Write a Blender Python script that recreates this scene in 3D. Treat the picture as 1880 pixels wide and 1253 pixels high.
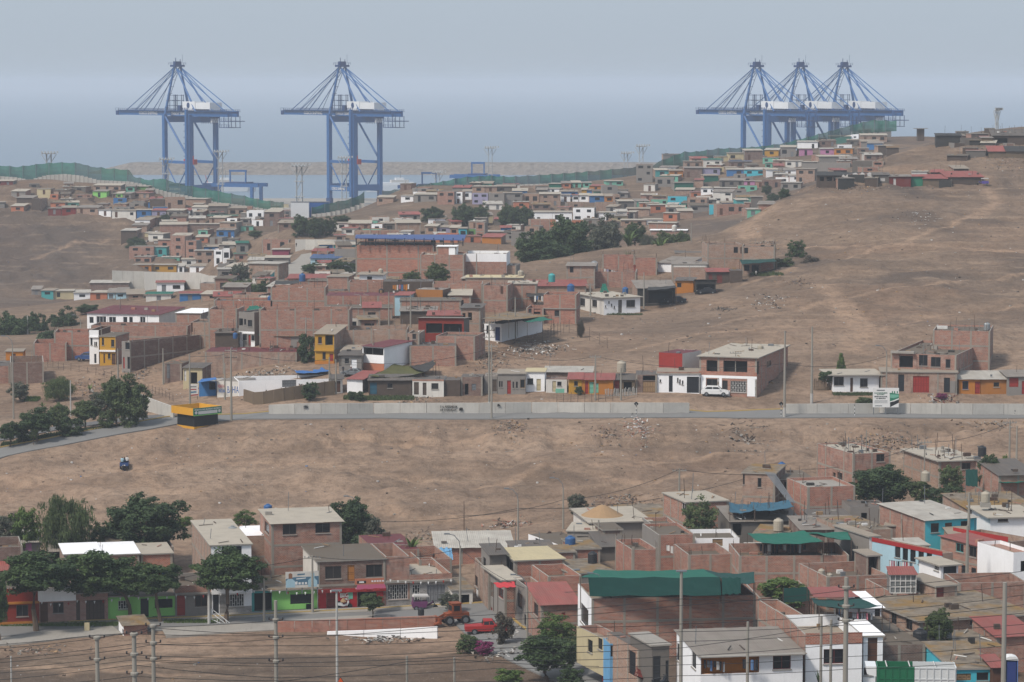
import bpy,bmesh,math,random
import numpy as np
from mathutils import Vector,Matrix
random.seed(7);RNG=np.random.default_rng(7)
SC=bpy.context.scene
COL=SC.collection
for _o in list(bpy.data.objects):bpy.data.objects.remove(_o)
# --- camera
FPX=5222.0
CX,CY,HORIZON=940.0,626.5,150.0
CAM_H=73.0
PITCH=math.atan((CY-HORIZON)/FPX)
cam_data=bpy.data.cameras.new('camera')
cam_data.sensor_width=36.0
cam_data.lens=36.0*FPX/1880.0
cam_data.clip_start=1.0
cam_data.clip_end=60000.0
cam=bpy.data.objects.new('camera',cam_data)
COL.objects.link(cam)
cam.location=(0,0,CAM_H)
cam.rotation_euler=(math.pi/2-PITCH,0,0)
SC.camera=cam
# --- world and sun
SUN_EL,SUN_AZ=math.radians(50),math.radians(228)
world=bpy.data.worlds.new('World');SC.world=world
world.use_nodes=True
wn,wl=world.node_tree.nodes,world.node_tree.links
sky=wn.new('ShaderNodeTexSky');sky.sky_type='NISHITA';sky.sun_disc=False
sky.sun_elevation=SUN_EL;sky.sun_rotation=SUN_AZ
sky.altitude=0;sky.air_density=1.0;sky.dust_density=4.5;sky.ozone_density=2.5
SKYMIX=wn.new('ShaderNodeMix');SKYMIX.data_type='RGBA'
SKYMIX.inputs[0].default_value=0.62
SKYMIX.inputs[7].default_value=(6.1,7.1,8.25,1)
bg=wn['Background'];bg.inputs['Strength'].default_value=0.075
wl.new(sky.outputs[0],SKYMIX.inputs[6]);wl.new(SKYMIX.outputs[2],bg.inputs['Color'])
sun_data=bpy.data.lights.new('sun','SUN');sun_data.energy=2.4
sun_data.angle=math.radians(9);sun_data.color=(1.0,0.93,0.84)
sun=bpy.data.objects.new('sun',sun_data);COL.objects.link(sun)
_d=Vector((math.sin(SUN_AZ)*math.cos(SUN_EL),math.cos(SUN_AZ)*math.cos(SUN_EL),math.sin(SUN_EL)))
sun.rotation_euler=_d.to_track_quat('Z','Y').to_euler()
sun.location=(0,-50,300)
vs=SC.view_settings
vs.view_transform='Standard';vs.look='None';vs.gamma=1.0;vs.exposure=0.55
vs.use_curve_mapping=False
SC.cycles.use_denoising=True
SC.cycles.max_bounces=5;SC.cycles.diffuse_bounces=2;SC.cycles.glossy_bounces=2
SC.cycles.transmission_bounces=2;SC.cycles.transparent_max_bounces=6;SC.cycles.volume_bounces=1
SC.cycles.volume_step_rate=10
# --- pixel rays and measuring
_cp,_sp=math.cos(PITCH),math.sin(PITCH)
def ray(px,py):
 """direction (not normalised, Y component 1) of the sight line through a photograph pixel"""
 a=(px-CX)/FPX;b=-(py-CY)/FPX
 y=_cp+b*_sp;z=b*_cp-_sp
 return a/y,1.0,z/y
def at(px,py,D):
 a,_,c=ray(px,py)
 return Vector((a*D,D,CAM_H+c*D))
def mpp(D):return D/FPX
# --- tagging
def tag(o,label=None,cat=None,group=None,kind=None):
 if label:o['label']=label
 if cat:o['category']=cat
 if group:o['group']=group
 if kind:o['kind']=kind
 return o
def empty(name,loc=(0,0,0),rz=0.0):
 o=bpy.data.objects.new(name,None);COL.objects.link(o)
 o.location=loc;o.rotation_euler=(0,0,rz);o.empty_display_size=0.5
 return o
def link(name,me,parent=None,loc=None,rot=None,scale=None):
 o=bpy.data.objects.new(name,me);COL.objects.link(o)
 if parent is not None:o.parent=parent
 if loc is not None:o.location=loc
 if rot is not None:o.rotation_euler=rot
 if scale is not None:o.scale=scale if hasattr(scale,'__len__') else(scale,)*3
 return o
def copy_tree(o,parent=None):
 c=o.copy();COL.objects.link(c);c.parent=parent
 for ch in list(o.children):copy_tree(ch,c)
 return c
# --- mesh builder
class MB:
 """collects polygons with metre UVs and material slots, builds ONE mesh object"""
 def __init__(s):s.v=[];s.f=[];s.uv=[];s.mi=[];s.mats=[];s.smooth=[]
 def slot(s,m):
  m=M(m) if isinstance(m,str) else m
  if m not in s.mats:s.mats.append(m)
  return s.mats.index(m)
 def poly(s,pts,m,uvs=None,smooth=False):
  i=len(s.v);s.v.extend([tuple(p) for p in pts])
  s.f.append(tuple(range(i,i+len(pts))));s.mi.append(s.slot(m));s.smooth.append(smooth)
  if uvs is None:
   p=[Vector(q) for q in pts]
   n=(p[1]-p[0]).cross(p[2]-p[0])
   if abs(n.z)>0.75*max(n.length,1e-9):uvs=[(q.x,q.y) for q in p]
   else:
    u=Vector((-n.y,n.x,0))
    u=u.normalized() if u.length>1e-9 else Vector((1,0,0))
    uvs=[(q.dot(u),q.z) for q in p]
  s.uv.extend(uvs)
 def box(s,x0,x1,y0,y1,z0,z1,m,top=None):
  a=[(x0,y0,z0),(x1,y0,z0),(x1,y1,z0),(x0,y1,z0),(x0,y0,z1),(x1,y0,z1),(x1,y1,z1),(x0,y1,z1)]
  for k,q in enumerate(((0,1,5,4),(1,2,6,5),(2,3,7,6),(3,0,4,7),(4,5,6,7),(3,2,1,0))):
   s.poly([a[j] for j in q],(top or m) if k==4 else m)
 def bar(s,p,q,w,m,w2=None,n=4,cap=True):
  """straight bar / tapered tube from p to q (n sides)"""
  p,q=Vector(p),Vector(q);d=(q-p)
  if d.length<1e-6:return
  d.normalize()
  a=d.cross(Vector((0,0,1)))
  if a.length<1e-4:a=Vector((1,0,0))
  a.normalize();b=d.cross(a);w2=w if w2 is None else w2
  ph=math.pi/n
  c=[(math.cos(2*math.pi*k/n+ph),math.sin(2*math.pi*k/n+ph)) for k in range(n)]
  k0=0.7071 if n==4 else 0.5
  A=[p+(a*x+b*y)*w*k0 for x,y in c];B=[q+(a*x+b*y)*w2*k0 for x,y in c]
  for k in range(n):
   j=(k+1)%n
   s.poly([A[j],A[k],B[k],B[j]],m,smooth=n>5)
  if cap:s.poly(A,m);s.poly(B[::-1],m)
 def beam(s,p,q,w,h,m):
  """rectangular beam, h measured as upright as possible"""
  p,q=Vector(p),Vector(q);d=(q-p).normalized()
  a=d.cross(Vector((0,0,1)))
  if a.length<1e-4:a=Vector((1,0,0))
  a.normalize();b=a.cross(d);a*=w/2;b*=h/2
  A=[p-a-b,p+a-b,p+a+b,p-a+b];B=[x+(q-p) for x in A]
  for k in range(4):
   j=(k+1)%4;s.poly([A[k],A[j],B[j],B[k]],m)
  s.poly(A[::-1],m);s.poly(B,m)
 def tube(s,pts,r,m,n=5,radii=None):
  P=[Vector(p) for p in pts];rings=[]
  for i,p in enumerate(P):
   d=(P[min(i+1,len(P)-1)]-P[max(i-1,0)])
   d=d.normalized() if d.length>1e-9 else Vector((0,0,1))
   a=d.cross(Vector((0,0,1)))
   if a.length<0.05:a=d.cross(Vector((1,0,0)))
   a.normalize();b=d.cross(a);rr=radii[i] if radii else r
   rings.append([p+(a*math.cos(2*math.pi*k/n)+b*math.sin(2*math.pi*k/n))*rr for k in range(n)])
  for A,B in zip(rings,rings[1:]):
   for k in range(n):
    j=(k+1)%n;s.poly([A[j],A[k],B[k],B[j]],m,smooth=True)
  s.poly(rings[0],m);s.poly(rings[-1][::-1],m)
 def lathe(s,prof,m,n=16,c=(0,0,0),mats=None):
  """profile [(r,z)...] turned about z through c"""
  for i in range(len(prof)-1):
   (r0,z0),(r1,z1)=prof[i],prof[i+1]
   mm=mats[i] if mats else m
   for k in range(n):
    t0,t1=2*math.pi*k/n,2*math.pi*(k+1)/n
    q=[]
    for r,z,t in((r0,z0,t0),(r0,z0,t1),(r1,z1,t1),(r1,z1,t0)):
     pt=(c[0]+r*math.cos(t),c[1]+r*math.sin(t),c[2]+z)
     if not q or(Vector(pt)-Vector(q[-1])).length>1e-6:q.append(pt)
    if len(q)>2 and(Vector(q[0])-Vector(q[-1])).length<1e-6:q.pop()
    if len(q)>2:s.poly(q,mm,smooth=True)
 def mesh(s,name):
  me=bpy.data.meshes.new(name)
  me.from_pydata(s.v,[],s.f)
  for m in s.mats:me.materials.append(m)
  me.polygons.foreach_set('material_index',s.mi)
  me.polygons.foreach_set('use_smooth',s.smooth)
  uv=me.uv_layers.new(name='UVMap')
  uv.data.foreach_set('uv',np.array(s.uv,dtype=np.float32).ravel())
  return me
 def build(s,name,parent=None,loc=None,rot=None,weld=False):
  me=s.mesh(name)
  if weld:
   bm=bmesh.new();bm.from_mesh(me);bmesh.ops.remove_doubles(bm,verts=bm.verts,dist=1e-4)
   bm.to_mesh(me);bm.free()
  return link(name,me,parent,loc,rot)
# --- materials
MATS={}
def lin(c):
 """sRGB hex string -> linear rgba"""
 c=c.lstrip('#');v=[int(c[i:i+2],16)/255 for i in(0,2,4)]
 return tuple((x/12.92 if x<=0.04045 else((x+0.055)/1.055)**2.4) for x in v)+(1.0,)
class NT:
 def __init__(s,name):
  s.m=bpy.data.materials.new(name);s.m.use_nodes=True
  s.n,s.l=s.m.node_tree.nodes,s.m.node_tree.links
  s.b=s.n['Principled BSDF'];s.b.inputs['Roughness'].default_value=0.85
  s.b.inputs['Specular IOR Level'].default_value=0.25
 def add(s,t,**kw):
  n=s.n.new(t)
  for k,v in kw.items():setattr(n,k,v)
  return n
 def noise(s,vec,scale,detail=4,rough=0.55):
  n=s.add('ShaderNodeTexNoise');n.inputs['Scale'].default_value=scale
  n.inputs['Detail'].default_value=detail;n.inputs['Roughness'].default_value=rough
  if vec is not None:s.l.new(vec,n.inputs['Vector'])
  return n.outputs['Fac']
 def ramp(s,fac,stops):
  r=s.add('ShaderNodeValToRGB');e=r.color_ramp.elements
  while len(e)<len(stops):e.new(0.5)
  for k,(p,c) in enumerate(stops):e[k].position=p;e[k].color=c if len(c)==4 else tuple(c)+(1,)
  s.l.new(fac,r.inputs[0]);return r.outputs[0]
 def mix(s,fac,a,b,mode='MIX'):
  n=s.add('ShaderNodeMix');n.data_type='RGBA';n.blend_type=mode
  for sock,v in((0,fac),(6,a),(7,b)):
   if hasattr(v,'is_output')or hasattr(v,'links'):s.l.new(v,n.inputs[sock])
   else:n.inputs[sock].default_value=v
  return n.outputs[2]
 def math(s,op,a,b=0.5):
  n=s.add('ShaderNodeMath',operation=op)
  for k,v in enumerate((a,b)):
   if hasattr(v,'links'):s.l.new(v,n.inputs[k])
   else:n.inputs[k].default_value=v
  return n.outputs[0]
 def rng(s,fac,a,b,c=0.0,d=1.0):
  n=s.add('ShaderNodeMapRange');n.clamp=True
  for k,v in enumerate((a,b,c,d)):n.inputs[k+1].default_value=v
  s.l.new(fac,n.inputs[0]);return n.outputs[0]
 def scalevec(s,vec,sx,sy,sz=1):
  n=s.add('ShaderNodeMapping');n.inputs['Scale'].default_value=(sx,sy,sz)
  s.l.new(vec,n.inputs['Vector']);return n.outputs[0]
 def col(s,c):
  if hasattr(c,'links'):s.l.new(c,s.b.inputs['Base Color'])
  else:s.b.inputs['Base Color'].default_value=c
 def bump(s,h,strength=0.4,dist=0.1):
  n=s.add('ShaderNodeBump');n.inputs['Strength'].default_value=strength
  n.inputs['Distance'].default_value=dist
  s.l.new(h,n.inputs['Height']);s.l.new(n.outputs[0],s.b.inputs['Normal'])
def shade(c,k):return(min(c[0]*k,1),min(c[1]*k,1),min(c[2]*k,1),1)
GREY=(0.30,0.285,0.265,1)
def plaster(name,c,dirt=0.45,var=0.18,streak=True):
 t=NT(name);tc=t.add('ShaderNodeTexCoord');gp=t.add('ShaderNodeNewGeometry').outputs['Position']
 if 'white' not in name:c=shade(c,0.74)
 uv=tc.outputs['UV'];oi=t.add('ShaderNodeObjectInfo').outputs['Random']
 base=t.mix(t.math('MULTIPLY',oi,var*2),c,shade(c,0.72))
 n1=t.noise(gp,0.55,5)
 base=t.mix(t.rng(n1,0.42,0.75,0,dirt),base,shade(tuple(0.55*c[k]+0.45*GREY[k]*0.6 for k in range(3)),0.8))
 if streak:
  s1=t.noise(t.scalevec(uv,2.6,0.28),1.0,4)
  base=t.mix(t.rng(s1,0.52,0.8,0,dirt*1.1),base,shade(tuple(0.5*c[k]+0.5*(0.12,0.105,0.09)[k] for k in range(3)),0.75))
 n2=t.noise(gp,6.0,3)
 base=t.mix(t.rng(n2,0.3,0.7,0,0.16),base,shade(c,0.6))
 t.col(base);t.b.inputs['Roughness'].default_value=0.9;t.bump(n2,0.15,0.03)
 return t.m
def brick(name,c1,c2,mortar,pale=0.35):
 t=NT(name);tc=t.add('ShaderNodeTexCoord');uv=tc.outputs['UV'];gp=t.add('ShaderNodeNewGeometry').outputs['Position']
 oi=t.add('ShaderNodeObjectInfo').outputs['Random']
 c1,c2,mortar=shade(c1,.74),shade(c2,.74),shade(mortar,.76)
 b=t.add('ShaderNodeTexBrick');t.l.new(uv,b.inputs['Vector'])
 b.inputs['Scale'].default_value=1.0;b.inputs['Brick Width'].default_value=0.30;b.inputs['Row Height'].default_value=0.135
 b.inputs['Mortar Size'].default_value=0.017;b.inputs['Mortar Smooth'].default_value=0.3;b.inputs['Bias'].default_value=0.0
 b.inputs['Color1'].default_value=c1;b.inputs['Color2'].default_value=c2;b.inputs['Mortar'].default_value=mortar
 base=t.mix(t.math('MULTIPLY',oi,0.55),b.outputs['Color'],shade(tuple(0.6*c1[k]+0.4*GREY[k] for k in range(3)),0.85))
 n1=t.noise(t.scalevec(uv,.5,1.1),1.0,7,0.7)
 base=t.mix(t.rng(n1,0.5,0.68,0,pale*1.6),base,(0.30,0.25,0.215,1))
 n3=t.noise(t.scalevec(uv,1.2,0.5),1.0,5,0.65)
 base=t.mix(t.math('MULTIPLY',t.rng(n3,0.45,0.72,0,0.7),oi),base,(0.068,0.044,0.036,1))
 n2=t.noise(t.scalevec(uv,0.5,3.0),1.3,4)
 base=t.mix(t.rng(n2,0.45,0.75,0,0.35),base,mortar)
 t.col(base);t.b.inputs['Roughness'].default_value=0.92
 t.bump(b.outputs['Fac'],-0.5,0.02)
 return t.m
def mossy():
 t=NT('roof_mossy');gp=t.add('ShaderNodeNewGeometry').outputs['Position']
 a=t.ramp(t.noise(gp,0.9,7,0.7),[(0.3,lin('#4d463d')),(0.5,lin('#6f6558')),(0.72,lin('#877c6e'))])
 a=t.mix(t.rng(t.noise(gp,0.28,5,0.6),0.46,0.62,0,0.75),a,lin('#7d5f2a'))
 t.col(a);t.bump(t.noise(gp,4,4),0.4,0.05);return t.m
def simple(name,c,rough=0.7,metal=0.0,var=0.25,scale=1.2,spec=0.3):
 t=NT(name);gp=t.add('ShaderNodeTexCoord').outputs['Object']
 c=shade(c,.82)
 n=t.noise(gp,scale,5)
 oi=t.add('ShaderNodeObjectInfo').outputs['Random']
 base=t.mix(t.rng(n,0.35,0.75,0,var*2),c,shade(c,0.62))
 base=t.mix(t.math('MULTIPLY',oi,0.25),base,shade(c,0.7))
 t.col(base);t.b.inputs['Roughness'].default_value=rough;t.b.inputs['Metallic'].default_value=metal
 t.b.inputs['Specular IOR Level'].default_value=spec
 return t.m
def sheet(name,c,rust=0.3,pitch=0.25,rough=0.7):
 """corrugated or flat roofing: fine ribs along v, stains"""
 t=NT(name);tc=t.add('ShaderNodeTexCoord');uv=tc.outputs['UV'];gp=t.add('ShaderNodeNewGeometry').outputs['Position']
 c=shade(c,.76)
 w=t.add('ShaderNodeTexWave');w.bands_direction='X';w.inputs['Scale'].default_value=0.314/pitch;t.l.new(uv,w.inputs['Vector'])
 n=t.noise(gp,0.5,6,0.65)
 base=t.mix(t.rng(n,0.4,0.72,0,rust*2),c,(0.15,0.115,0.09,1))
 n2=t.noise(t.scalevec(uv,1.1,0.12),1.0,3)
 base=t.mix(t.rng(n2,0.4,0.7,0,0.5),base,shade(c,0.6))
 oi=t.add('ShaderNodeObjectInfo').outputs['Random']
 base=t.mix(t.math('MULTIPLY',oi,0.35),base,shade(c,0.6))
 t.col(base);t.b.inputs['Roughness'].default_value=rough;t.bump(w.outputs['Fac'],0.6,0.05)
 return t.m
def netting(name,c,alpha=0.8):
 t=NT(name);tc=t.add('ShaderNodeTexCoord');gp=t.add('ShaderNodeNewGeometry').outputs['Position']
 n=t.noise(gp,0.35,4)
 base=t.mix(t.rng(n,0.35,0.7,0,0.6),c,shade(c,0.55))
 t.col(base);t.b.inputs['Alpha'].default_value=alpha
 tr=t.b.inputs.get('Transmission Weight')
 return t.m
def glass(name,c):
 t=NT(name);t.col(c);t.b.inputs['Roughness'].default_value=0.25;t.b.inputs['Specular IOR Level'].default_value=0.3
 oi=t.add('ShaderNodeObjectInfo').outputs['Random']
 t.col(t.mix(t.rng(oi,0.45,1.0,0,0.45),c,(0.055,0.05,0.046,1)))
 return t.m
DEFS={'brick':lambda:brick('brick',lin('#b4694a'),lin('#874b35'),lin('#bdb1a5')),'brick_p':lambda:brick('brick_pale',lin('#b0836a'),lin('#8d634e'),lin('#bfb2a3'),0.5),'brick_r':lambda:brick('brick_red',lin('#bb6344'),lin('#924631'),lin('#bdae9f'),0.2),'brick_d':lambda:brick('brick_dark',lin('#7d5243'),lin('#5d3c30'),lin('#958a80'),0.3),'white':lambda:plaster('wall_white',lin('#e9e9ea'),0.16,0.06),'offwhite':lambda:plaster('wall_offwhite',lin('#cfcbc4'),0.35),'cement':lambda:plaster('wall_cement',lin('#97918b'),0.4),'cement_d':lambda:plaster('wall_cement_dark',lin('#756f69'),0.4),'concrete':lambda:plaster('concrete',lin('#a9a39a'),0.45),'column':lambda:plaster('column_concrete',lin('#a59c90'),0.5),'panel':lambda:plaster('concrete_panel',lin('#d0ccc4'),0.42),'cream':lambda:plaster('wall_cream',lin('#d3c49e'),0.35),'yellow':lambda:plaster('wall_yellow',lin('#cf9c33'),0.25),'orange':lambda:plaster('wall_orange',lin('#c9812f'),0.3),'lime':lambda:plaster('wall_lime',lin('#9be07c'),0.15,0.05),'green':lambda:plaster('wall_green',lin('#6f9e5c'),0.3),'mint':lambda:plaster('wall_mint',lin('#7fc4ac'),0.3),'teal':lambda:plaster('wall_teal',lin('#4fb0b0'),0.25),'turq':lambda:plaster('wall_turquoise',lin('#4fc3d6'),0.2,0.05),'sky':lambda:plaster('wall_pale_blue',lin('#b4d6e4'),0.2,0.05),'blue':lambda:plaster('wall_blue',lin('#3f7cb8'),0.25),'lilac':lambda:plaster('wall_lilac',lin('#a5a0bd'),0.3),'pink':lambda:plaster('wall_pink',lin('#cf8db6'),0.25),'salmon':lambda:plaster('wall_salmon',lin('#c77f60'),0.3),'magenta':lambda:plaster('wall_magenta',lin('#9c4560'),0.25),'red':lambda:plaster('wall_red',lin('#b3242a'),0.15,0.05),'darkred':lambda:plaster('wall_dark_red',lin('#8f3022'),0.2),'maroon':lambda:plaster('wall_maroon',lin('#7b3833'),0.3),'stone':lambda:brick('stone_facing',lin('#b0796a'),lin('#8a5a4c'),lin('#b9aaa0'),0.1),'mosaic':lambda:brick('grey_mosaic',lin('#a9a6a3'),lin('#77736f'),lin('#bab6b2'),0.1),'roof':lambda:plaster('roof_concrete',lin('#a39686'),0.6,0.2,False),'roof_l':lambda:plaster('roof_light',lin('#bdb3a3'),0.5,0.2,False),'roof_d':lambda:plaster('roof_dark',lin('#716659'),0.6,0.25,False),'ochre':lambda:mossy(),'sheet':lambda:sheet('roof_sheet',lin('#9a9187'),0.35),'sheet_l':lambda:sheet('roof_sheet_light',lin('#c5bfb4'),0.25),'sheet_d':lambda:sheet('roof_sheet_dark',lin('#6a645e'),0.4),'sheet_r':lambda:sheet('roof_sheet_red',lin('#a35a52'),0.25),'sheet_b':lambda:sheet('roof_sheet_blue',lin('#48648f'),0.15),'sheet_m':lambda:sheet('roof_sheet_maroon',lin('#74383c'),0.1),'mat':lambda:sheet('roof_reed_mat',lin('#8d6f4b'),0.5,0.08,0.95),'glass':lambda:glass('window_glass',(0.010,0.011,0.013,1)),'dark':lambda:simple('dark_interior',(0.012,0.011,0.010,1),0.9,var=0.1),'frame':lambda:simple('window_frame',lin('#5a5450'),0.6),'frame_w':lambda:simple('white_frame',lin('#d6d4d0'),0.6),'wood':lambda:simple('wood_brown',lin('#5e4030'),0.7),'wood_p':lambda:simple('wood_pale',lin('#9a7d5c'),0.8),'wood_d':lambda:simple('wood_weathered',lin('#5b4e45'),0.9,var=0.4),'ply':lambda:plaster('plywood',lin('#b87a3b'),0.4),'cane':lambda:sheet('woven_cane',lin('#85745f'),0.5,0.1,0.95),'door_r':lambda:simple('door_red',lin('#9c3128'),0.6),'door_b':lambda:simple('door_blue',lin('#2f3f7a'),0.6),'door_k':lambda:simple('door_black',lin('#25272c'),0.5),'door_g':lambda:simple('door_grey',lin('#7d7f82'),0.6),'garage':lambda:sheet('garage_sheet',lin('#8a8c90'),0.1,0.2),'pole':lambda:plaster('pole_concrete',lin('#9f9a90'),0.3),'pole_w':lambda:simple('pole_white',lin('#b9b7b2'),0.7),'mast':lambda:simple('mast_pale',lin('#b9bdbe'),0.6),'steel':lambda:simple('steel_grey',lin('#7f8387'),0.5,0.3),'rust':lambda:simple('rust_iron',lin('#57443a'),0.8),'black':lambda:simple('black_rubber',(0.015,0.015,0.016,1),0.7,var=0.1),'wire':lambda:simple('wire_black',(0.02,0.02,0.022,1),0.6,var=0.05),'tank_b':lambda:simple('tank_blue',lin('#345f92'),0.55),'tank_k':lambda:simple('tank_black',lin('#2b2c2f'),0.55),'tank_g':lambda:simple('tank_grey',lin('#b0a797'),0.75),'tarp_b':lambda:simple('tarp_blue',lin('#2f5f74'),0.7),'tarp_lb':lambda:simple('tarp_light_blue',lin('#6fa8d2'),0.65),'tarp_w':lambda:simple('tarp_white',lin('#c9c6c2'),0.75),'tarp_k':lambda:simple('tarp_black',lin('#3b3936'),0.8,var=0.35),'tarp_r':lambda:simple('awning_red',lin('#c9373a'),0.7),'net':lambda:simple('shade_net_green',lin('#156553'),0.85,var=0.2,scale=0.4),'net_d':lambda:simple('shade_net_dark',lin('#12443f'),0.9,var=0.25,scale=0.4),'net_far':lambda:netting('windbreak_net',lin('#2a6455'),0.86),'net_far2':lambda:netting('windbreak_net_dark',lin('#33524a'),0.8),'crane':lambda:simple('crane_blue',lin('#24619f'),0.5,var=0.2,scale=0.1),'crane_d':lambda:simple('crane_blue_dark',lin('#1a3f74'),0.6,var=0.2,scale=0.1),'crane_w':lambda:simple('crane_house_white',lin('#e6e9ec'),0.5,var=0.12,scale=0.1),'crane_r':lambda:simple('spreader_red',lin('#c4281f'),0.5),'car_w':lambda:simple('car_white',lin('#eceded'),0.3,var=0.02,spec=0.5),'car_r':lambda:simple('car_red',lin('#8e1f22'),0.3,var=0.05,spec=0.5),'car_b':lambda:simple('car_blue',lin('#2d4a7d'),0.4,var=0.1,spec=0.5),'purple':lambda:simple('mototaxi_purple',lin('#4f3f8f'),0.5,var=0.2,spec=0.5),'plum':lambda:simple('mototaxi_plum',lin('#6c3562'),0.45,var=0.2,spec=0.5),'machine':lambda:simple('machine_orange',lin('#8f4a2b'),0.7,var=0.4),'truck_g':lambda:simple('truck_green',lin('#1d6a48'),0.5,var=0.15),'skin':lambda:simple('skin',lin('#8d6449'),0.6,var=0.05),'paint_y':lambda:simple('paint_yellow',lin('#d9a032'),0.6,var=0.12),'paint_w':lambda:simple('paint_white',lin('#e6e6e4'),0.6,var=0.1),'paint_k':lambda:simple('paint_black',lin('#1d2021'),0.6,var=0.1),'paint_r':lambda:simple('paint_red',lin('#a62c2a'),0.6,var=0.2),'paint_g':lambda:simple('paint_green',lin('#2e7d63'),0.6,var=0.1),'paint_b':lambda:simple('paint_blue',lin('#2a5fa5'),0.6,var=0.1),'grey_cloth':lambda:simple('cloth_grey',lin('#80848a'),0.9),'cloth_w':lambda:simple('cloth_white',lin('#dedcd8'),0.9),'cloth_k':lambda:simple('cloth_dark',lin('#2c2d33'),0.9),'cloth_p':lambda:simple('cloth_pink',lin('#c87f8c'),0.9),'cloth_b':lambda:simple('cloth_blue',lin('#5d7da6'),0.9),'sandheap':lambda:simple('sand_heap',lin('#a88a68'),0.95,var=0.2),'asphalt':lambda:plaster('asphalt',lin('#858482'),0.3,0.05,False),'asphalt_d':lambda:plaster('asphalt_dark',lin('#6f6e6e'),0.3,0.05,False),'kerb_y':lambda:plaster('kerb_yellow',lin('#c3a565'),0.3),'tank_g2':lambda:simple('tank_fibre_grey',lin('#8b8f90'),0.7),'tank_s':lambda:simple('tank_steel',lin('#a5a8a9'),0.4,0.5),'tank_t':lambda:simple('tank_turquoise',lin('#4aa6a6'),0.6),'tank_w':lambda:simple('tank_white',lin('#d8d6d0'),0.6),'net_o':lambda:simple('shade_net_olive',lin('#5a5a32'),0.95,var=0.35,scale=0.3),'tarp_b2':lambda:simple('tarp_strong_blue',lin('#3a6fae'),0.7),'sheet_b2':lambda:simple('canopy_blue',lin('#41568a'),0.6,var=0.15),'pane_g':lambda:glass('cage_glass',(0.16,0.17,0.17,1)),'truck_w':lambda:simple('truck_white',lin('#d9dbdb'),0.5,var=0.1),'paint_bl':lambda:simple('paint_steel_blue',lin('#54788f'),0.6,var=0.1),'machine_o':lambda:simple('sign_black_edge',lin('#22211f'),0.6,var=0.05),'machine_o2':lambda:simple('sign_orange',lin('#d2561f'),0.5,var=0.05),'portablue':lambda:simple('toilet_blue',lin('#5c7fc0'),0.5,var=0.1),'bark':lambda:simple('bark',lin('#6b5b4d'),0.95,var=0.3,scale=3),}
def M(k):
 if k not in MATS:MATS[k]=DEFS[k]()
 return MATS[k]
# --- bodies and lettering outlines, grown while the scene is still empty
def body_mesh(sit):
 V={'pel':(0,0,.92),'spi':(0,.01,1.15),'che':(0,0,1.36),'nec':(0,0,1.5),'hd':(0,-.02,1.58),'hd2':(0,-.01,1.68),'sl':(-.18,0,1.42),'el':(-.25,.04,1.15),'wl':(-.24,-.06,.92),'hl':(-.24,-.1,.84),'sr':(.18,0,1.42),'er':(.25,.04,1.15),'wr':(.24,-.06,.92),'hr':(.24,-.1,.84),'ql':(-.09,0,.88),'kl':(-.1,-.1,.5),'al':(-.1,.08,.08),'fl':(-.1,-.07,.03),'qr':(.09,0,.88),'kr':(.1,.02,.48),'ar':(.1,.12,.1),'fr':(.1,-.02,.03)}
 if sit:V.update(kl=(-.12,-.42,.9),al=(-.12,-.44,.5),fl=(-.12,-.56,.46),kr=(.12,-.42,.9),ar=(.12,-.44,.5),fr=(.12,-.56,.46),wl=(-.18,-.28,.98),hl=(-.16,-.36,.96),wr=(.18,-.28,.98),hr=(.16,-.36,.96))
 E='pel spi,spi che,che nec,nec hd,hd hd2,che sl,sl el,el wl,wl hl,che sr,sr er,er wr,wr hr,pel ql,ql kl,kl al,al fl,pel qr,qr kr,kr ar,ar fr'
 Rd=dict(pel=.14,spi=.13,che=.15,nec=.055,hd=.09,hd2=.085,sl=.07,sr=.07,el=.05,er=.05,wl=.036,wr=.036,hl=.04,hr=.04,ql=.09,qr=.09,kl=.065,kr=.065,al=.045,ar=.045,fl=.045,fr=.045)
 K=list(V);me=bpy.data.meshes.new('body');me.from_pydata([V[k] for k in K],[tuple(K.index(q) for q in e.split()) for e in E.split(',')],[])
 o=bpy.data.objects.new('tmp',me);COL.objects.link(o);o.modifiers.new('s','SKIN');sv=me.skin_vertices[0].data
 for i,k in enumerate(K):sv[i].radius=(Rd[k],Rd[k]*(.75 if k in('pel','spi','che') else 1));sv[i].use_root=k=='pel'
 o.modifiers.new('d','SUBSURF').levels=1;dg=bpy.context.evaluated_depsgraph_get();nm=bpy.data.meshes.new_from_object(o.evaluated_get(dg));bpy.data.objects.remove(o);return nm
BODY={False:body_mesh(False),True:body_mesh(True)}
TEXTS={}
def text_base(s,size,bold):
 if(s,size,bold)not in TEXTS:
  cu=bpy.data.curves.new('lettering','FONT');cu.body=s;cu.size=size;cu.extrude=.01;cu.offset=bold;cu.resolution_u=2
  o=bpy.data.objects.new('tmp',cu);COL.objects.link(o);dg=bpy.context.evaluated_depsgraph_get()
  TEXTS[s,size,bold]=bpy.data.meshes.new_from_object(o.evaluated_get(dg));bpy.data.objects.remove(o);bpy.data.curves.remove(cu)
 return TEXTS[s,size,bold]
for _t in(('COSCO SHIPPING',2.6,.06),('CHANCAY TERMINAL',2.3,.05),('COSCO SHIPPING',2.0,.05),('PUESTO DE AUXILIO RAPIDO',.3,.01),('AQUI CONSTRUIMOS',.25,.008),('EL FUTURO',.25,.008),('CENTRO DE SALUD DEL',.25,.008),('C.P. PERALVILLO',.25,.008),('BIG',.72,.03),('COLA',.25,.03),('SI AL REFERENDUM',.5,.01),('DE CHANCAY',.5,.01),('VIDRIERIA',.7,.01),('BAHIA',1.6,.01),('PINTURA',.7,.01)):text_base(*_t)
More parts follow.
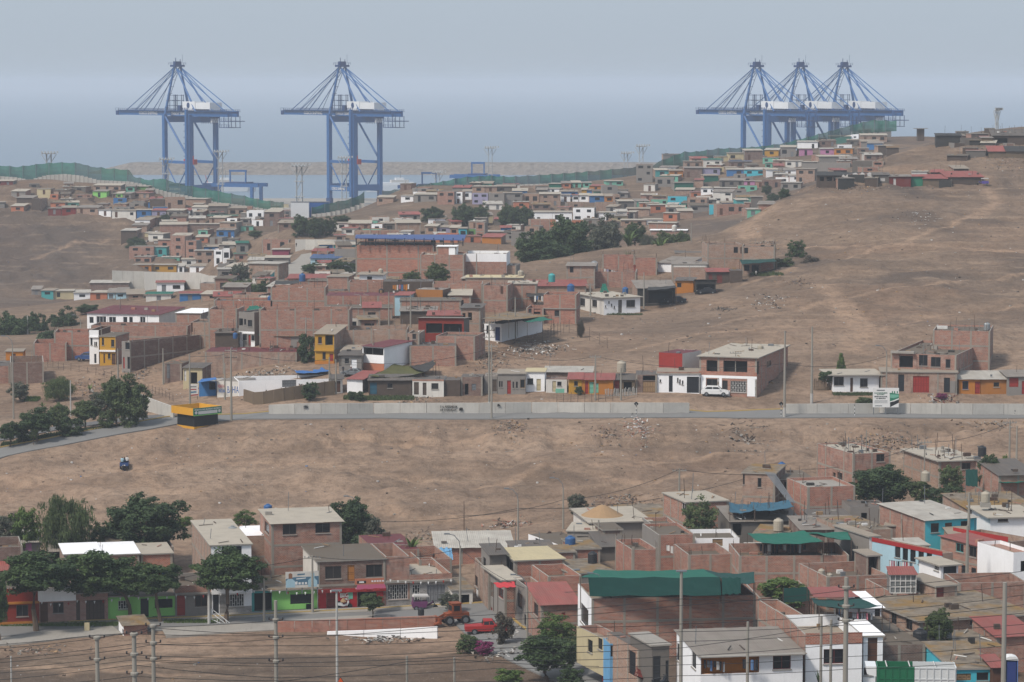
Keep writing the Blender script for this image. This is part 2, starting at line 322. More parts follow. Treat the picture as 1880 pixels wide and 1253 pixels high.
# --- terrain: control points (pixel x, pixel y, distance) on the ground
GC=[(-300,1253,292),(0,1253,290),(300,1253,290),(600,1253,289),(900,1253,286),(1150,1253,278),(1400,1253,266),(1700,1253,262),(2150,1253,262),(0,1420,250),(600,1420,250),(1200,1420,240),(1800,1420,228),(0,1900,170),(900,1900,170),(1800,1900,165),(-300,1150,318),(0,1150,318),(300,1150,318),(600,1150,317),(900,1150,315),(1200,1120,312),(1500,1120,303),(1800,1120,300),(2150,1120,300),(0,1060,345),(400,1060,345),(800,1060,345),(1200,1020,350),(1500,1000,352),(1800,990,350),(2150,990,350),(-300,960,378),(0,960,378),(400,940,386),(800,950,383),(1100,940,382),(1400,920,384),(1700,900,385),(2000,880,390),(-300,900,403),(0,890,405),(400,880,406),(700,880,406),(1000,880,405),(1300,870,405),(1600,850,404),(1900,840,402),(0,850,420),(300,835,422),(600,830,423),(900,825,424),(1200,820,424),(1500,810,424),(1880,800,423),(2150,800,423),(430,790,434),(700,785,435),(1000,785,435),(1300,783,435),(1600,781,436),(1880,779,437),(2150,779,437),(450,769,440.5),(700,768,441),(1000,768,441),(1300,767,441.5),(1600,767,442),(1880,769,443),(2150,770,443.5),(450,762,446),(700,761,446.5),(1000,760,446.5),(1300,760,447),(1600,760,448),(1880,764,449),(2150,765,449),(320,772,441),(200,796,432),(100,816,426),(0,838,420),(-200,880,408),(300,760,448),(180,778,443),(60,800,436),(-150,830,428),(520,737,453),(800,736,453),(1000,735,453),(1240,735,453),(1500,737,453.5),(1700,738,454),(1900,738,455),(2150,738,455),(700,722,458),(950,722,458),(1200,722,458),(1450,722,458),(1700,722,458),(1900,724,458),(2150,724,458),(-300,780,465),(0,770,464),(120,740,476),(250,720,486),(420,730,465),(330,700,494),(150,680,512),(0,690,512),(-300,700,512),(420,700,478),(600,700,468),(800,690,472),(600,665,486),(450,640,502),(250,660,528),(100,640,555),(-200,640,560),(750,665,480),(880,640,496),(950,690,470),(1100,690,470),(1300,690,470),(1500,690,470),(1750,690,470),(2150,690,470),(350,610,575),(200,600,612),(50,600,620),(-250,600,620),(600,590,540),(800,590,530),(950,630,505),(1100,640,497),(1300,640,495),(1500,640,490),(1750,640,490),(2150,640,490),(900,590,535),(1060,578,548),(1175,576,548),(1320,560,552),(1500,560,545),(1750,560,545),(2150,560,545),(1000,520,600),(1200,520,600),(1400,500,598),(1600,480,595),(1880,480,595),(2150,480,595),(940,487,648),(1080,462,668),(1180,452,682),(1280,446,690),(1400,440,655),(1600,420,650),(1880,420,650),(2150,420,650),(1330,422,690),(1420,375,705),(1500,338,718),(1650,338,714),(1810,341,712),(1960,330,715),(2150,330,715),(1560,318,765),(1650,296,800),(1760,270,795),(1880,287,745),(1880,243,810),(2000,225,815),(2200,215,820),(560,458,800),(500,440,880),(620,428,880),(400,470,900),(640,415,950),(600,520,640),(700,515,625),(800,505,625),(450,540,640),(530,520,668),(560,480,745),(600,455,790),(450,500,740),(640,470,740),(700,440,860),(850,430,880),(1000,420,900),(1150,405,930),(1300,395,950),(1420,360,975),(1500,330,1000),(-300,590,780),(0,592,782),(150,590,790),(300,575,815),(-300,560,845),(0,560,845),(200,560,845),(0,538,900),(150,536,905),(320,532,905),(440,525,880),(-300,520,930),(0,510,940),(100,490,955),(220,500,935),(400,500,930),(0,455,985),(100,450,990),(200,455,985),(330,470,965),(450,460,960),(0,405,1030),(150,400,1035),(300,400,1030),(450,410,1010),(560,420,985),(-300,410,1030),(0,365,1085),(180,365,1080),(300,375,1065),(420,385,1050),(-300,360,1090),(-300,331,1138),(0,334,1133),(90,331,1138),(180,342,1128),(240,346,1118),(330,370,1093),(420,384,1073),(520,399,1058),(550,402,1045),(600,400,1060),(660,384,1076),(720,357,1098),(850,352,1105),(1000,345,1115),(1140,333,1130),(1200,322,1146),(1300,307,1160),(1400,293,1173),(1500,276,1185),(1600,259,1195),(1645,254,1196),(700,390,1000),(850,385,1010),(1000,385,1020),(1150,370,1040),(1300,345,1062),(1420,318,1080),(1520,300,1080),(1600,290,1070),(1680,263,1150),(1750,250,1050),(1900,240,1000),(2200,230,1000),]
_far=[]
for _px,_py,_D in((900,495,640),(940,487,648),(1010,474,660),(1080,462,668),(1180,452,682),(1280,446,690),(1330,422,690),(1380,396,698),(1420,375,705),(1460,356,712),(1500,338,718)):
 _a,_,_c=ray(_px,_py);_z=CAM_H+_c*_D
 for _dd,_dz in((14,-1.5),(40,-6.5),(80,-9.5 if _z<36 else-11.0),(130,-10 if _z<36 else-13)):
  _far.append((_a*(_D+_dd),_D+_dd,_z+_dz))
for _px,_py,_D in((-60,332,1138),(90,331,1138),(180,342,1128),(240,346,1118),(330,370,1093),(420,384,1073),(520,399,1058),(570,402,1056),(600,400,1060),(660,384,1076),(700,372,1090),(720,360,1098),(850,353,1105),(1000,346,1115),(1140,335,1130),(1200,323,1150),(1300,308,1165),(1400,294,1178),(1500,277,1190),(1600,260,1200),(1650,255,1202)):
 _a,_,_c=ray(_px,_py);_z=CAM_H+_c*_D
 for _dd,_k in((18,.86),(55,.42),(110,.14)):_far.append((_a*(_D+_dd),_D+_dd,_z*_k))
for _px in(-300,0,300,550,800,1100,1400,1700,2100):
 for _D,_z in((1330,4.0),(1500,2.6)):
  _far.append(((_px-CX)/FPX*_D,_D,_z))
_cp3=[at(*c) for c in GC]
CP=np.array([(p.x,p.y,p.z) for p in _cp3]+_far)
def _feat(x,y):
 s=np.log(np.maximum(y,60.0))*420.0
 return x/np.maximum(y,60.0)*420.0,s
_cu,_cv=_feat(CP[:,0],CP[:,1])
def _phi(r2):return np.where(r2>1e-9,r2*np.log(r2+1e-12),0.0)
_n=len(CP)
_K=_phi((_cu[:,None]-_cu[None])**2+(_cv[:,None]-_cv[None])**2)+np.eye(_n)*0.6
_A=np.zeros((_n+3,_n+3));_A[:_n,:_n]=_K
_A[:_n,_n]=1;_A[:_n,_n+1]=_cu;_A[:_n,_n+2]=_cv;_A[_n:,:_n]=_A[:_n,_n:].T
_W=np.linalg.solve(_A,np.concatenate([CP[:,2],np.zeros(3)]))
def ground_z(x,y):
 x=np.atleast_1d(np.asarray(x,float));y=np.atleast_1d(np.asarray(y,float))
 u,v=_feat(x,y);out=np.empty_like(u)
 for i in range(0,len(u),20000):
  uu,vv=u[i:i+20000],v[i:i+20000]
  k=_phi((uu[:,None]-_cu[None])**2+(vv[:,None]-_cv[None])**2)
  out[i:i+20000]=k@_W[:_n]+_W[_n]+_W[_n+1]*uu+_W[_n+2]*vv
 return out
_LU=np.linspace(-0.30,0.30,241);_LV=np.linspace(math.log(110),math.log(1600),900)
_gu,_gv=np.meshgrid(_LU,_LV)
_LZ=ground_z((_gu*np.exp(_gv)).ravel(),np.exp(_gv).ravel()).reshape(_gu.shape)
def gz(x,y):
 """smooth ground height (bilinear from the lookup)"""
 u=(x/y-_LU[0])/(_LU[1]-_LU[0]);v=(math.log(y)-_LV[0])/(_LV[1]-_LV[0])
 i=min(max(int(u),0),239);j=min(max(int(v),0),898)
 fu,fv=min(max(u-i,0),1),min(max(v-j,0),1)
 a=_LZ[j,i]*(1-fu)+_LZ[j,i+1]*fu;b=_LZ[j+1,i]*(1-fu)+_LZ[j+1,i+1]*fu
 return float(a*(1-fv)+b*fv)
def hit(px,py,dmin=190.0,dmax=1590.0):
 """where the sight line through a pixel first meets the ground beyond dmin"""
 a,_,c=ray(px,py);D=dmin;step=2.0
 while D<dmax:
  if CAM_H+c*D<gz(a*D,D):
   lo,hi=D-step,D
   for _ in range(12):
    m=(lo+hi)/2
    if CAM_H+c*m<gz(a*m,m):hi=m
    else:lo=m
   return Vector((a*hi,hi,CAM_H+c*hi))
  D+=step
 return at(px,py,dmax)
def _hash(i,j,s):
 h=np.sin(i*127.1+j*311.7+s*74.7)*43758.5453
 return h-np.floor(h)
def vnoise(x,y,s=0):
 i,j=np.floor(x),np.floor(y);f,g=x-i,y-j
 f=f*f*(3-2*f);g=g*g*(3-2*g)
 return(_hash(i,j,s)*(1-f)+_hash(i+1,j,s)*f)*(1-g)+(_hash(i,j+1,s)*(1-f)+_hash(i+1,j+1,s)*f)*g
def fbm(x,y,o=4,s=0):
 t=0;a=0.5
 for k in range(o):t=t+a*(vnoise(x,y,s+k)-0.5);x=x*2.03+7.1;y=y*2.03+3.7;a*=0.5
 return t
def pline(pts,D=None):return[hit(*p) for p in pts]
def seg_dist(X,Y,P):
 d=np.full(X.shape,1e9)
 for a,b in zip(P,P[1:]):
  dx,dy=b.x-a.x,b.y-a.y;L=dx*dx+dy*dy+1e-9
  t=np.clip(((X-a.x)*dx+(Y-a.y)*dy)/L,0,1)
  d=np.minimum(d,np.hypot(X-a.x-t*dx,Y-a.y-t*dy))
 return d
TRACKS=[([(1300,602),(1400,582),(1500,560),(1620,540),(1750,520),(1900,500)],.8),([(1150,645),(1300,612),(1450,600),(1560,612)],.8),([(1350,525),(1450,500),(1560,470),(1700,430),(1800,390)],.9),([(1900,560),(1700,582),(1590,618)],.8),([(300,862),(420,845),(560,850),(700,872),(860,880)],.7),([(560,800),(640,830),(760,850),(900,845)],.7),([(1100,840),(1200,850),(1350,830),(1480,842)],.7),([(60,472),(130,455),(200,440)],1.2),([(120,1240),(300,1215),(520,1200),(760,1205),(900,1190)],.8),([(0,1225),(200,1235),(420,1245)],.7),([(1560,640),(1580,610),(1560,580),(1530,550),(1512,525)],2.6),([(1605,615),(1585,585),(1560,560)],1.2),([(1290,445),(1350,452),(1500,455),(1640,452),(1880,461),(2050,466)],1.6),([(1375,435),(1365,415),(1400,395),(1420,380)],3.0),([(1790,400),(1830,370),(1810,350)],2.0),([(780,690),(850,660),(930,625),(1010,600),(1060,590)],2.2),([(232,905),(262,880),(236,860),(228,845),(250,815),(300,780)],1.1),([(300,930),(290,900),(262,875)],1.4),([(0,905),(60,880),(170,870),(300,850),(450,830)],0.9),([(430,800),(700,803),(1000,800),(1250,800)],1.0),([(400,735),(480,725),(560,700),(600,690)],3.0),([(180,690),(300,705),(380,725),(430,745)],4.0),([(880,890),(1000,860),(1200,880),(1400,850)],1.0),([(900,740),(1050,742),(1240,738)],2.0),([(1000,960),(900,950),(760,955),(640,920)],1.5),]
ROADS=[('main_road',[(-250,892),(-120,858),(0,832),(100,812),(200,792),(320,772),(450,765.5),(700,764.5),(1000,764),(1300,763.5),(1600,763.5),(1880,766.5),(2100,767.5)],6.2),('side_road',[(-120,826),(0,806),(110,786),(220,772),(300,766)],4.6),('front_street',[(-250,1172),(0,1159),(200,1151),(430,1143),(620,1133),(760,1125),(905,1117)],6.0),('cross_street',[(868,1108),(885,1140),(920,1170),(985,1203),(1080,1243),(1180,1290),(1260,1330)],6.4),('hill_street',[(478,535),(510,515),(538,497),(560,478),(575,464)],6.5),]
def build_terrain():
 us=np.linspace(-0.285,0.285,400);d=[115.0]
 while d[-1]<1520:d.append(d[-1]*(1.0105 if d[-1]<230 else 1.0027))
 d=np.array(d);U,Dg=np.meshgrid(us,d);X,Y=U*Dg,Dg
 Z=ground_z(X.ravel(),Y.ravel()).reshape(X.shape)
 Z0=Z.copy()
 def bumpw(cx,cy,rx,ry):return np.exp(-(((X-cx)/rx)**2+((Y-cy)/ry)**2))
 field=np.clip((Y-372)/12,0,1)*np.clip((436-Y)/8,0,1)
 hillr=np.clip((X-(0.045*Y))/30,0,1)*np.clip((Y-470)/30,0,1)*np.clip((860-Y)/60,0,1)
 hilll=np.clip((-X-0.10*Y)/30,0,1)*np.clip((Y-880)/40,0,1)*np.clip((1120-Y)/30,0,1)
 fore=np.clip((-X+0*Y)/6,0,1)*np.clip((304-Y)/6,0,1)
 w=np.clip(0.10+1.0*field+0.8*hillr+2.6*hilll+0.35*fore,0,2.4)
 ridg=1-2*np.abs(fbm(X/9.0,Y/6.0,4,11))
 Z+=w*(fbm(X/14,Y/9,5,1)*2.9+(ridg-0.8)*1.5+fbm(X/3.1,Y/2.0,3,17)*0.45)+0.12*fbm(X/2.2,Y/1.6,3,5)
 bank=np.clip((Y-421)/5,0,1)*np.clip((438.5-Y)/2.5,0,1)
 Z+=bank*(-1.3*np.abs(fbm(X/3.2,Y/16,4,21))*2+0.25)
 for yl,x0,x1,sd in((432.5,34,60,51),(434,62,96,52),(430,-30,-4,53),(428,4,26,54)):
  L=yl+fbm(X/9,X*0,4,sd)*7;m=np.clip((X-x0)/4,0,1)*np.clip((x1-X)/4,0,1);q=L-Y
  Z-=m*1.1*np.clip(q/.5,0,1)*np.clip((8-q)/7,0,1)
 flat=np.zeros_like(X)
 for _nm,pts,wd in ROADS:
  flat=np.maximum(flat,np.clip((wd/2+2.2-seg_dist(X,Y,pline(pts)))/1.2,0,1))
 Z=Z*(1-flat)+(Z0-0.05)*flat
 global TU,TL,TZ
 TU,TL,TZ=us,np.log(d),Z
 nv=X.size;me=bpy.data.meshes.new('terrain')
 r,c=X.shape
 idx=np.arange(nv).reshape(r,c)
 F=np.stack([idx[:-1,:-1],idx[:-1,1:],idx[1:,1:],idx[1:,:-1]],-1).reshape(-1,4)
 me.vertices.add(nv);me.vertices.foreach_set('co',np.stack([X,Y,Z],-1).astype(np.float32).ravel())
 me.loops.add(F.size);me.loops.foreach_set('vertex_index',F.astype(np.int32).ravel())
 me.polygons.add(len(F));me.polygons.foreach_set('loop_start',np.arange(0,F.size,4,dtype=np.int32))
 me.polygons.foreach_set('use_smooth',np.ones(len(F),bool))
 me.update()
 tr=np.zeros_like(X)
 for pts,hw in TRACKS:
  P=pline(pts);dd=seg_dist(X,Y,P)+fbm(X/3,Y/3,3,9)*hw*0.9
  tr=np.maximum(tr,np.clip(1.35-dd/hw,0,1))
 hr=np.clip((X-(0.03*Y))/40,0,1)*np.clip((Y-460)/90,0,1)
 gr=np.clip(fbm(X/28,Y/20,4,31)*4-0.25,0,1)*(0.35+0.65*hr)
 gr=np.maximum(gr,np.clip((Y-600)/90,0,1)*hr*np.clip(fbm(X/14,Y/22,5,33)*5+0.25,0,1))
 gr=np.maximum(gr,np.clip((-X/Y-.135)/.02,0,1)*np.clip((Y-900)/25,0,1)*np.clip((1045-Y)/30,0,1)*.9)
 gr=np.maximum(gr,np.clip((Y-690)/40,0,1)*np.clip((905-Y)/20,0,1)*np.clip((-X/Y-.09)/.03,0,1)*.65)
 gr=np.maximum(gr,np.clip((305-Y)/4,0,1)*(.35+.4*np.clip(fbm(X/9,Y/7,4,61)*4,0,1)))
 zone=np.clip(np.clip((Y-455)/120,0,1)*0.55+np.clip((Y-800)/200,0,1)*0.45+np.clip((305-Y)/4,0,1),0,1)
 at_=me.attributes.new('soil','FLOAT_COLOR','POINT')
 at_.data.foreach_set('color',np.stack([tr,gr,zone,np.ones_like(tr)],-1).astype(np.float32).ravel())
 t=NT('dirt');gp=t.add('ShaderNodeNewGeometry').outputs['Position']
 a=t.add('ShaderNodeAttribute');a.attribute_name='soil'
 sep=t.add('ShaderNodeSeparateColor');t.l.new(a.outputs['Color'],sep.inputs[0])
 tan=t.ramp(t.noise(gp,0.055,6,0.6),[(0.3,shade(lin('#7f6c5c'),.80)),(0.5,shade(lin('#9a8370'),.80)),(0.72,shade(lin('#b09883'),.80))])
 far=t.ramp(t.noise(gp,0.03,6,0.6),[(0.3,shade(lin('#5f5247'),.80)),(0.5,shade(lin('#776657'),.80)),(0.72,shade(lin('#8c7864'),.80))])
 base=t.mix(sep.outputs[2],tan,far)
 rust=t.noise(gp,0.02,4,0.6)
 base=t.mix(t.rng(rust,0.5,0.72,0,0.24),base,shade(lin('#94694b'),.80))
 base=t.mix(t.math('MULTIPLY',sep.outputs[1],0.75),base,shade(lin('#524b47'),.80))
 base=t.mix(t.math('MULTIPLY',sep.outputs[0],0.8),base,shade(lin('#ab9079'),.80))
 st=t.noise(t.scalevec(gp,.035,.16),1.0,6,.62)
 base=t.mix(t.rng(st,.5,.7,0,.45),base,shade(lin('#6b5d51'),.8))
 base=t.mix(t.rng(st,.46,.3,0,.4),base,shade(lin('#b39b84'),.85))
 f=t.noise(gp,0.7,7,0.7)
 base=t.mix(t.rng(f,0.44,0.70,0,0.62),base,shade(lin('#55463b'),.80))
 peb=t.noise(gp,3.5,4,0.7)
 base=t.mix(t.rng(peb,0.60,0.74,0,0.55),base,shade(lin('#c0b09f'),.80))
 base=t.mix(t.rng(peb,0.40,0.28,0,0.5),base,shade(lin('#4f433a'),.80))
 t.col(base);t.b.inputs['Roughness'].default_value=1.0;t.b.inputs['Specular IOR Level'].default_value=0.1
 h=t.math('ADD',t.math('MULTIPLY',f,1.0),t.math('MULTIPLY',peb,0.35));t.bump(h,0.8,0.6)
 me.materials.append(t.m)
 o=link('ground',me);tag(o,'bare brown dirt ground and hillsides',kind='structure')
 return o
GROUND=build_terrain()
def gzf(x,y):
 """height of the finished ground, relief included"""
 u=(x/y-TU[0])/(TU[1]-TU[0]);i=min(max(int(u),0),len(TU)-2);j=min(max(int(np.searchsorted(TL,math.log(y)))-1,0),len(TL)-2)
 fu=min(max(u-i,0),1);fv=min(max((math.log(y)-TL[j])/(TL[j+1]-TL[j]),0),1)
 return float((TZ[j,i]*(1-fu)+TZ[j,i+1]*fu)*(1-fv)+(TZ[j+1,i]*(1-fu)+TZ[j+1,i+1]*fu)*fv)
# --- sea
def build_sea():
 t=NT('sea');gp=t.add('ShaderNodeNewGeometry').outputs['Position']
 t.col(lin('#5d7080'));t.b.inputs['Roughness'].default_value=0.38;t.b.inputs['Specular IOR Level'].default_value=0.5
 n=t.noise(t.scalevec(gp,0.03,0.12,1),1.0,5);t.bump(n,0.25,1.0)
 mb=MB();R=30000
 ys=[1100,1700,2400,3600,6000,12000,R]
 for a,b in zip(ys,ys[1:]):mb.poly([(-R,a,0),(R,a,0),(R,b,0),(-R,b,0)],t.m)
 o=mb.build('sea');tag(o,'calm grey blue sea fading into haze',kind='structure')
build_sea()
# --- roads
def strip(name,pts,width,m,lift=0.1,kerb=None,label=None,side=0):
 P=pline(pts);Q=[]
 for a,b in zip(P,P[1:]):
  n=max(2,int((b-a).length/4))
  for k in range(n):Q.append(a.lerp(b,k/n))
 Q.append(P[-1]);mb=MB();L,Rr=[],[]
 for i,p in enumerate(Q):
  d=(Q[min(i+1,len(Q)-1)]-Q[max(i-1,0)]);d.z=0;d.normalize();nrm=Vector((-d.y,d.x,0))
  for s,lst in((1,L),(-1,Rr)):
   q=p+nrm*(s*width/2+side);q.z=gz(q.x,q.y)+lift;lst.append(q)
 for i in range(len(Q)-1):
  mb.poly([Rr[i],Rr[i+1],L[i+1],L[i]],m)
  for E in(L,Rr):
   a,b=E[i],E[i+1];mb.poly([a,b,b-Vector((0,0,0.6)),a-Vector((0,0,0.6))],m)
 o=mb.build(name);tag(o,label,kind='structure');return o,L,Rr
def kerb(E,m,name,w=0.25,h=0.14,label=None):
 mb=MB()
 for a,b in zip(E,E[1:]):
  d=(b-a);d.z=0
  if d.length<1e-3:continue
  mb.beam(a+Vector((0,0,h/2-0.15)),b+Vector((0,0,h/2-0.15)),w,h+0.3,m)
 o=mb.build(name);tag(o,label,kind='structure');return o
_rl={}
for _nm,_pts,_wd in ROADS:
 _m={'main_road':'asphalt','front_street':'asphalt','cross_street':'asphalt','hill_street':'concrete','side_road':'asphalt_d'}[_nm]
 _rl[_nm]=strip(_nm,_pts,_wd,_m,label=_nm.replace('_',' ')+' paved in grey')
kerb([p for p in _rl['main_road'][1] if True],'kerb_y','main_road_kerb',label='yellow painted kerb along the main road')
kerb(_rl['cross_street'][1],'kerb_y','cross_street_kerb',label='yellow kerb along the cross street')
kerb(_rl['front_street'][1],'kerb_y','front_street_kerb',label='yellow kerb below the coloured houses')
strip('front_pavement',[(-250,1153),(0,1145.5),(200,1139.5),(430,1132),(600,1124),(830,1112)],2.6,'concrete',0.16,label='concrete pavement along the coloured houses')
strip('plaza_path',[(-100,1186),(30,1178),(120,1166),(215,1158.5)],4.2,'concrete',0.15,label='pale concrete plaza path')
strip('plaza_pavement',[(300,1163),(400,1157),(505,1151),(640,1141),(720,1137)],4.4,'concrete',0.15,label='pale concrete pavement below the street')
# --- houses
def facade(mb,W,H,holes,m,org,ud,nd,z0=0.0,reveal=0.14,rm=None,uo=0.0):
 """wall W x H from org along ud; nd = outward normal; holes (u0,v0,u1,v1)"""
 org,ud,nd=Vector(org),Vector(ud),Vector(nd)
 hs=[(max(a,0.02),max(b,z0+0.0),min(c,W-0.02),min(d,H-0.02)) for a,b,c,d in holes]
 hs=[h for h in hs if h[2]-h[0]>0.05 and h[3]-h[1]>0.05]
 xs=sorted({0.0,W,*[h[0] for h in hs],*[h[2] for h in hs]});zs=sorted({z0,H,*[h[1] for h in hs],*[h[3] for h in hs]})
 P=lambda u,v,d=0.0:org+ud*u+Vector((0,0,v))-nd*d
 for i in range(len(xs)-1):
  for j in range(len(zs)-1):
   cu,cv=(xs[i]+xs[i+1])/2,(zs[j]+zs[j+1])/2
   if any(h[0]<cu<h[2]and h[1]<cv<h[3] for h in hs):continue
   q=[(xs[i],zs[j]),(xs[i+1],zs[j]),(xs[i+1],zs[j+1]),(xs[i],zs[j+1])]
   mb.poly([P(*c) for c in q],m,[(c[0]+uo,c[1]) for c in q])
 for a,b,c,d in hs:
  for p,q in(((a,b),(c,b)),((c,b),(c,d)),((c,d),(a,d)),((a,d),(a,b))):
   mb.poly([P(*q),P(*p),P(*p,reveal),P(*q,reveal)],rm or m)
 return hs
HOUSES=[];STATS={'win':0}
def parse_ops(s):
 out=[]
 for it in s.split(';'):
  t=it.split()
  if len(t)==3:
   f,k,c=t;out.append((f,k,[float(v) for v in c.split(',')]))
 return out
def H(label,x0,x1,yb,yt,yaw=0,dep=8.0,F='brick',L=None,R=None,B=None,roof='roof',rs='slab',ops='',st=None,cols=None,name=None,cat='house',bands='',D=None,over=0.18,ph=0.6,rise=0.7,auto=0,rebar=None,clutter=0,frame='frame',group=None,found=1.6,door=None,dz=0.0,detail=None):
 xc=(x0+x1)/2
 p=hit(xc,yb) if D is None else at(xc,yb,D)
 p.z+=dz
 Dm=p.y;k=mpp(Dm);th=math.radians(yaw)
 vx=math.atan2(p.x,p.y)
 W=max((x1-x0)*k/max(math.cos(th-0*vx),0.2),0.6);Ht=max((yb-yt)*k,0.5)
 if detail is None:detail=2 if Dm<560 else(1 if Dm<780 else 0)
 seed=int(abs(x0*131+yb*17+yt));rr=random.Random(seed)
 L=L or F;R=R or F;B=B or R
 nm=name or{'brick':'brick_house','brick_p':'brick_house','brick_r':'brick_house','brick_d':'brick_house'}.get(F,'house')
 root=empty(nm,p,th);tag(root,label,cat,group)
 n_st=st or max(1,round(Ht/2.75))
 h=dict(o=root,p=p,W=W,H=Ht,dep=dep,yaw=th,D=Dm,k=k,roof_z=p.z+Ht,label=label)
 ct,s_=math.cos(th),math.sin(th)
 faces={'F':(W,(-W/2,0,0),(1,0,0),(0,-1,0)),'R':(dep,(W/2,0,0),(0,1,0),(1,0,0)),'B':(W,(W/2,dep,0),(-1,0,0),(0,1,0)),'L':(dep,(-W/2,dep,0),(0,-1,0),(-1,0,0))}
 def to_face(f,px,py):
  wf,org,ud,nd=faces[f]
  O=Vector((0,0,CAM_H));d=Vector(ray(px,py))
  Rz=Matrix.Rotation(th,3,'Z');ow=p+Rz@Vector(org);nw=Rz@Vector(nd);uw=Rz@Vector(ud)
  den=d.dot(nw)
  if abs(den)<1e-5:return 0,0
  q=O+d*((ow-O).dot(nw)/den)
  return(q-ow).dot(uw),q.z-p.z
 holes={f:[] for f in faces};wins=[]
 for f,kind,c in parse_ops(ops):
  ys=(c[1]+c[3])/2
  u0,_=to_face(f,c[0],ys);u1,_=to_face(f,c[2],ys)
  xm=(c[0]+c[2])/2
  _,v1=to_face(f,xm,c[1]);_,v0=to_face(f,xm,c[3])
  u0,u1=sorted((u0,u1));v0=max(v0,0.03)
  wf=faces[f][0]
  u0=min(max(u0,0.05),wf-0.3);u1=max(min(u1,wf-0.05),u0+0.25);v1=min(max(v1,v0+0.3),Ht-0.08)
  if v1-v0<0.2:continue
  wins.append((f,kind,u0,v0,u1,v1))
 if auto:
  sh=Ht/n_st
  for f in('F','R' if yaw<0 else 'L'):
   wf=faces[f][0]
   if f!='F' and(auto<2 or abs(yaw)<8):continue
   nb=max(1,int(wf/2.9));bw=wf/nb
   for s in range(n_st):
    for b in range(nb):
     if rr.random()<(0.2 if nb>1 else 0.0):continue
     c0=b*bw+bw/2+rr.uniform(-0.2,0.2)
     if s==0 and rr.random()<0.36:
      wins.append((f,'d:'+(door or rr.choice(['wood','door_k','door_g','wood','dark'])),c0-0.5,0.03,c0+0.5,min(2.1,sh*0.82)))
     else:
      ww=min(rr.uniform(0.6,0.95),bw*0.38);v0=s*sh+sh*0.34
      wins.append((f,'w',c0-ww,v0,c0+ww,v0+sh*0.42))
 for f,kind,*r in wins:holes[f].append(tuple(r))
 mb=MB();ph_=ph if rs in('par','open') else 0.0
 for f in faces:
  wf,org,ud,nd=faces[f]
  facade(mb,wf,Ht,holes[f],{'F':F,'R':R,'B':B,'L':L}[f],org,ud,nd,-found,uo=rr.uniform(0,5))
 deck=Ht-ph_
 if rs in('par','open'):
  t=0.16;a,b,y0,y1=-W/2,W/2,0,dep
  o4=[(a,y0),(b,y0),(b,y1),(a,y1)];i4=[(a+t,y0+t),(b-t,y0+t),(b-t,y1-t),(a+t,y1-t)]
  for i in range(4):
   j=(i+1)%4
   mb.poly([(*o4[i],Ht),(*o4[j],Ht),(*i4[j],Ht),(*i4[i],Ht)],'concrete')
   mb.poly([(*i4[i],Ht),(*i4[j],Ht),(*i4[j],deck),(*i4[i],deck)],R)
 wall=mb.build('wall',root)
 if rs=='slab':
  r=MB();r.box(-W/2-over,W/2+over,-over,dep+over,Ht+0.003,Ht+0.16,'concrete',roof);r.build('roof',root)
  h['roof_z']+=0.16
 elif rs in('par','open'):
  r=MB();r.poly([(-W/2+.16,.16,deck),(W/2-.16,.16,deck),(W/2-.16,dep-.16,deck),(-W/2+.16,dep-.16,deck)],roof);r.build('roof',root)
  h['roof_z']=p.z+deck
 elif rs in('mono','monof','sheet'):
  zf,zb=(Ht+0.03,Ht+rise) if rs!='monof' else(Ht+rise,Ht+0.03)
  r=MB();ny=1;n=max(2,int(W/1.1));e=0.35
  for i in range(n):
   a=-W/2-0.25+(W+0.5)*i/n;b=-W/2-0.25+(W+0.5)*(i+1)/n
   j0,j1=rr.uniform(-.05,.05),rr.uniform(-.05,.05);q=0.015*(i%2)
   A=[(a,-e+j0,zf+0.05+q),(b+.06,-e+j0,zf+0.05+q),(b+.06,dep+e+j1,zb+0.05+q),(a,dep+e+j1,zb+0.05+q)]
   Bq=[(x,y,z-0.04) for x,y,z in A]
   r.poly(A,roof);r.poly(Bq[::-1],roof)
   for ii in range(4):
    jj=(ii+1)%4;r.poly([A[jj],A[ii],Bq[ii],Bq[jj]],roof)
  ro=r.build('roof',root)
  g=MB();
  for x,mm in((-W/2,L),(W/2,R)):
   g.poly([(x,0,Ht),(x,dep,Ht),(x,dep,zb),(x,0,zf)],mm)
  g.poly([(-W/2,dep,Ht),(W/2,dep,Ht),(W/2,dep,zb),(-W/2,dep,zb)],B);g.poly([(-W/2,0,Ht),(W/2,0,Ht),(W/2,0,zf),(-W/2,0,zf)],F)
  g.build('gable',root)
  h['roof_z']+=rise*0.5
 elif rs=='flat':
  r=MB();r.poly([(-W/2,0,Ht-.02),(W/2,0,Ht-.02),(W/2,dep,Ht-.02),(-W/2,dep,Ht-.02)],roof);r.build('roof',root)
 for f,kind,u0,v0,u1,v1 in wins:
  wf,org,ud,nd=faces[f];org,ud,nd=Vector(org),Vector(ud),Vector(nd)
  P=lambda u,v,d:org+ud*u+Vector((0,0,v))-nd*d
  STATS['win']+=1
  kk,_,km=kind.partition(':')
  if kk=='o':
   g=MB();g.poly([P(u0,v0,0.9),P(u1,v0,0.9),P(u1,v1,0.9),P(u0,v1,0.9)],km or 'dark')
   for a,b in(((u0,v0),(u1,v0)),((u1,v0),(u1,v1)),((u1,v1),(u0,v1)),((u0,v1),(u0,v0))):
    g.poly([P(*b,0.14),P(*a,0.14),P(*a,0.9),P(*b,0.9)],km or 'cement_d')
   g.build('opening',root);continue
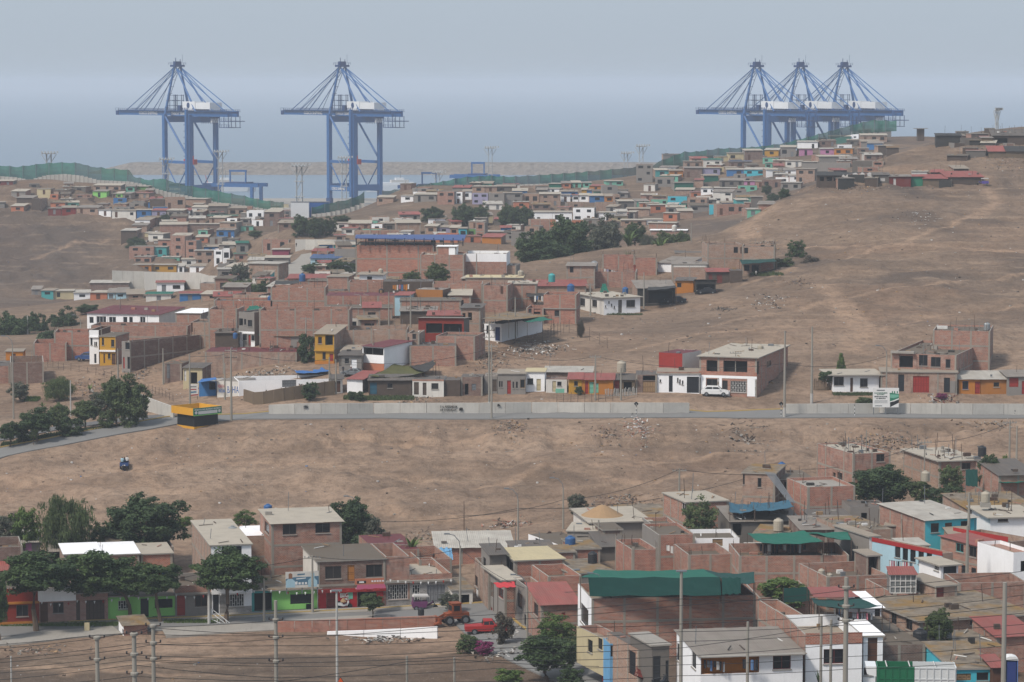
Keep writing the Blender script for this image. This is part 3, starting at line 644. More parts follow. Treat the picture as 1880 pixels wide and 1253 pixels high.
  if kk in('w','wg','wf'):
   fm={'w':frame,'wg':'frame_w','wf':'frame_w'}[kk] if not km else km
   if detail:
    g=MB();fw=0.07
    def fb(a,b,c,d):
     A,Bq,C,Dq=P(a,b,.08),P(c,b,.08),P(c,d,.08),P(a,d,.08)
     g.poly([A,Bq,C,Dq],fm)
    fb(u0,v0,u1,v0+fw);fb(u0,v1-fw,u1,v1);fb(u0,v0+fw,u0+fw,v1-fw);fb(u1-fw,v0+fw,u1,v1-fw)
    nn=max(1,round((u1-u0)/(0.8 if kk!='wg' else 0.28)))
    for i in range(1,nn):
     c=u0+(u1-u0)*i/nn;fb(c-0.03,v0+fw,c+0.03,v1-fw)
    if kk=='wg':
     nv=max(2,round((v1-v0)/0.35))
     for i in range(1,nv):
      c=v0+(v1-v0)*i/nv;q=(u1-u0)/nn
      for jx in range(nn):
       if(i+jx)%2:fb(u0+jx*q,c-0.03,u0+(jx+1)*q,c+0.03)
    if detail==2:
     Q=[P(u,v,d) for v in(v0-.1,v0-.005) for u,d in((u0-.06,0),(u1+.06,0),(u1+.06,-.09),(u0-.06,-.09))]
     for q in((3,2,6,7),(0,3,7,4),(2,1,5,6),(4,7,6,5),(0,1,2,3)):g.poly([Q[i] for i in q],'concrete')
    w=g.build('window',root)
    g=MB();g.poly([P(u0,v0,.12),P(u1,v0,.12),P(u1,v1,.12),P(u0,v1,.12)],'glass');g.build('pane',w)
   else:
    g=MB();g.poly([P(u0,v0,.12),P(u1,v0,.12),P(u1,v1,.12),P(u0,v1,.12)],'glass');g.build('window',root)
  else:
   g=MB();m=km or 'wood'
   n=max(1,round((u1-u0)/0.45)) if kk=='g' or(u1-u0)>1.6 else 1
   for i in range(n):
    a,b=u0+(u1-u0)*i/n,u0+(u1-u0)*(i+1)/n
    g.poly([P(a+.015,v0,.09),P(b-.015,v0,.09),P(b-.015,v1,.09),P(a+.015,v1,.09)],m)
    if n>1:g.poly([P(a-.02,v0,.1),P(a+.02,v0,.1),P(a+.02,v1,.1),P(a-.02,v1,.1)],'dark')
    if detail==2:
     for(q0,q1) in((0.08,0.42),(0.52,0.92)):
      za,zb_=v0+(v1-v0)*q0,v0+(v1-v0)*q1
      for zz in(za,zb_):g.poly([P(a+.08,zz-.015,.085),P(b-.08,zz-.015,.085),P(b-.08,zz+.015,.085),P(a+.08,zz+.015,.085)],'dark')
   g.poly([P(u0,v0,.13),P(u1,v0,.13),P(u1,v1,.13),P(u0,v1,.13)],'dark')
   g.build('door',root)
 for b in(bands.split(';') if bands else[]):
  t=b.split();
  if len(t)<4:continue
  f='F'
  if t[0] in 'FLR' and len(t[0])==1:f=t[0];t=t[1:]
  wf,org,ud,nd=faces[f]
  xm=xc if f=='F' else(x0-8 if f=='L' else x1+8)
  _,v1=to_face(f,float(t[4]) if len(t)>4 else xm,float(t[0]));_,v0=to_face(f,float(t[4]) if len(t)>4 else xm,float(t[1]))
  u0,u1=-0.02,wf+0.02
  if len(t)>5:
   u0,_=to_face(f,float(t[4]),float(t[0]));u1,_=to_face(f,float(t[5]),float(t[0]));u0,u1=sorted((u0,u1))
  pr=float(t[3]);g=MB();org,ud,nd=Vector(org),Vector(ud),Vector(nd)
  Q=[org+ud*u+nd*d+Vector((0,0,v)) for v in(v0,v1) for u,d in((u0,0.0),(u1,0.0),(u1,pr),(u0,pr))]
  for q in((3,2,6,7),(0,3,7,4),(2,1,5,6),(4,7,6,5),(0,1,2,3)):g.poly([Q[i] for i in q],t[2])
  g.build('ledge' if pr>0.1 else 'band',root)
 use=cols if cols is not None else True
 if use and Dm<900:
  for f,mm in(('F',F),('L',L),('R',R)):
   if not str(mm).startswith('brick'):continue
   if f=='L' and yaw<-2 or f=='R' and yaw>2:continue
   wf,org,ud,nd=faces[f];org,ud,nd=Vector(org),Vector(ud),Vector(nd)
   nb=max(1,round(wf/3.3));cw=0.27
   for i in range(nb+1):
    if detail<2 and 0<i<nb and nb>3 and i%2:continue
    c=min(max(wf*i/nb,cw/2),wf-cw/2)
    if any(a-0.1<c<b+0.1 for a,_,b,_ in holes[f]):continue
    g=MB();tp=Ht-0.01+(rr.uniform(0.0,0.5) if rs=='open' else 0)
    Q=[org+ud*(c+du)+nd*d+Vector((0,0,v)) for v in(-found*0.5,tp) for du,d in((-cw/2,-.02),(cw/2,-.02),(cw/2,0.03),(-cw/2,0.03))]
    for q in((3,2,6,7),(0,3,7,4),(2,1,5,6),(4,7,6,5)):g.poly([Q[j] for j in q],'column')
    if rs=='open' or(rebar and rr.random()<rebar):
     for du in(-.08,.08):
      b0=org+ud*(c+du)-nd*0.1+Vector((0,0,tp));g.bar(b0,b0+Vector((rr.uniform(-.1,.1),rr.uniform(-.1,.1),rr.uniform(.5,1.1))),0.03,'rust',cap=False)
    g.build('column',root)
   for s in range(1,n_st):
    v=Ht*s/n_st
    if any(b<v<d for _,b,_,d in holes[f]):continue
    g=MB();Q=[org+ud*u+nd*d+Vector((0,0,w)) for w in(v-.13,v+.13) for u,d in((0,-.02),(wf,-.02),(wf,0.02),(0,0.02))]
    for q in((3,2,6,7),(4,7,6,5),(0,1,2,3)):g.poly([Q[j] for j in q],'column')
    g.build('beam',root)
 if rs in('par','open','flat')and Dm<640:clutter=max(clutter,.7)
 elif rs in('slab','mono')and Dm<640 and roof not in('white','cream'):clutter=max(clutter,.22)
 if clutter:
  g=MB();zr=h['roof_z']-p.z
  for i in range(int(clutter*W*dep/4.5)):
   a,b=rr.uniform(-W/2+.4,W/2-.4),rr.uniform(.4,dep-.4);t=rr.random();an=rr.uniform(0,math.pi)
   m=rr.choice(['wood_d','wood_d','steel','rust','brick_r','tarp_k','concrete','cloth_w','sheet_d','tank_b' if t>.8 else 'wood_p'])
   if t<.5:
    l=rr.uniform(.6,2.2);d=Vector((math.cos(an)*l,math.sin(an)*l,rr.uniform(0,.25)))
    g.beam(Vector((a,b,zr+.08))-d*.3,Vector((a,b,zr+.1))+d*.5,.12,.06,m)
   elif t<.74:
    s=rr.uniform(.15,.5);g.box(a-s,a+s,b-s*.6,b+s*.6,zr,zr+rr.uniform(.1,.55),m)
   else:g.bar((a,b,zr),(a+rr.uniform(-.2,.2),b,zr+rr.uniform(.8,2.6)),.06,rr.choice(['wood_d','rust','steel']))
  if g.f:tag(g.build('roof_clutter',root),kind='stuff')
 HOUSES.append(h);return h
def on_roof(h,px,py):
 d=Vector(ray(px,py));t=(h['roof_z']-CAM_H)/d.z
 D=min(max(t,h['D']-1),h['D']+h['dep']*1.3)
 return Vector((d.x*t,t,h['roof_z'])) if abs(D-t)<0.1 else Vector((d.x*D,D,h['roof_z']))
def room(h,xL,xR,yT,yB,m,dy=1.0,dep=3.0,roof='roof',nm='roof_room',ops=()):
 """a smaller box standing on the house, measured by pixels at its front"""
 k=mpp(h['D']+dy);W=(xR-xL)*k;Hh=(yB-yT)*k
 q=at((xL+xR)/2,yB,h['D']+dy)-h['p'];q=Matrix.Rotation(-h['yaw'],3,'Z')@q
 g=MB();g.box(q.x-W/2,q.x+W/2,q.y,q.y+dep,min(q.z,h['roof_z']-h['p'].z)-0.02,q.z+Hh,m);g.box(q.x-W/2-.15,q.x+W/2+.15,q.y-.15,q.y+dep+.15,q.z+Hh+.003,q.z+Hh+.12,'concrete',roof)
 o=g.build(nm,h['o'])
 for(a,b,c,d,mm) in ops:
  g=MB();u0,u1=q.x-W/2+(a-xL)*k,q.x-W/2+(c-xL)*k;v0,v1=q.z+(yB-d)*k,q.z+(yB-b)*k
  g.box(u0,u1,q.y-.03,q.y+.1,v0,v1,mm);g.build('door' if 'd' in mm else 'window',o)
 return o
# --- rooftop and street things
_tank={}
def tank(label,pos,h_m=1.6,kind='tank_b',stand=0.0,cat='water tank',lid=None):
 k=(kind,)
 if k not in _tank:
  a=MB();pr=[(0,0),(.46,0),(.5,.03)]
  z=.03
  for i in range(4):pr+=[(.5,z+.12),(.475,z+.14),(.5,z+.16)];z+=.16
  pr+=[(.5,.78),(.44,.86),(.2,.95)]
  a.lathe(pr,kind,16);b=MB();b.lathe([(.2,.94),(.21,.99),(.17,1.0),(0,1.0)],lid or kind,12)
  _tank[k]=(a.mesh('shell'),b.mesh('lid'))
 o=empty('water_tank',pos);tag(o,label,cat,'rooftop water tanks');w=h_m*0.78
 if stand:
  g=MB();g.box(-w*.55,w*.55,-w*.55,w*.55,-0.05,stand,'concrete');g.build('stand',o)
 link('shell',_tank[k][0],o,(0,0,stand),None,(w,w,h_m));link('lid',_tank[k][1],o,(0,0,stand),None,(w,w,h_m))
 return o
_polem={}
def pole(label,px,yb,yt,D=None,kind='pole',r=0.15,arms=1,name='utility_pole',cat='pole',lamp=None,group='utility poles',base=None,yaw=0.0):
 p=hit(px,yb) if D is None else at(px,yb,D)
 if D is not None:p.z=min(p.z,gz(p.x,p.y))
 top=at(px,yt,p.y).z;Hh=top-p.z
 o=empty(name,p,yaw);tag(o,label,cat,group)
 g=MB();g.tube([(0,0,-0.6),(0,0,Hh*.5),(0,0,Hh)],r,kind,8,[r*1.15,r*.9,r*.62]);g.build('shaft',o)
 if base=='w':
  g=MB();g.tube([(0,0,0),(0,0,1.6)],r*1.2,'pole_w',8);g.build('base_paint',o)
 for i in range(arms):
  z=Hh-0.35-i*1.1;g=MB();g.beam((-0.95,0.0,z),(0.95,0.0,z),.11,.12,'wood_d' if i%2 else 'concrete')
  for x in(-.85,-.4,.4,.85):g.bar((x,0,z),(x,0,z+.28),.09,'steel',n=5)
  g.build('crossarm',o)
 if lamp:
  s=-1 if lamp=='l' else 1
  g=MB();g.tube([(0,0,Hh-.3),(s*.1,0,Hh+.5),(s*.7,0,Hh+1.2),(s*1.5,0,Hh+1.35)],.05,'steel',6);g.build('lamp_arm',o)
  g=MB();g.box(s*1.5-.32,s*1.5+.32,-.12,.12,Hh+1.28,Hh+1.42,'steel');g.build('lamp_head',o)
 return o
def wire(a,b,sag=0.6,r=0.018,label=None,name='power_line',group='overhead power lines',n=10):
 A,Bp=at(*a),at(*b);g=MB()
 pts=[A.lerp(Bp,t/n)-Vector((0,0,sag*4*(t/n)*(1-t/n))) for t in range(n+1)]
 g.tube(pts,r,'wire',4);o=g.build(name);tag(o,label,'cable',group);return o
def cloth_sheet(label,corners,m,name='tarpaulin',cat='tarpaulin',sag=0.25,n=8,parent=None,group=None,thick=0.03,wav=0.06):
 """sagging sheet between four world points, with thickness"""
 c=[Vector(q) for q in corners];g=MB();rr=random.Random(int(abs(c[0].x*91+c[0].y*7)))
 ph=rr.uniform(0,6)
 def pt(u,v):
  a=c[0].lerp(c[1],u);b=c[3].lerp(c[2],u);q=a.lerp(b,v)
  q.z-=sag*4*u*(1-u)*0.6+sag*4*v*(1-v)*0.4-wav*math.sin(u*17+v*9+ph)*min(1,6*v*(1-v)+6*u*(1-u));return q
 G=[[pt(i/n,j/n) for j in range(n+1)] for i in range(n+1)]
 up=Vector((0,0,thick));nn=(c[1]-c[0]).cross(c[3]-c[0]).normalized()*thick
 for i in range(n):
  for j in range(n):
   q=[G[i][j],G[i+1][j],G[i+1][j+1],G[i][j+1]]
   g.poly(q,m,smooth=True);g.poly([x-nn for x in q[::-1]],m,smooth=True)
 o=g.build(name,parent,weld=False)
 if parent is None:tag(o,label,cat,group)
 return o
# --- coloured row along the front street
Y1=13
H('dark red house with orange base behind the leftmost street tree',-24,71,1149,1079,Y1,9,'darkred',roof='roof_d',rs='par',ph=.5,name='house',ops='F w 30,1111,52,1132; F d:wood 0,1108,13,1149',bands='1105.5 1109.5 orange 0.22; 1142 1152 orange 0.04')
H('house with white sign board above red and white stone cladding',71.5,139,1145,1079,Y1,9,'stone',roof='roof',rs='par',ph=.4,ops='F d:wood 74,1107,88,1143; F w 97,1106,117,1126',bands='1079 1104 white 0.12')
H('stone clad house with wide brown garage doors',139.5,198,1142,1089,Y1,9,'stone',roof='roof_d',rs='slab',ops='F d:wood_d 140,1103,147,1142; F g:wood_d 158,1102,192,1141')
H('lime green house with white grille window and black skirting',198.5,251,1138,1095,Y1,9,'lime',roof='roof_d',rs='slab',ops='F wg 217,1103,236,1119',bands='1136.5 1141 paint_k 0.03')
H('lime green house with recessed porch and black door',251.5,322,1135,1094,Y1,9,'lime',roof='roof_d',rs='slab',ops='F d:door_k 258,1099,273,1133; F o 284,1100,317,1117',bands='1117 1120 lime 0.25 282 319; 1132 1138 paint_k 0.03 280 322')
H('grey plastered house with red door under a brick parapet',322.5,388.5,1132,1075,Y1,9,'cement',roof='roof_d',rs='par',ph=.8,clutter=1.5,ops='F d:door_r 325,1094,340,1131; F w:wood 358,1093,381,1114',bands='1075 1088 brick 0.03; 1088 1091 concrete 0.35')
WH=H('three storey white fronted house with tall curtained window and brick side',389,462,1128,999,Y1,19,'white',L='brick_p',R='brick_p',roof='roof_l',rs='slab',st=3,clutter=.35,ops='F w:steel 407,1003,444,1027; F wg 418,1091,448,1114; F d:door_k 391,1091,402,1127',bands='1078 1089 white 0.6; 1090 1129 mosaic 0.02 403 417; 1115 1128 mosaic 0.02 403 462')
H('turquoise narrow house with dark open garage',462.5,500,1123,1084,Y1,8,'teal',roof='roof_d',rs='slab',ops='F o 467,1089,499,1122',clutter=1)
H('lime green shop with black shutter below the clinic billboard',500.5,583,1121,1082,Y1,9,'lime',roof='ochre',rs='slab',over=.5,clutter=.6,ops='F d:paint_k 533,1091,573,1109; F d:paint_k 562,1109,573,1120',bands='1119 1123 paint_k 0.03')
SHOP=H('bright red corner shop with crimson awning and brick upper floor',583.5,708,1117,1028,Y1,11,'brick_d',L='offwhite',roof='roof_d',rs='slab',st=2,ops='F w 597,1040,627,1063; F w 672,1037,702,1060; F d:ply 638,1038,651,1067; F d:maroon 600,1087,619,1117; F o 657,1085,690,1115',bands='1080 1087 paint_r 0.25; 1087 1118 red 0.03 584 599; 1087 1118 red 0.03 620 655; 1087 1118 red 0.03 691 708')
H('grey mosaic fronted house with white barred window beside the red shop',708.5,752,1112,1020,Y1,10,'brick',roof='roof_d',rs='par',ph=1.6,ops='F wg 712,1073,749,1101',bands='1066 1070 concrete 0.4; 1101 1113 mosaic 0.03; 1070 1101 mosaic 0.02 708.5 711.5')
H('mosaic fronted house with grey steel garage gates',752.5,830,1108,1054,Y1,12,'mosaic',L='brick',R='brick',roof='roof_l',rs='par',ph=.7,clutter=1.0,ops='F wg 757,1074,771,1104; F g:garage 784,1074,817,1106',bands='1054 1064 brick 0.03; 1064 1068 concrete 0.35')
H('low hut with ochre roof beside the orange loader',830,868,1112,1084,10,8,'offwhite',roof='ochre',rs='slab',ops='F o 846,1092,862,1112')
BT=H('tall brick house with blue tank on a pale roof',500,628,1078,958,13,10,'brick',roof='roof_l',rs='mono',rise=.3,st=3,ops='F w 519,963,544,982; F w 579,961,606,979; L w 486,960,494,979')
H('low white roofed house squeezed beside the tall brick house',436,499,1062,982,13,8,'brick_p',roof='white',rs='flat')
H('brick house with white roof and crumpled blue sheet',192,256,1085,1018,13,9,'brick',roof='white',rs='slab',rebar=.3)
H('brick house with white slab behind the lime houses',260,317,1080,1017,13,8,'brick_r',roof='roof_l',rs='slab',clutter=.4)
H('pale brick house with sloping ochre roof under the round tree',202,250,1055,1003,13,9,'brick_p',L='cream',roof='ochre',rs='mono',rise=.8,ops='F o 240,1003,250,1014')
H('brick house with dark roof and loose bricks under the round tree',257,319,1055,1004,13,9,'brick',roof='roof_d',rs='par',ph=.3,clutter=1.2)
H('unfinished red brick house above the leftmost street tree',-26,42,1085,1003,13,8,'brick_d',roof='roof_d',rs='open',ph=1.0,clutter=1.2)
H('grey tin shack with pink wall patch beside the willow',30,74,1050,996,13,6,'cement',roof='sheet_l',rs='mono',rise=.7,bands='997 1012 pink 0.03 46 58',name='shack',cat='shack')
H('open shack under layered grey reed mats',92,150,1058,1012,8,6,'wood_d',roof='sheet',rs='mono',rise=1.3,ops='F o 96,1014,146,1040',name='shack',cat='shack')
H('low white roofed house half hidden by street trees',120,186,1088,1017,13,8,'brick_p',roof='white',rs='slab')
H('red awning brick house at the picture edge',-40,14,1098,1048,13,5,'brick',roof='sheet_r',rs='mono')
H('brick yard with maroon sheet roof behind the shop',690,770,1062,1008,13,12,'brick',roof='sheet_m',rs='flat',clutter=.3)
H('brick yard wall around the banana plant',770,830,1075,1026,13,10,'brick',roof='roof_d',rs='par',ph=2.2,rebar=.6)
LB=H('long brick house with white sheet roof and blue tarpaulin',800,942,1060,1005,4,8,'brick_r',roof='sheet_l',rs='mono',rise=.8,D=352)
# --- the block along the cross street
H('pale brick house with rooftop shack above the loader',897,940,1120,1048,10,10,'brick_p',roof='roof_d',rs='par',ph=.9,ops='L w 871,1057,877,1077; L d:white 873,1078,878,1097',clutter=.6)
H('grey cement room with blackened reed roof',899,930,1078,1018,12,5,'cement_d',L='cement',roof='sheet_d',rs='mono',rise=.5,ops='L w 887,1024,892,1040',clutter=1.5,D=327)
H('grey house with bright red awning over the balcony',926,952,1140,1064,14,9,'brick',L='cement',roof='roof_l',rs='slab',over=.5,ops='L o 888,1065,905,1092; L w:door_r 915,1080,924,1098; L d:door_r 883,1108,890,1135; L d:door_r 895,1113,904,1138',st=2)
TB=H('tall red brick house with cream roof and grey window side',945,1037,1100,1028,13,9,'brick_r',L='cement',roof='cream',rs='slab',ops='L w 935,1031,942,1048',st=2,D=326)
H('grey fronted house with tall dark window on the cross street',976,1010,1158,1083,13,9,'brick_p',L='cement',roof='roof_d',rs='par',ph=.9,ops='L w 950,1090,959,1117; L d:door_k 962,1130,970,1156',st=2)
H('brick wall block with raw columns under the tall brick house',1006,1068,1130,1056,13,8,'brick_r',roof='roof_d',rs='par',ph=1.2,D=316)
H('brick house with rusty red sheet roof on the cross street',993,1064,1180,1109,10,8.5,'brick',roof='sheet_r',rs='mono',rise=.9,ops='L w 980,1108,988,1130; F d:door_r 1031,1125,1038,1137',st=2)
BIG=H('large brick building carrying the dark green shade net',1083,1391,1182,1094,7.5,9,'brick',L='white',roof='roof',rs='par',ph=.9,st=2,ops='L w 1066,1113,1080,1148; L o 1065,1160,1075,1180',D=287)
H('cream yellow house with black arched windows',1109,1150,1212,1172,20,7.5,'brick',L='cream',roof='roof',rs='par',ph=.8,ops='L wg:paint_k 1079,1175,1088,1198; L w 1098,1170,1106,1193',D=276)
H('light blue house with black garden gate',1119,1153,1236,1180,10,3,'tarp_lb',roof='roof_d',rs='par',ph=.4,ops='F d:door_k 1121,1186,1128,1206',D=270)
H('brown brick lean to beside the light blue house',1172,1196,1252,1191,17,9,'brick_p',roof='sheet_d',rs='flat',D=263,ops='L d:door_k 1154,1196,1167,1240')
H('narrow grey porch house with black door',1196,1229,1262,1184,17,6,'cement_d',roof='concrete',rs='slab',ops='F d:door_k 1199,1205,1213,1260; F d:door_k 1222,1213,1228,1262',D=260)
BW=H('white house with orange laundry balcony and grey sheet roof',1283,1476,1300,1201,9,10,'white',roof='sheet',rs='mono',rise=.5,st=2,D=252,ops='F o:orange 1286,1203,1394,1237; F w:maroon 1419,1199,1452,1229; L w 1237,1179,1248,1211; L w 1270,1195,1278,1227; L d:door_k 1231,1228,1240,1262',bands='1201 1203 concrete 0.7')
BW2=H('white house with brick roof terrace and shuttered window',1476.5,1583,1290,1162,6,10,'white',L='brick',R='white',roof='roof',rs='par',ph=1.1,st=2,D=254,ops='F w:maroon 1512,1192,1551,1219',bands='1162 1183 brick_r 0.03')
H('white bay with tall brown door beside the brick terrace',1583.5,1620,1290,1166,6,8,'white',roof='white',rs='slab',st=2,D=255,ops='F d:wood 1593,1171,1611,1217; F w 1585,1226,1602,1240')
H('brick terrace house with laundry under the dark net',1540,1624,1240,1146,6,7,'brick',roof='roof',rs='par',ph=1.3,D=268)
H('white cornered house with brown shutter',1578,1618,1200,1115,10,6,'white',R='white',roof='white',rs='mono',rise=.5,D=277,ops='F w:wood 1606,1112,1616,1135')
OC=H('brick house with ochre roof and slot windows',1682,1905,1200,1134,18,13,'brick_p',roof='ochre',rs='slab',over=.35,st=2,D=276,ops='F w 1781,1139,1812,1147; F w 1815,1139,1832,1147; L w 1636,1124,1646,1146; L w 1663,1134,1675,1157')
H('brick roof room with tall brown door',1717,1758,1122,1076,22,7,'brick_p',roof='roof',rs='slab',D=287,ops='F d:maroon 1718,1079,1733,1121')
H('long brick yard wall behind the roof room',1757,1885,1135,1068,6,6,'brick',roof='ochre',rs='par',ph=2.3,D=299)
H('brick terrace below the white framed cage',1640,1690,1150,1088,12,9,'brick',roof='roof_d',rs='par',ph=1.0,D=288)
H('low brick terrace with domed tanks',1516,1632,1118,1056,14,9,'brick',roof='roof_d',rs='par',ph=1.1,D=303,clutter=.8,rebar=.5)
H('dark open brick room on the terrace',1592,1616,1095,1020,14,4,'brick_d',roof='roof',rs='slab',D=308,ops='F o 1595,1022,1611,1056',st=1)
H('long brick wall block below the green roof nets',1355,1560,1085,1019,3,9,'brick',roof='roof_d',rs='par',ph=1.1,D=318,clutter=1.2,rebar=.5,st=2)
H('brick courtyard house with pale mortar',1263,1345,1075,1017,9,8,'brick',roof='roof_d',rs='par',ph=.9,D=324,clutter=1,rebar=.4)
H('small brick terrace with white sheets beside the green net',1160,1208,1065,1008,12,8,'brick_r',roof='roof_d',rs='open',ph=.7,D=326,clutter=1.4)
H('brick house with ochre edged roof and hanging laundry',1208,1276,1062,980,10,9,'brick_r',L='cement',roof='roof_d',rs='par',ph=.35,D=338,clutter=.8,st=2)
H('cement house with two ochre roofs',1050,1130,1090,1052,20,9,'cement',roof='ochre',rs='slab',D=322)
H('brick house with blue tank and ochre roof',1056,1102,1070,1008,10,8,'brick_r',roof='ochre',rs='slab',D=338)
H('small brick house with ochre roof beside the blue tank',1022,1056,1068,1014,10,5,'brick',roof='ochre',rs='slab',D=334)
H('low house with reed covered roof behind the tall brick house',948,1024,1072,1016,8,8,'brick_d',roof='sheet_d',rs='mono',rise=.3,D=341,clutter=1.6)
H('low white walled house with dark earth roof',1036,1098,1045,1001,24,11,'brick_p',L='white',roof='roof_d',rs='flat',D=352,ops='L w:white 982,989,992,1000')
SD=H('grey unfinished house with a sand heap on its slab',1085,1192,1020,958,10,12,'cement',L='offwhite',roof='roof_l',rs='slab',over=.5,D=362,clutter=.4)
H('dark brick annex under the sand heap house',1107,1142,1030,973,10,5,'brick_d',roof='roof_d',rs='slab',D=354)
H('house with sagging black sheet roof by the tall pole',1100,1150,1035,1004,8,7,'cement_d',roof='sheet_d',rs='mono',rise=.8,D=348)
H('ochre roofed brick house behind the sand heap',1150,1232,1000,950,8,9,'brick_p',roof='ochre',rs='mono',rise=.4,D=372,clutter=.5)
BB=H('brick house with white framed window and pale roof',1258,1338,1000,921,16,9,'brick',roof='roof_l',rs='slab',D=364,ops='L w:white 1252,924,1260,943',clutter=.7,st=2)
H('white mesh fence house with red potted plants',1276,1358,1035,987,4,7,'white',roof='roof_d',rs='par',ph=.5,D=342,ops='F d:wood_p 1308,990,1327,1003')
H('shanty roofs of rusty sheets below the blue tarpaulins',1340,1470,1010,957,5,10,'cement_d',roof='sheet',rs='mono',rise=.5,D=352,clutter=1.8,ops='F o 1345,962,1362,985; F o 1440,965,1452,985',name='shanty',cat='shack')
H('pale brick house with shadow coloured right wall and leaning poles',1363,1422,955,869,-14,9,'brick_p',R='brick_d',roof='ochre',rs='slab',D=376,ops='F w 1391,878,1398,895; F w 1363,871,1367,890',st=2,clutter=.6)  # right wall gets dark brick so its shadow is painted in
H('dark brick lean to behind the leaning poles',1422,1492,948,880,6,8,'brick_d',roof='roof_d',rs='slab',D=380,clutter=.8,ops='F o 1440,885,1452,905')
H('plain red brick box house with concrete beam',1481,1571,968,892,12,9,'brick_r',roof='concrete',rs='par',ph=.4,D=366,st=2,clutter=.4)
H('cement ground floor below the red brick box',1488,1560,990,948,8,4,'cement',roof='sheet_d',rs='mono',rise=.3,D=356,ops='F o 1490,950,1501,972',clutter=1.4)
UH=H('unfinished brick house crowned with tanks and boards',1564,1636,905,831,18,12,'brick',roof='roof_l',rs='par',ph=.2,D=386,st=2,ops='F w 1609,834,1624,848; L o 1529,868,1534,884; L o 1537,868,1546,883',clutter=2.2,rebar=.8)
H('brick house with broken white roof slabs',1722,1804,905,846,14,13,'brick',L='brick_p',roof='roof_l',rs='slab',D=386,clutter=2.2,ops='F w 1766,850,1782,862',over=.4)
H('brick house with teal roof net at the picture edge',1832,1905,950,872,8,10,'brick',roof='sheet_d',rs='mono',rise=.8,D=368)
H('low house with scrap roof below the picture edge',1775,1905,975,934,10,10,'brick_p',roof='ochre',rs='mono',rise=.6,D=354,clutter=1.6)
TQ=H('turquoise fronted house with pale sheet roof',1695,1796,1000,953,20,12,'turq',L='brick',roof='sheet_l',rs='mono',rise=.4,D=340,ops='F w 1709,961,1724,978; F d:wood 1735,960,1748,982; F w 1764,957,1778,975')
H('white house with flat brim roof beside the beige tank',1816,1905,1000,950,6,9,'white',roof='roof_l',rs='slab',over=.5,D=345,clutter=1.2,ops='F w:wood 1832,953,1851,958')
H('cream walled house with broad red parapet',1846,1905,1030,992,36,9,'brick_p',L='cream',roof='roof_d',rs='par',ph=.8,D=332,ops='L w 1788,972,1799,981; L w 1803,975,1813,984',bands='L 984 994 paint_r 0.04')
PB=H('pale blue school like building with red parapet and barred windows',1728,1750,1088,1014,33,12,'brick_p',L='sky',roof='roof_d',rs='par',ph=.7,D=313,st=2,cols=False,ops='L w:door_k 1643,999,1653,1024; L w:door_k 1657,1003,1667,1029; L w:door_k 1671,1007,1681,1032; L w:door_k 1686,1010,1696,1037; L w:door_k 1701,1014,1711,1040',bands='L 1011 1019 paint_r 0.05')
H('brick house with pink sheet roof and green window',1800,1858,1072,1002,30,7.5,'brick_d',L='brick',roof='sheet_r',rs='mono',rise=.3,D=318,st=2,ops='L w:teal 1755,993,1769,1014; L w 1779,1003,1793,1023; L d:door_k 1765,1038,1773,1057; L d:door_k 1783,1043,1792,1064')
H('white house with dark gate at the picture edge',1858,1905,1080,1012,20,8,'white',roof='brick',rs='par',ph=.4,D=310,ops='F o 1874,1030,1890,1050')
H('small white porch with black double gate',1726,1760,1078,1038,20,5,'white',roof='roof_l',rs='slab',over=.4,D=307,ops='F d:door_k 1732,1040,1756,1066; L wg 1715,1031,1724,1048')
H('grey walled house with white end beside the pale blue building',1595,1614,1058,985,20,9,'white',L='cement',roof='roof',rs='slab',D=324,ops='F w:door_k 1607,988,1613,1006; L w 1572,1003,1575,1012')
H('scrap roofed low house behind the green nets',1560,1640,1030,972,16,11,'brick_p',roof='ochre',rs='flat',D=336,clutter=2.2)
H('low brick yard with rusty scrap roof',1470,1562,1030,972,4,9,'brick_d',roof='sheet',rs='mono',rise=.3,D=340,clutter=2.4)
H('grey block wall house with broken shutters',1560,1630,985,930,4,6,'cement',roof='sheet_d',rs='flat',D=360,clutter=1.8,ops='F o 1581,942,1592,962')
H('dark tarred roof house below the green cypress',1600,1700,1270,1182,10,14,'brick_d',roof='roof_d',rs='flat',D=258,clutter=.6)
H('low turquoise workshop behind the white truck',1747,1830,1275,1228,4,12,'turq',roof='ochre',rs='slab',D=248,ops='F d:wood_p 1750,1237,1783,1250; F w 1793,1235,1815,1250',clutter=1.0)
H('brown wooden kiosk beside the blue portable toilet',1822,1842,1270,1225,4,4,'wood',roof='sheet_r',rs='mono',rise=.3,D=247,name='kiosk',cat='kiosk')
H('pink sheet roofed lean to at the lower picture edge',1828,1905,1215,1168,10,7,'brick',roof='sheet_r',rs='mono',rise=.6,D=266)
H('low ochre roofed brick extension below the ochre house',1700,1850,1235,1190,12,9,'brick',roof='ochre',rs='flat',D=262,clutter=1.6)
H('brick yard with leafy plant and green screen',1392,1500,1130,1096,5,10,'brick',roof='roof_d',rs='par',ph=1.6,D=299)
H('brick stair wall left of the white terrace house',1440,1478,1240,1128,12,9,'brick',roof='roof',rs='par',ph=1.0,D=272,st=3)
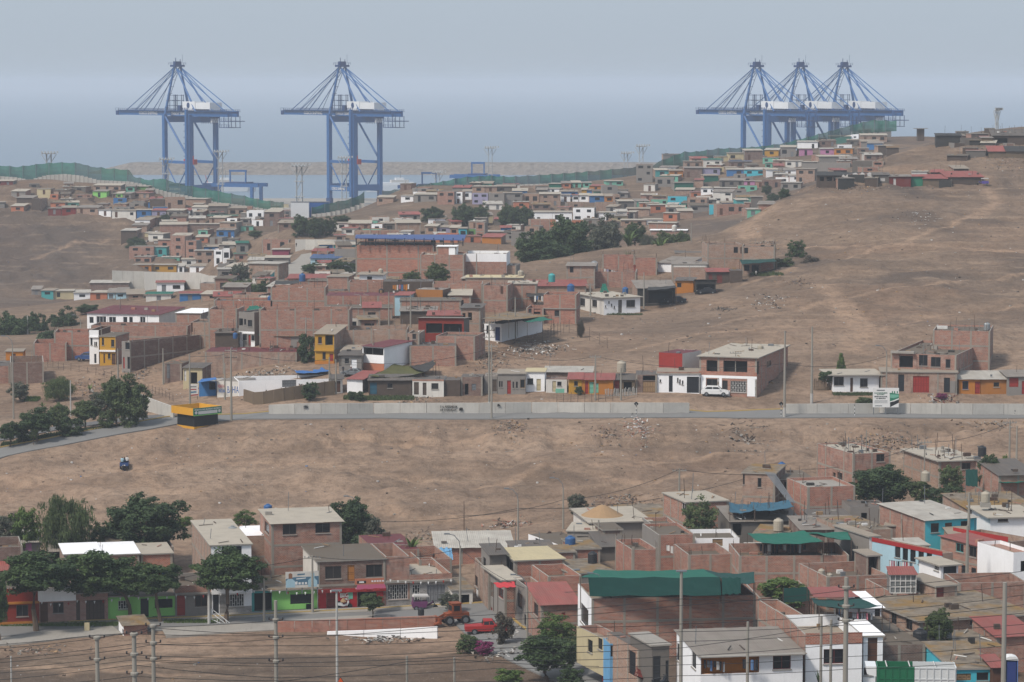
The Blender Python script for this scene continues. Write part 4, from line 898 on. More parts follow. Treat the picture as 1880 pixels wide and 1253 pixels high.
# --- houses along the main road
H('small whitewashed hut with brown double door',607,629,722,697,4,5,'offwhite',roof='sheet_d',rs='mono',rise=.3,ops='F d:wood 612,700,625,721')
H('white box house with red sheet roof above the road wall',637,666,722,697,-14,9,'white',R='cement',roof='sheet_r',rs='mono',rise=.5)
H('dark shed under the sagging olive shade net',677,756,727,699,0,6,'wood_d',R='cement_d',roof='sheet_d',rs='mono',rise=.4,ops='F d:tarp_b 679,703,692,724; F w 711,704,721,713',name='shed',cat='shed')
H('light grey house with two doors and brick topping',757,815,728,697,-3,6,'offwhite',roof='sheet_d',rs='flat',ops='F d:wood_d 760,702,769,725; F d:wood_d 776,703,783,726; F w 792,704,805,715',bands='697 700 brick 0.03')
H('shed closed with grey wooden planks',816,845,727,698,-3,5,'wood_d',roof='sheet_d',rs='flat',name='shed',cat='shed')
H('dark brick shed with tin patch beside the planked shed',846,886,726,692,-3,5,'brick_d',roof='sheet_d',rs='flat',ops='F d:steel 866,705,874,717; F o 853,705,860,726',name='shed',cat='shed',clutter=1)
H('narrow grey house with brown gate beside the twin poles',889,913,722,691,-2,6,'cement',roof='sheet',rs='flat',ops='F d:wood_d 903,697,912,719')
H('grey house with red door and slit windows',913.5,965,724,687,-2,7,'cement',roof='roof',rs='slab',ops='F d:door_r 931,699,938,724; F w 916,700,919,711; F w 920,700,923,711; F w 941,701,944,713; F w 947,701,951,713; F w:wood_p 955,697,964,713')
H('bright white house with black grille window and cream door',965.5,1000,719,684,-3,6,'white',roof='cream',rs='slab',ops='F wg:door_k 968,695,979,706; F d:cream 985,696,993,718')
H('white hut painted with teal graffiti',1002,1041,721,697,-3,4,'offwhite',roof='brick_d',rs='flat',ops='F d:cream 1014,700,1021,720; F w 1023,701,1031,709',bands='714 722 mint 0.02 1020 1036')
H('long dark brick house with pale sheet roof behind the graffiti hut',1000,1086,706,684,-3,7,'brick_d',roof='sheet_l',rs='mono',rise=.3,D=466)
H('yellow hut with small window and maroon roof',1044,1068,723,697,-3,5,'yellow',roof='sheet_r',rs='mono',rise=.6,ops='F w 1054,700,1061,709')
H('mint and orange hut with red door',1068.5,1126,724,698,-3,5,'orange',roof='sheet_r',rs='mono',rise=.6,ops='F d:door_r 1074,700,1080,724; F d:mint 1082,702,1090,723; F d:mint 1091,704,1099,722',bands='')
H('cane shack behind the white picket fence',1127,1166,722,698,-3,5,'cane',roof='sheet_d',rs='mono',rise=.5,ops='F d:door_r 1128,699,1137,716; F o 1145,702,1160,722',name='shack',cat='shack')
H('brick garage with plywood gate',1167,1206,722,688,-3,7,'brick_d',roof='sheet_d',rs='flat',ops='F d:wood_p 1180,700,1203,721; F o 1180,690,1203,699')
H('low white house with black double garage',1206.5,1284,722,687,-4,9,'white',roof='roof',rs='slab',ops='F d:door_k 1228,690,1235,720; F d:door_k 1261,692,1284,722; F w 1211,697,1214,702; F w 1243,694,1245,702; F w 1247,697,1249,705; F w 1252,699,1254,707',bands='683 687 brick 0.05')
H('red sheet clad upper room with white side wall',1210,1252,700,648,-30,7,'door_r',R='offwhite',roof='sheet_m',rs='flat',D=467,name='house')
CH=H('two storey brick house with white ground floor and open upper terrace',1284.5,1388,727,656,-18,23,'brick',roof='roof_l',rs='slab',over=.4,st=2,clutter=.4,ops='F o 1297,662,1317,683; F o 1328,663,1372,684; F w 1297,696,1317,709; F w 1326,699,1336,716; F wg:frame_w 1341,700,1371,721; R o 1389,664,1394,688; R w 1408,663,1416,673; R w 1447,658,1459,675; R w 1467,656,1477,671; R w 1411,698,1424,712; R w 1443,694,1455,709',bands='690 728 white 0.03 1285 1296; 690 695 white 0.05; 716 728 white 0.03 1297 1340; 690 728 white 0.03 1372 1388; 690 716 white 0.03 1317.5 1325.5; 683 690 brick_r 0.06')
WB=H('white bungalow with brimmed flat roof and brown door',1528,1614,721,689,3,8,'white',roof='roof_l',rs='slab',over=.9,ops='F w 1531,692,1549,708; F w 1579,695,1593,711; F d:wood 1561,694,1566,720')
H('single storey brick house with red steel gate',1617,1756,722,684,-6,7,'brick_p',roof='roof',rs='slab',ops='F d:door_k 1649,688,1660,719; F d:door_r 1676,691,1706,721; F d:door_k 1733,694,1744,721',bands='700 722 cement 0.03 1744.5 1756')
H('stepped brick house with open cream balcony',1637,1752,712,650,-20,25,'brick',roof='roof_d',rs='par',ph=.4,st=2,D=462,ops='F o 1651,649,1676,675; F w 1687,652,1703,672; F w 1709,656,1727,674; F w 1736,660,1745,676',bands='644 648 concrete 0.8 1637 1680')
RT=H('top storey brick block with steel tank above the stepped house',1713,1815,690,607,-12,12,'brick',roof='roof_d',rs='par',ph=.3,st=3,D=474,clutter=1)
H('orange wooden shack with blue window and red door',1760,1800,724,697,2,6,'orange',roof='sheet_l',rs='mono',rise=.8,ops='F w:door_b 1767,700,1778,715; F d:door_r 1790,701,1800,724',name='shack',cat='shack')
H('brown plank shack beside the orange shack',1800.5,1848,724,697,2,6,'ply',roof='sheet_l',rs='mono',rise=.8,name='shack',cat='shack',ops='F w:wood_p 1824,702,1835,711')
H('grey hut with red door panels at the picture edge',1849,1905,726,692,2,6,'cement',roof='sheet',rs='mono',rise=.5,ops='F d:door_r 1853,694,1870,711; F d:door_r 1876,700,1884,724')
# --- the brick quarter on the left and centre
H('dark brick yard with yellow floor beside the street lamp',20,80,705,665,10,12,'brick_d',roof='cream',rs='par',ph=1.2)
H('low brick house under a green sheet at the picture edge',-30,18,706,672,8,10,'brick',roof='sheet_d',rs='flat')
H('small orange hut with dark door',11,42,672,646,4,5,'orange',roof='roof',rs='slab',D=530,ops='F d:wood 21,650,29,662',name='hut')
H('stepped red brick houses below the grove',62,122,664,630,6,9,'brick_r',roof='roof_d',rs='par',ph=.8)
H('raw brick house with bottles along its wall',100,166,660,610,4,8,'brick_r',roof='roof_d',rs='open',ph=.6)
H('slim white two storey house beside the yellow one',164.5,182,669,606,-6,9,'white',R='wood',roof='roof',rs='par',ph=.5,ops='F w 166,621,170,634; F w 173,628,174,636; F w 176,628,177,636; F d:door_k 173,650,177,667',bands='618 620 white 0.25',st=2)
H('bright yellow two storey house with white ledge',183,213,671,618,-10,8,'yellow',R='brick',roof='roof_d',rs='slab',ops='F w 187,621,191,634; F w 204,624,210,637; F d:wood 205,650,213,670; F w 198,649,203,659; F d:wood 190,650,193,667',bands='643 646 white 0.3',st=2)
H('grey fronted brick house with debris on its roof',223,240,684,627,-38,18,'cement',R='brick_d',roof='roof_l',rs='par',ph=.3,clutter=1.4,ops='F w 230,629,239,642; F d:door_r 226,656,229,677; F o 234,656,245,678',st=2)
H('low brick annex with grey door below the debris roof',300,334,702,668,-8,6,'brick_d',roof='roof_d',rs='flat',ops='F d:door_g 306,668,312,695')
WM=H('long white hall with maroon roof and pale panels',157,295,612,577,-16,14,'white',R='offwhite',roof='sheet_m',rs='mono',rise=.6,ops='F w:white 164,582,172,594; F w:white 177,581,195,594; F w:white 200,582,213,595; F w:white 226,582,234,595; F w:white 237,582,244,595; F w:white 257,582,267,594',st=1)
H('long brick terrace below the white hall',166,346,640,598,-4,8,'brick',roof='roof_d',rs='par',ph=.6,D=560)
H('cement hall with bright white roof and flag',322,370,612,576,-10,12,'brick',R='cement',roof='white',rs='slab')
H('tan brick house with iron door behind the grey pole',350,402,640,592,-4,8,'brick_p',roof='roof_d',rs='par',ph=.3,ops='F d:wood 350,592,354,610')
H('red brick house with broken parapet left of the arched house',383,436,640,568,-4,8,'brick',roof='roof_d',rs='open',ph=.8,st=2)
H('burnt dark shack with blue drum beside the arched house',395,438,650,612,-4,6,'wood_d',roof='sheet_d',rs='mono',rise=.3,clutter=2,name='shack',cat='shack')
AR=H('grey and white house with arched windows and red doors',438,468,638,573,-24,7,'cement',roof='roof_d',rs='par',ph=.3,st=2,ops='F o 439,585,446,598; F w 448,586,452,597; F w:door_k 455,588,463,600; F w:door_k 446,614,453,625; F d:door_r 456,615,460,635; F w:door_k 462,616,467,627',bands='609 638 white 0.04 438 445.5; 609 613 white 0.04; 626 638 white 0.04 461 468')
H('very long brick party wall house with tall columns',476,642,642,570,0,9,'brick',roof='roof_d',rs='open',ph=.7,st=2)
H('mint green hut with dark green awning',476,504,640,616,-4,4,'mint',roof='net_d',rs='mono',rise=.2,ops='F w:wood 478,622,484,632; F o 489,624,503,639',D=498)
H('cement hut with ochre roof and blue wall patch',505,556,643,618,-4,5,'cement',roof='ochre',rs='mono',rise=.4,ops='F o 545,628,554,642',bands='624 641 blue 0.02 514 526',D=496)
H('broad tan brick wall house with sheet roof scraps',376,546,690,646,-2,9,'brick_p',roof='sheet_m',rs='flat',clutter=1,D=488)
H('low brown shack with rusted sheets on the dirt lot',336,372,712,676,-8,6,'cream',R='brick_d',roof='sheet_d',rs='mono',rise=.3,ops='F d:frame_w 338,680,342,700; F o 350,684,362,705',name='shack',cat='shack')
H('shop with white wall of painted letters',398,441,729,700,-16,9,'offwhite',roof='sheet',rs='flat')
H('small blue kiosk with blue awning',365,397,728,700,-12,5,'blue',roof='sheet_l',rs='flat',ops='F o 384,702,397,716',name='kiosk',cat='kiosk')
H('long white walled yard with grey steel gate',440,622,722,697,12,7,'white',roof='roof_d',rs='par',ph=2.2,ops='F d:steel 518,693,544,711',D=466)
YH=H('yellow two storey house with slanted roof line',578,614,669,614,-12,8,'yellow',R='brick_p',roof='roof',rs='mono',rise=1.0,st=2,ops='F w:maroon 584,619,591,631; F o 597,616,611,634; F w:wood 592,647,598,660; F d:door_r 605,650,612,668',bands='663 669 orange 0.03; 642 645 yellow 0.35')
H('wide brick house beside the yellow house',616,748,665,606,0,9,'brick_p',roof='roof_d',rs='open',ph=.7,st=2,D=490)
H('pale brick house with dark window above the dirt road',748,770,664,612,-6,7,'brick_p',roof='roof_d',rs='par',ph=.3,ops='F w 757,609,764,623; F d:wood_d 746,619,749,630',st=2)
H('white house with maroon roof and black upper glazing',665,706,681,637,-34,8,'white',roof='sheet_m',rs='mono',rise=.5,st=2,ops='F o 667,639,704,652; F d:wood 689,669,696,679',bands='667 682 salmon 0.03')
H('cement hut with white box room below the yellow house',622,664,686,653,-4,6,'cement',roof='sheet_d',rs='mono',rise=.3,ops='F w 633,658,641,668; F d:white 645,660,655,679; F d:cement_d 621,652,627,673')
H('red brick yard wall right of the maroon roofed house',752,838,672,635,2,7,'brick',roof='sheet_d',rs='flat',clutter=.8)
H('brick house at the bend of the dirt road',800,872,660,617,-12,8,'brick',roof='roof_d',rs='par',ph=.4)
H('open dark workshop with red end wall and sheet roof',768,852,640,590,-6,8,'darkred',R='cement_d',roof='sheet',rs='monof',rise=.6,ops='F o 782,594,812,612; F o 814,595,848,614',D=500,name='workshop',cat='workshop')
H('raw brick house with two window holes and blue sheet',846,882,622,566,-6,7,'brick_p',roof='sheet_d',rs='mono',rise=.3,ops='F w:wood_p 849,575,855,586; F w:wood_p 859,574,867,589',D=512,st=2)
BD=H('white house with dark blue door and open ochre roofed loft',889,921,626,594,-28,16,'white',roof='roof_d',rs='flat',ops='F d:door_b 909,601,918,626; F w 893,598,899,612')
TH=H('brick house with laundry terrace and outside stair',998,1058,594,541,-6,8,'brick_r',roof='roof_d',rs='par',ph=.5,st=2,ops='F w 1018,570,1027,581; F o 963,566,970,580',bands='566 568 concrete 0.2')
H('low brick terrace left of the laundry stair',966,998,594,566,-6,8,'brick_r',roof='roof_d',rs='par',ph=.7,ops='F w 970,566,976,575; F o 980,566,992,577')
WG=H('white bungalow with slit windows below the dirt hill',1108,1176,577,547,22,14,'white',L='offwhite',roof='roof_l',rs='slab',over=.5,clutter=.7,ops='F w 1150,551,1166,564; F d:cement_d 1135,551,1142,575; F w 1117,553,1118.5,557; F w 1122,558,1123.5,563; F w 1127,562,1128.5,567; F w 1111,561,1112.5,565; L w 1065,548,1074,562; L w 1087,551,1096,564')
H('brick house with square window and steel tank',1040,1092,530,489,-4,8,'brick_p',roof='sheet',rs='mono',rise=.3,ops='F w 1046,490,1053,501')
H('brick yard with hanging clothes beside the square window house',1090,1168,528,499,-4,9,'brick',roof='roof_d',rs='par',ph=.8,clutter=2)
H('low brick house with long rust red roof',972,1076,542,526,0,9,'brick_p',roof='sheet_r',rs='mono',rise=.7)
H('open shed with grey sheet roof and black tarpaulin wall',1170,1240,560,530,4,9,'tarp_k',L='brick_p',roof='sheet',rs='mono',rise=1.0,ops='F o 1185,535,1235,558',name='shed',cat='shed')
H('row of broken red brick walls on the slope',1106,1165,500,471,-3,7,'brick_r',roof='roof_d',rs='open',ph=2.4)
H('broken brick yard beside the white gable',1164,1206,506,477,-3,7,'brick_r',roof='roof_d',rs='open',ph=2.0,clutter=1)
H('white gabled house with grey sheet roof',1208,1262,500,484,-24,9,'white',roof='sheet',rs='mono',rise=.9)
H('brick house with white concrete columns and clerestory',1234,1298,516,486,-2,8,'brick_p',roof='sheet',rs='slab',bands='486 491 offwhite 0.03')
H('brick house under teal roof net on the slope',1240,1298,492,465,-2,8,'brick_p',roof='sheet_d',rs='slab',D=640)
H('two storey raw brick house with concrete grid',1298.5,1362,500,449,3,10,'brick_p',roof='roof_d',rs='open',ph=.4,st=2,ops='F w 1347,454,1355,465; F o 1363,454,1367,466')
H('upper brick floor above a green awned porch',1362.5,1422,500,453,-6,10,'brick_p',roof='roof_d',rs='open',ph=.4,st=2,ops='F w:wood_p 1366,455,1374,466; F o 1366,487,1376,498; F o 1380,487,1393,502',bands='484 502 brick_r 0.03 1397 1421')
H('rusty sheet shack with dark red doors',1298,1340,521,500,0,5,'wood_d',roof='sheet_r',rs='mono',rise=.5,ops='F d:maroon 1301,503,1308,519; F d:maroon 1316,504,1326,520',name='shack',cat='shack')
H('grey planked shed beside the rusty shack',1341,1363,520,497,0,5,'wood_d',roof='sheet_d',rs='flat',name='shed',cat='shed')
H('tan hut with orange side and square window',1240,1273,540,516,-8,6,'orange',roof='sheet_d',rs='mono',rise=.3,ops='F w 1243,520,1251,528',name='hut')
H('black tarpaulin lean to with parked wreck',1276,1314,541,520,-4,6,'tarp_k',roof='sheet_d',rs='monof',rise=.7,ops='F o 1279,522,1312,540',name='shed',cat='shed')
BR=H('large brick building below the blue roof canopy',653,797,526,450,0,15,'brick_r',roof='roof',rs='par',ph=.2,st=3,D=612)
H('brick block with white stepped gable wall',771,852,524,468,-3,11,'brick',L='white',roof='roof_l',rs='par',ph=.4,D=600,st=2)
H('white roof room on the brick block',802,838,500,454,-3,6,'brick_r',L='white',R='white',roof='white',rs='slab',D=606,bands='455 500 white 0.03 824 838')
H('long white parapet building beside the brick block',852.5,930,520,466,-4,11,'white',roof='roof_l',rs='par',ph=.6,D=605,bands='481 521 brick 0.04')
H('lower brick house with grey end below the white parapet',905,948,520,488,-6,8,'brick_p',R='cement',roof='sheet_d',rs='flat',D=606)
SWH=H('small white house with beige tank and brim roof',660,703,526,505,-3,7,'white',roof='roof',rs='slab',over=.5,ops='F w 674,508,683,518',D=575)
H('brick house row with pink sheet behind the white hut',528,600,540,512,0,9,'brick',roof='sheet_r',rs='mono',rise=.4)
H('small tan brick room at the end of the pink roof',600,640,540,509,-6,7,'brick',roof='roof',rs='slab',D=590)
H('red brick house with tall columns and flat roof',598,726,585,543,0,9,'brick_r',roof='sheet_m',rs='flat',D=548)
H('long low brick wall house with hanging wash',497,598,578,528,0,8,'brick',roof='roof_d',rs='par',ph=.5,D=560,clutter=1)
H('brick house with row of bottles and blue tank',393,500,585,552,0,8,'brick_r',roof='roof_d',rs='par',ph=.4,D=560,clutter=.8)
H('brick house edge with small teal sheet',384,440,605,568,0,8,'brick',roof='roof_d',rs='par',ph=.5,D=545)
H('brick strip house behind the long party wall',596,720,600,566,2,7,'brick',roof='roof_d',rs='slab',D=535,clutter=.6)
H('long brick wall with red brown lintel above the white hut',640,745,545,518,0,7,'brick',roof='roof_d',rs='par',ph=.5,D=566)
H('dark brown plank fence house with hanging clothes',703,795,556,517,0,7,'wood_d',roof='sheet_d',rs='flat',D=560)
H('orange plywood house with brown annex',763,813,570,532,-14,6,'ply',R='wood',roof='sheet',rs='flat',D=548)
H('pale blue tin house beside the narrow lane',725,752,572,543,-8,6,'sky',roof='sheet_r',rs='mono',rise=.3,ops='F o 734,548,744,556',D=544)
H('wide brick house with parapet behind the plywood house',794,886,575,521,0,8,'brick',roof='roof_d',rs='par',ph=.6,D=556,st=2)
H('brick house with tall wooden door and raw columns',886,932,580,524,-8,8,'brick',roof='roof_d',rs='par',ph=.4,D=552,st=2,ops='F d:wood 919,526,924,540')
H('brick house with cream lintel above the ochre loft',855,960,560,511,-2,8,'brick_p',roof='cream',rs='slab',D=575,clutter=.8)
H('brick house with white slab and heap of sacks',932,985,575,522,-2,8,'brick',roof='roof_l',rs='slab',D=560,clutter=1.2)
H('shanty with stones on its sheet roof above the lane',735,800,600,572,0,8,'wood_d',roof='sheet',rs='mono',rise=.3,D=524,clutter=2.5,name='shanty',cat='shack')
H('brick house with pink striped roof and small flag',785,848,612,580,0,8,'brick_p',roof='sheet_r',rs='mono',rise=.3,D=512,clutter=1)
H('brick wall house with ledge beside the plywood house',735,846,590,552,0,6,'brick',roof='roof_d',rs='slab',D=534)
# --- far hillside houses, given row by row
ORD=['first','second','third','fourth','fifth','sixth','seventh','eighth','ninth','tenth','eleventh','twelfth','thirteenth','fourteenth','fifteenth','sixteenth','seventeenth','eighteenth','nineteenth','twentieth','twenty first','twenty second','twenty third','twenty fourth','twenty fifth','twenty sixth']
WORD={'brick':'brick','brick_p':'pale brick','brick_d':'dark brick','brick_r':'red brick','white':'white','offwhite':'off white','cement':'grey cement','cement_d':'dark grey','cream':'cream','yellow':'yellow','orange':'orange','lime':'lime green','green':'green','mint':'mint green','teal':'teal','turq':'turquoise','sky':'pale blue','blue':'blue','lilac':'lilac','pink':'pink','salmon':'salmon','magenta':'magenta','red':'red','darkred':'dark red','maroon':'maroon','wood_d':'weathered wooden','net':'green netted','tarp_k':'black tarpaulin','ply':'plywood'}
def ROW(where,items):
 for i,t in enumerate(sorted(items,key=lambda q:q[0])):
  x0,x1,yb,yt,F=t[:5];kw=dict(t[5]) if len(t)>5 else{}
  r=random.Random(int(x0*7+yb*3))
  roof=kw.pop('roof',r.choice(['roof_l','roof_l','sheet_l','roof','sheet','roof_l','sheet_r' if r.random()<.3 else 'roof']))
  rs=kw.pop('rs',r.choice(['slab','slab','mono','mono']) if(yb-yt)<16 else r.choice(['slab','par','open','mono']))
  sd=kw.pop('S',r.choice(['brick_p','cement','brick_p',F]))
  H(f'{WORD.get(F, F)} house, {ORD[i]} from left in {where}',x0,x1,yb,yt,kw.pop('yaw',r.uniform(-14,8)),kw.pop('dep',r.uniform(5,8)),F,L=sd,R=sd,roof=roof,rs=rs,rise=kw.pop('rise',r.uniform(.3,.8)),auto=kw.pop('auto',1),over=.3,ph=.4,group=None,found=3.0,name='hillside_house',**kw)
A0={'auto':0}
ROW('the hut row on the far left plain',[(58,75,542,532,'cement'),(76,98,545,534,'teal'),(99,135,546,535,'cream'),(136,165,550,538,'white'),(165.5,197,550,538,'salmon'),(198,212,549,538,'sky'),(213,232,549,538,'sky'),(234,264,550,541,'brick_p'),(268,314,552,541,'offwhite',{'roof':'net'}),(330,368,552,540,'blue',{'roof':'sheet_r'}),(369,412,552,541,'brick_p')])
ROW('the pair of long sheds below the concrete wall',[(165,236,534,520,'brick_d',A0),(288,338,537,520,'white',{'roof':'sheet_r'}),(366,455,537,521,'brick_p',{'roof':'white','auto':0})])
ROW('the row on top of the concrete wall',[(245,278,500,487,'orange'),(278.5,324,500,487,'yellow'),(326,338,500,489,'white'),(348,377,502,489,'white'),(334,360,490,477,'offwhite')])
ROW('the brick cluster above the yellow row',[(237,283,476,453,'brick'),(284,306,474,454,'teal'),(313,340,476,434,'brick',{'rs':'par'}),(341,361,480,442,'brick',{'rs':'par'}),(358,392,487,461,'brick_p'),(393,408,485,459,'white'),(409,422,482,458,'white'),(290,314,462,441,'brick_r')])
ROW('the scattered huts under the left hilltop',[(20,44,389,379,'salmon'),(30,60,377,364,'wood_d',A0),(58,75,387,365,'wood_d',A0),(-10,24,340,333,'maroon'),(-20,8,383,372,'cement')])
ROW('the red ended row on the left hill',[(88,113,394,383,'maroon'),(114,139,394,382,'darkred'),(140,180,394,382,'brick_p'),(181,204,397,386,'white'),(205,250,400,387,'offwhite'),(251,278,400,386,'blue'),(279,305,400,387,'lilac'),(306,336,401,387,'cement'),(337,349,396,387,'white')])
ROW('the green hut row under the left net',[(170,196,363,352,'lime'),(171,222,353,341,'brick_p'),(206,213,365,356,'cement'),(214,225,365,356,'lime'),(231,247,354,343,'mint'),(248,272,354,343,'green',A0),(226,240,368,356,'cement'),(243,274,364,355,'brick_p',{'roof':'sheet_r'}),(304,324,363,355,'teal',{'roof':'white'})])
ROW('the cluster where the left net descends',[(275,302,384,366,'wood_d',A0),(303,340,383,363,'brick_p'),(341,378,378,366,'brick_p'),(352,381,394,381,'offwhite',{'yaw':-8}),(383,418,397,379,'cement_d'),(419,452,398,383,'brick_p'),(355,372,386,375,'brick_d')])
ROW('the white and cream pair beside the net gap',[(453,484,404,388,'white',{'S':'white'}),(482,512,390,379,'cream'),(485,513,416,390,'brick_d'),(513,543,416,402,'cement')])
ROW('the long walls in the left hollow',[(294,344,430,413,'brick',A0),(345,402,424,412,'brick_d',A0),(403,434,431,409,'brick_p'),(382,436,405,397,'brick_p',{'roof':'net'}),(272,300,447,430,'offwhite'),(222,250,446,424,'wood_d',{'roof':'sheet_l','auto':0})])
ROW('the cluster left of the climbing street',[(434,456,470,447,'cement',{'roof':'net'}),(455,484,487,467,'cement',A0),(481,531,460,440,'brick',{'rs':'par'}),(500,530,474,459,'magenta',{'auto':0}),(455,512,515,485,'brick_p',{'rs':'slab'}),(479,496,519,505,'teal'),(416,432,492,478,'cement'),(430,455,480,467,'brick',{'roof':'net'}),(504,516,500,483,'blue'),(486,530,490,474,'cement'),(400,440,500,484,'cement',A0)])
ROW('the huts right of the climbing street',[(572,612,475,462,'orange',{'roof':'sheet_r'}),(586,612,462,450,'blue'),(613,654,464,450,'teal'),(614,652,480,457,'cement',A0),(570,625,484,475,'sky',{'roof':'sheet_b'}),(625,640,478,470,'brick_p')])
ROW('the terrace row above the blue canopy',[(613,642,424,410,'offwhite'),(614,634,444,433,'brick_p'),(640,681,426,411,'brick'),(682,702,428,412,'white'),(703,727,426,411,'cement_d'),(728,772,430,410,'brick_p',A0),(650,680,440,424,'brick_p',{'roof':'roof_l'}),(735,754,440,426,'white'),(680,734,440,424,'brick',A0),(627,655,432,420,'offwhite')])
ROW('the coloured row behind the blue canopy',[(780,802,430,416,'brick_p'),(804,826,430,418,'lilac'),(826,842,434,419,'brick'),(800,840,446,430,'salmon',{'roof':'sheet_r'}),(842,857,438,420,'turq'),(857.5,873,438,421,'green'),(873,890,442,409,'brick'),(891,926,436,426,'brick_p'),(885,920,448,436,'orange',{'roof':'sheet_r','auto':0}),(939,976,452,428,'cement'),(925,945,440,424,'cement_d'),(760,800,452,436,'brick',A0),(963,990,432,416,'brick_p')])
ROW('the long terrace below the centre net',[(803,834,376,352,'brick',{'rs':'par'}),(835,849,374,353,'white'),(850,866,367,352,'white'),(867,896,376,355,'lilac'),(897,926,377,355,'cement'),(927,959,377,355,'cement'),(960,990,376,356,'brick_p'),(991,1029,378,357,'brick_p'),(736,759,371,360,'white'),(760,801,371,358,'cement'),(692,722,375,363,'brick_p')])
ROW('the upper floors under the centre net',[(867,890,355,343,'brick_p'),(891,912,355,343,'brick_p'),(913,946,354,343,'cement_d'),(1003,1027,356,347,'white'),(1008,1030,346,338,'net',A0),(1031,1048,346,337,'salmon'),(1051,1067,345,336,'mint'),(1070,1086,345,336,'mint'),(1082,1105,351,342,'orange',{'roof':'sheet_r'}),(1068,1077,358,349,'yellow',A0),(1077.5,1087,358,350,'blue',A0),(1113,1144,342,333,'mint'),(1106,1134,366,341,'cement',{'rs':'par'})])
ROW('the white and blue terrace above the big trees',[(1030,1047,371,359,'white'),(1051,1062,371,359,'white'),(1063,1081,371,359,'white'),(1082,1110,372,360,'blue'),(1111,1127,373,361,'orange'),(1128,1138,378,358,'brick_p')])
ROW('the white blocks just above the big trees',[(980,1050,411,390,'white',{'S':'white','rs':'slab'}),(1052,1091,407,382,'white',{'rs':'par','S':'cement'}),(1099,1131,406,391,'white'),(1132,1151,404,389,'offwhite'),(1152,1166,402,390,'cement'),(1135,1164,386,370,'cement_d'),(1093,1128,388,372,'brick_p',A0),(973,1010,428,404,'brick',A0)])
ROW('the row between big trees and brown slope',[(1169,1192,381,370,'mint'),(1194,1224,391,377,'salmon'),(1187,1217,412,404,'white'),(1190,1240,420,410,'brick',{'roof':'roof_l','auto':0}),(1218,1243,406,392,'salmon'),(1140,1186,414,405,'brick_p'),(1194,1260,430,424,'brick',{'roof':'white','auto':0}),(1150,1192,398,384,'brick_p',A0),(1245,1272,402,388,'brick_p',A0)])
ROW('the turquoise row left of the brown slope',[(1226,1261,384,361,'turq',{'st':2}),(1262,1298,388,364,'brick_p',{'st':2}),(1302,1315,394,376,'turq',A0),(1316,1370,395,376,'brick',{'rs':'par'}),(1309,1344,372,353,'offwhite',{'st':2}),(1345,1376,373,355,'cement'),(1352,1375,384,368,'teal',A0),(1379,1400,386,362,'cement_d',A0),(1310,1350,356,346,'brick_d'),(1391,1420,385,376,'brick',A0)])
ROW('the middle terrace of the right hillside',[(1203,1237,344,326,'cement',{'rs':'par'}),(1238,1273,350,336,'net',A0),(1275,1291,345,331,'brick_p',A0),(1292,1319,334,323,'net',A0),(1366,1398,344,333,'pink'),(1399,1434,346,330,'brick_d'),(1321,1365,344,332,'cement_d'),(1438,1462,347,338,'cement'),(1462,1495,337,311,'brick_p',{'st':2}),(1438,1461,325,313,'white'),(1240,1273,358,349,'brick_p',A0),(1434,1470,350,336,'cement')])
ROW('the upper terrace of the right hillside',[(1168,1198,336,302,'cement',{'rs':'open','st':3}),(1203,1228,326,313,'teal'),(1229,1254,326,314,'orange'),(1256,1289,326,309,'brick_d'),(1290,1322,323,309,'lilac'),(1257,1288,310,297,'brick_p'),(1291,1325,308,294,'offwhite',{'roof':'net'}),(1334,1365,323,312,'blue'),(1366,1405,323,312,'turq'),(1406,1435,324,312,'white'),(1405,1418,311,300,'mint'),(1338,1380,310,297,'brick_d',{'roof':'sheet_b'}),(1442,1471,308,296,'offwhite'),(1472,1500,312,298,'cement',A0)])
ROW('the top row of the right hillside',[(1338,1366,296,282,'cream'),(1367,1400,294,277,'brick_d'),(1404,1429,288,276,'yellow'),(1433,1461,289,271,'cement'),(1464,1501,274,261,'white'),(1467,1492,286,274,'pink'),(1506,1531,286,274,'pink'),(1532,1565,286,273,'orange'),(1503,1563,302,288,'cement',A0),(1592,1620,275,264,'blue'),(1582,1616,294,281,'offwhite',A0),(1503,1516,262,254,'cement_d'),(1521,1562,264,251,'net',A0),(1580,1628,262,249,'brick_p')])
ROW('the hilltop below the end of the green net',[(1562,1576,256,242,'white',{'S':'white'}),(1577,1606,250,239,'brick_p'),(1607,1636,252,240,'cement_d',{'roof':'tarp_k'}),(1612,1640,286,268,'wood_d',A0),(1500,1560,316,300,'cement',A0),(1565,1610,312,296,'cement_d',A0)])
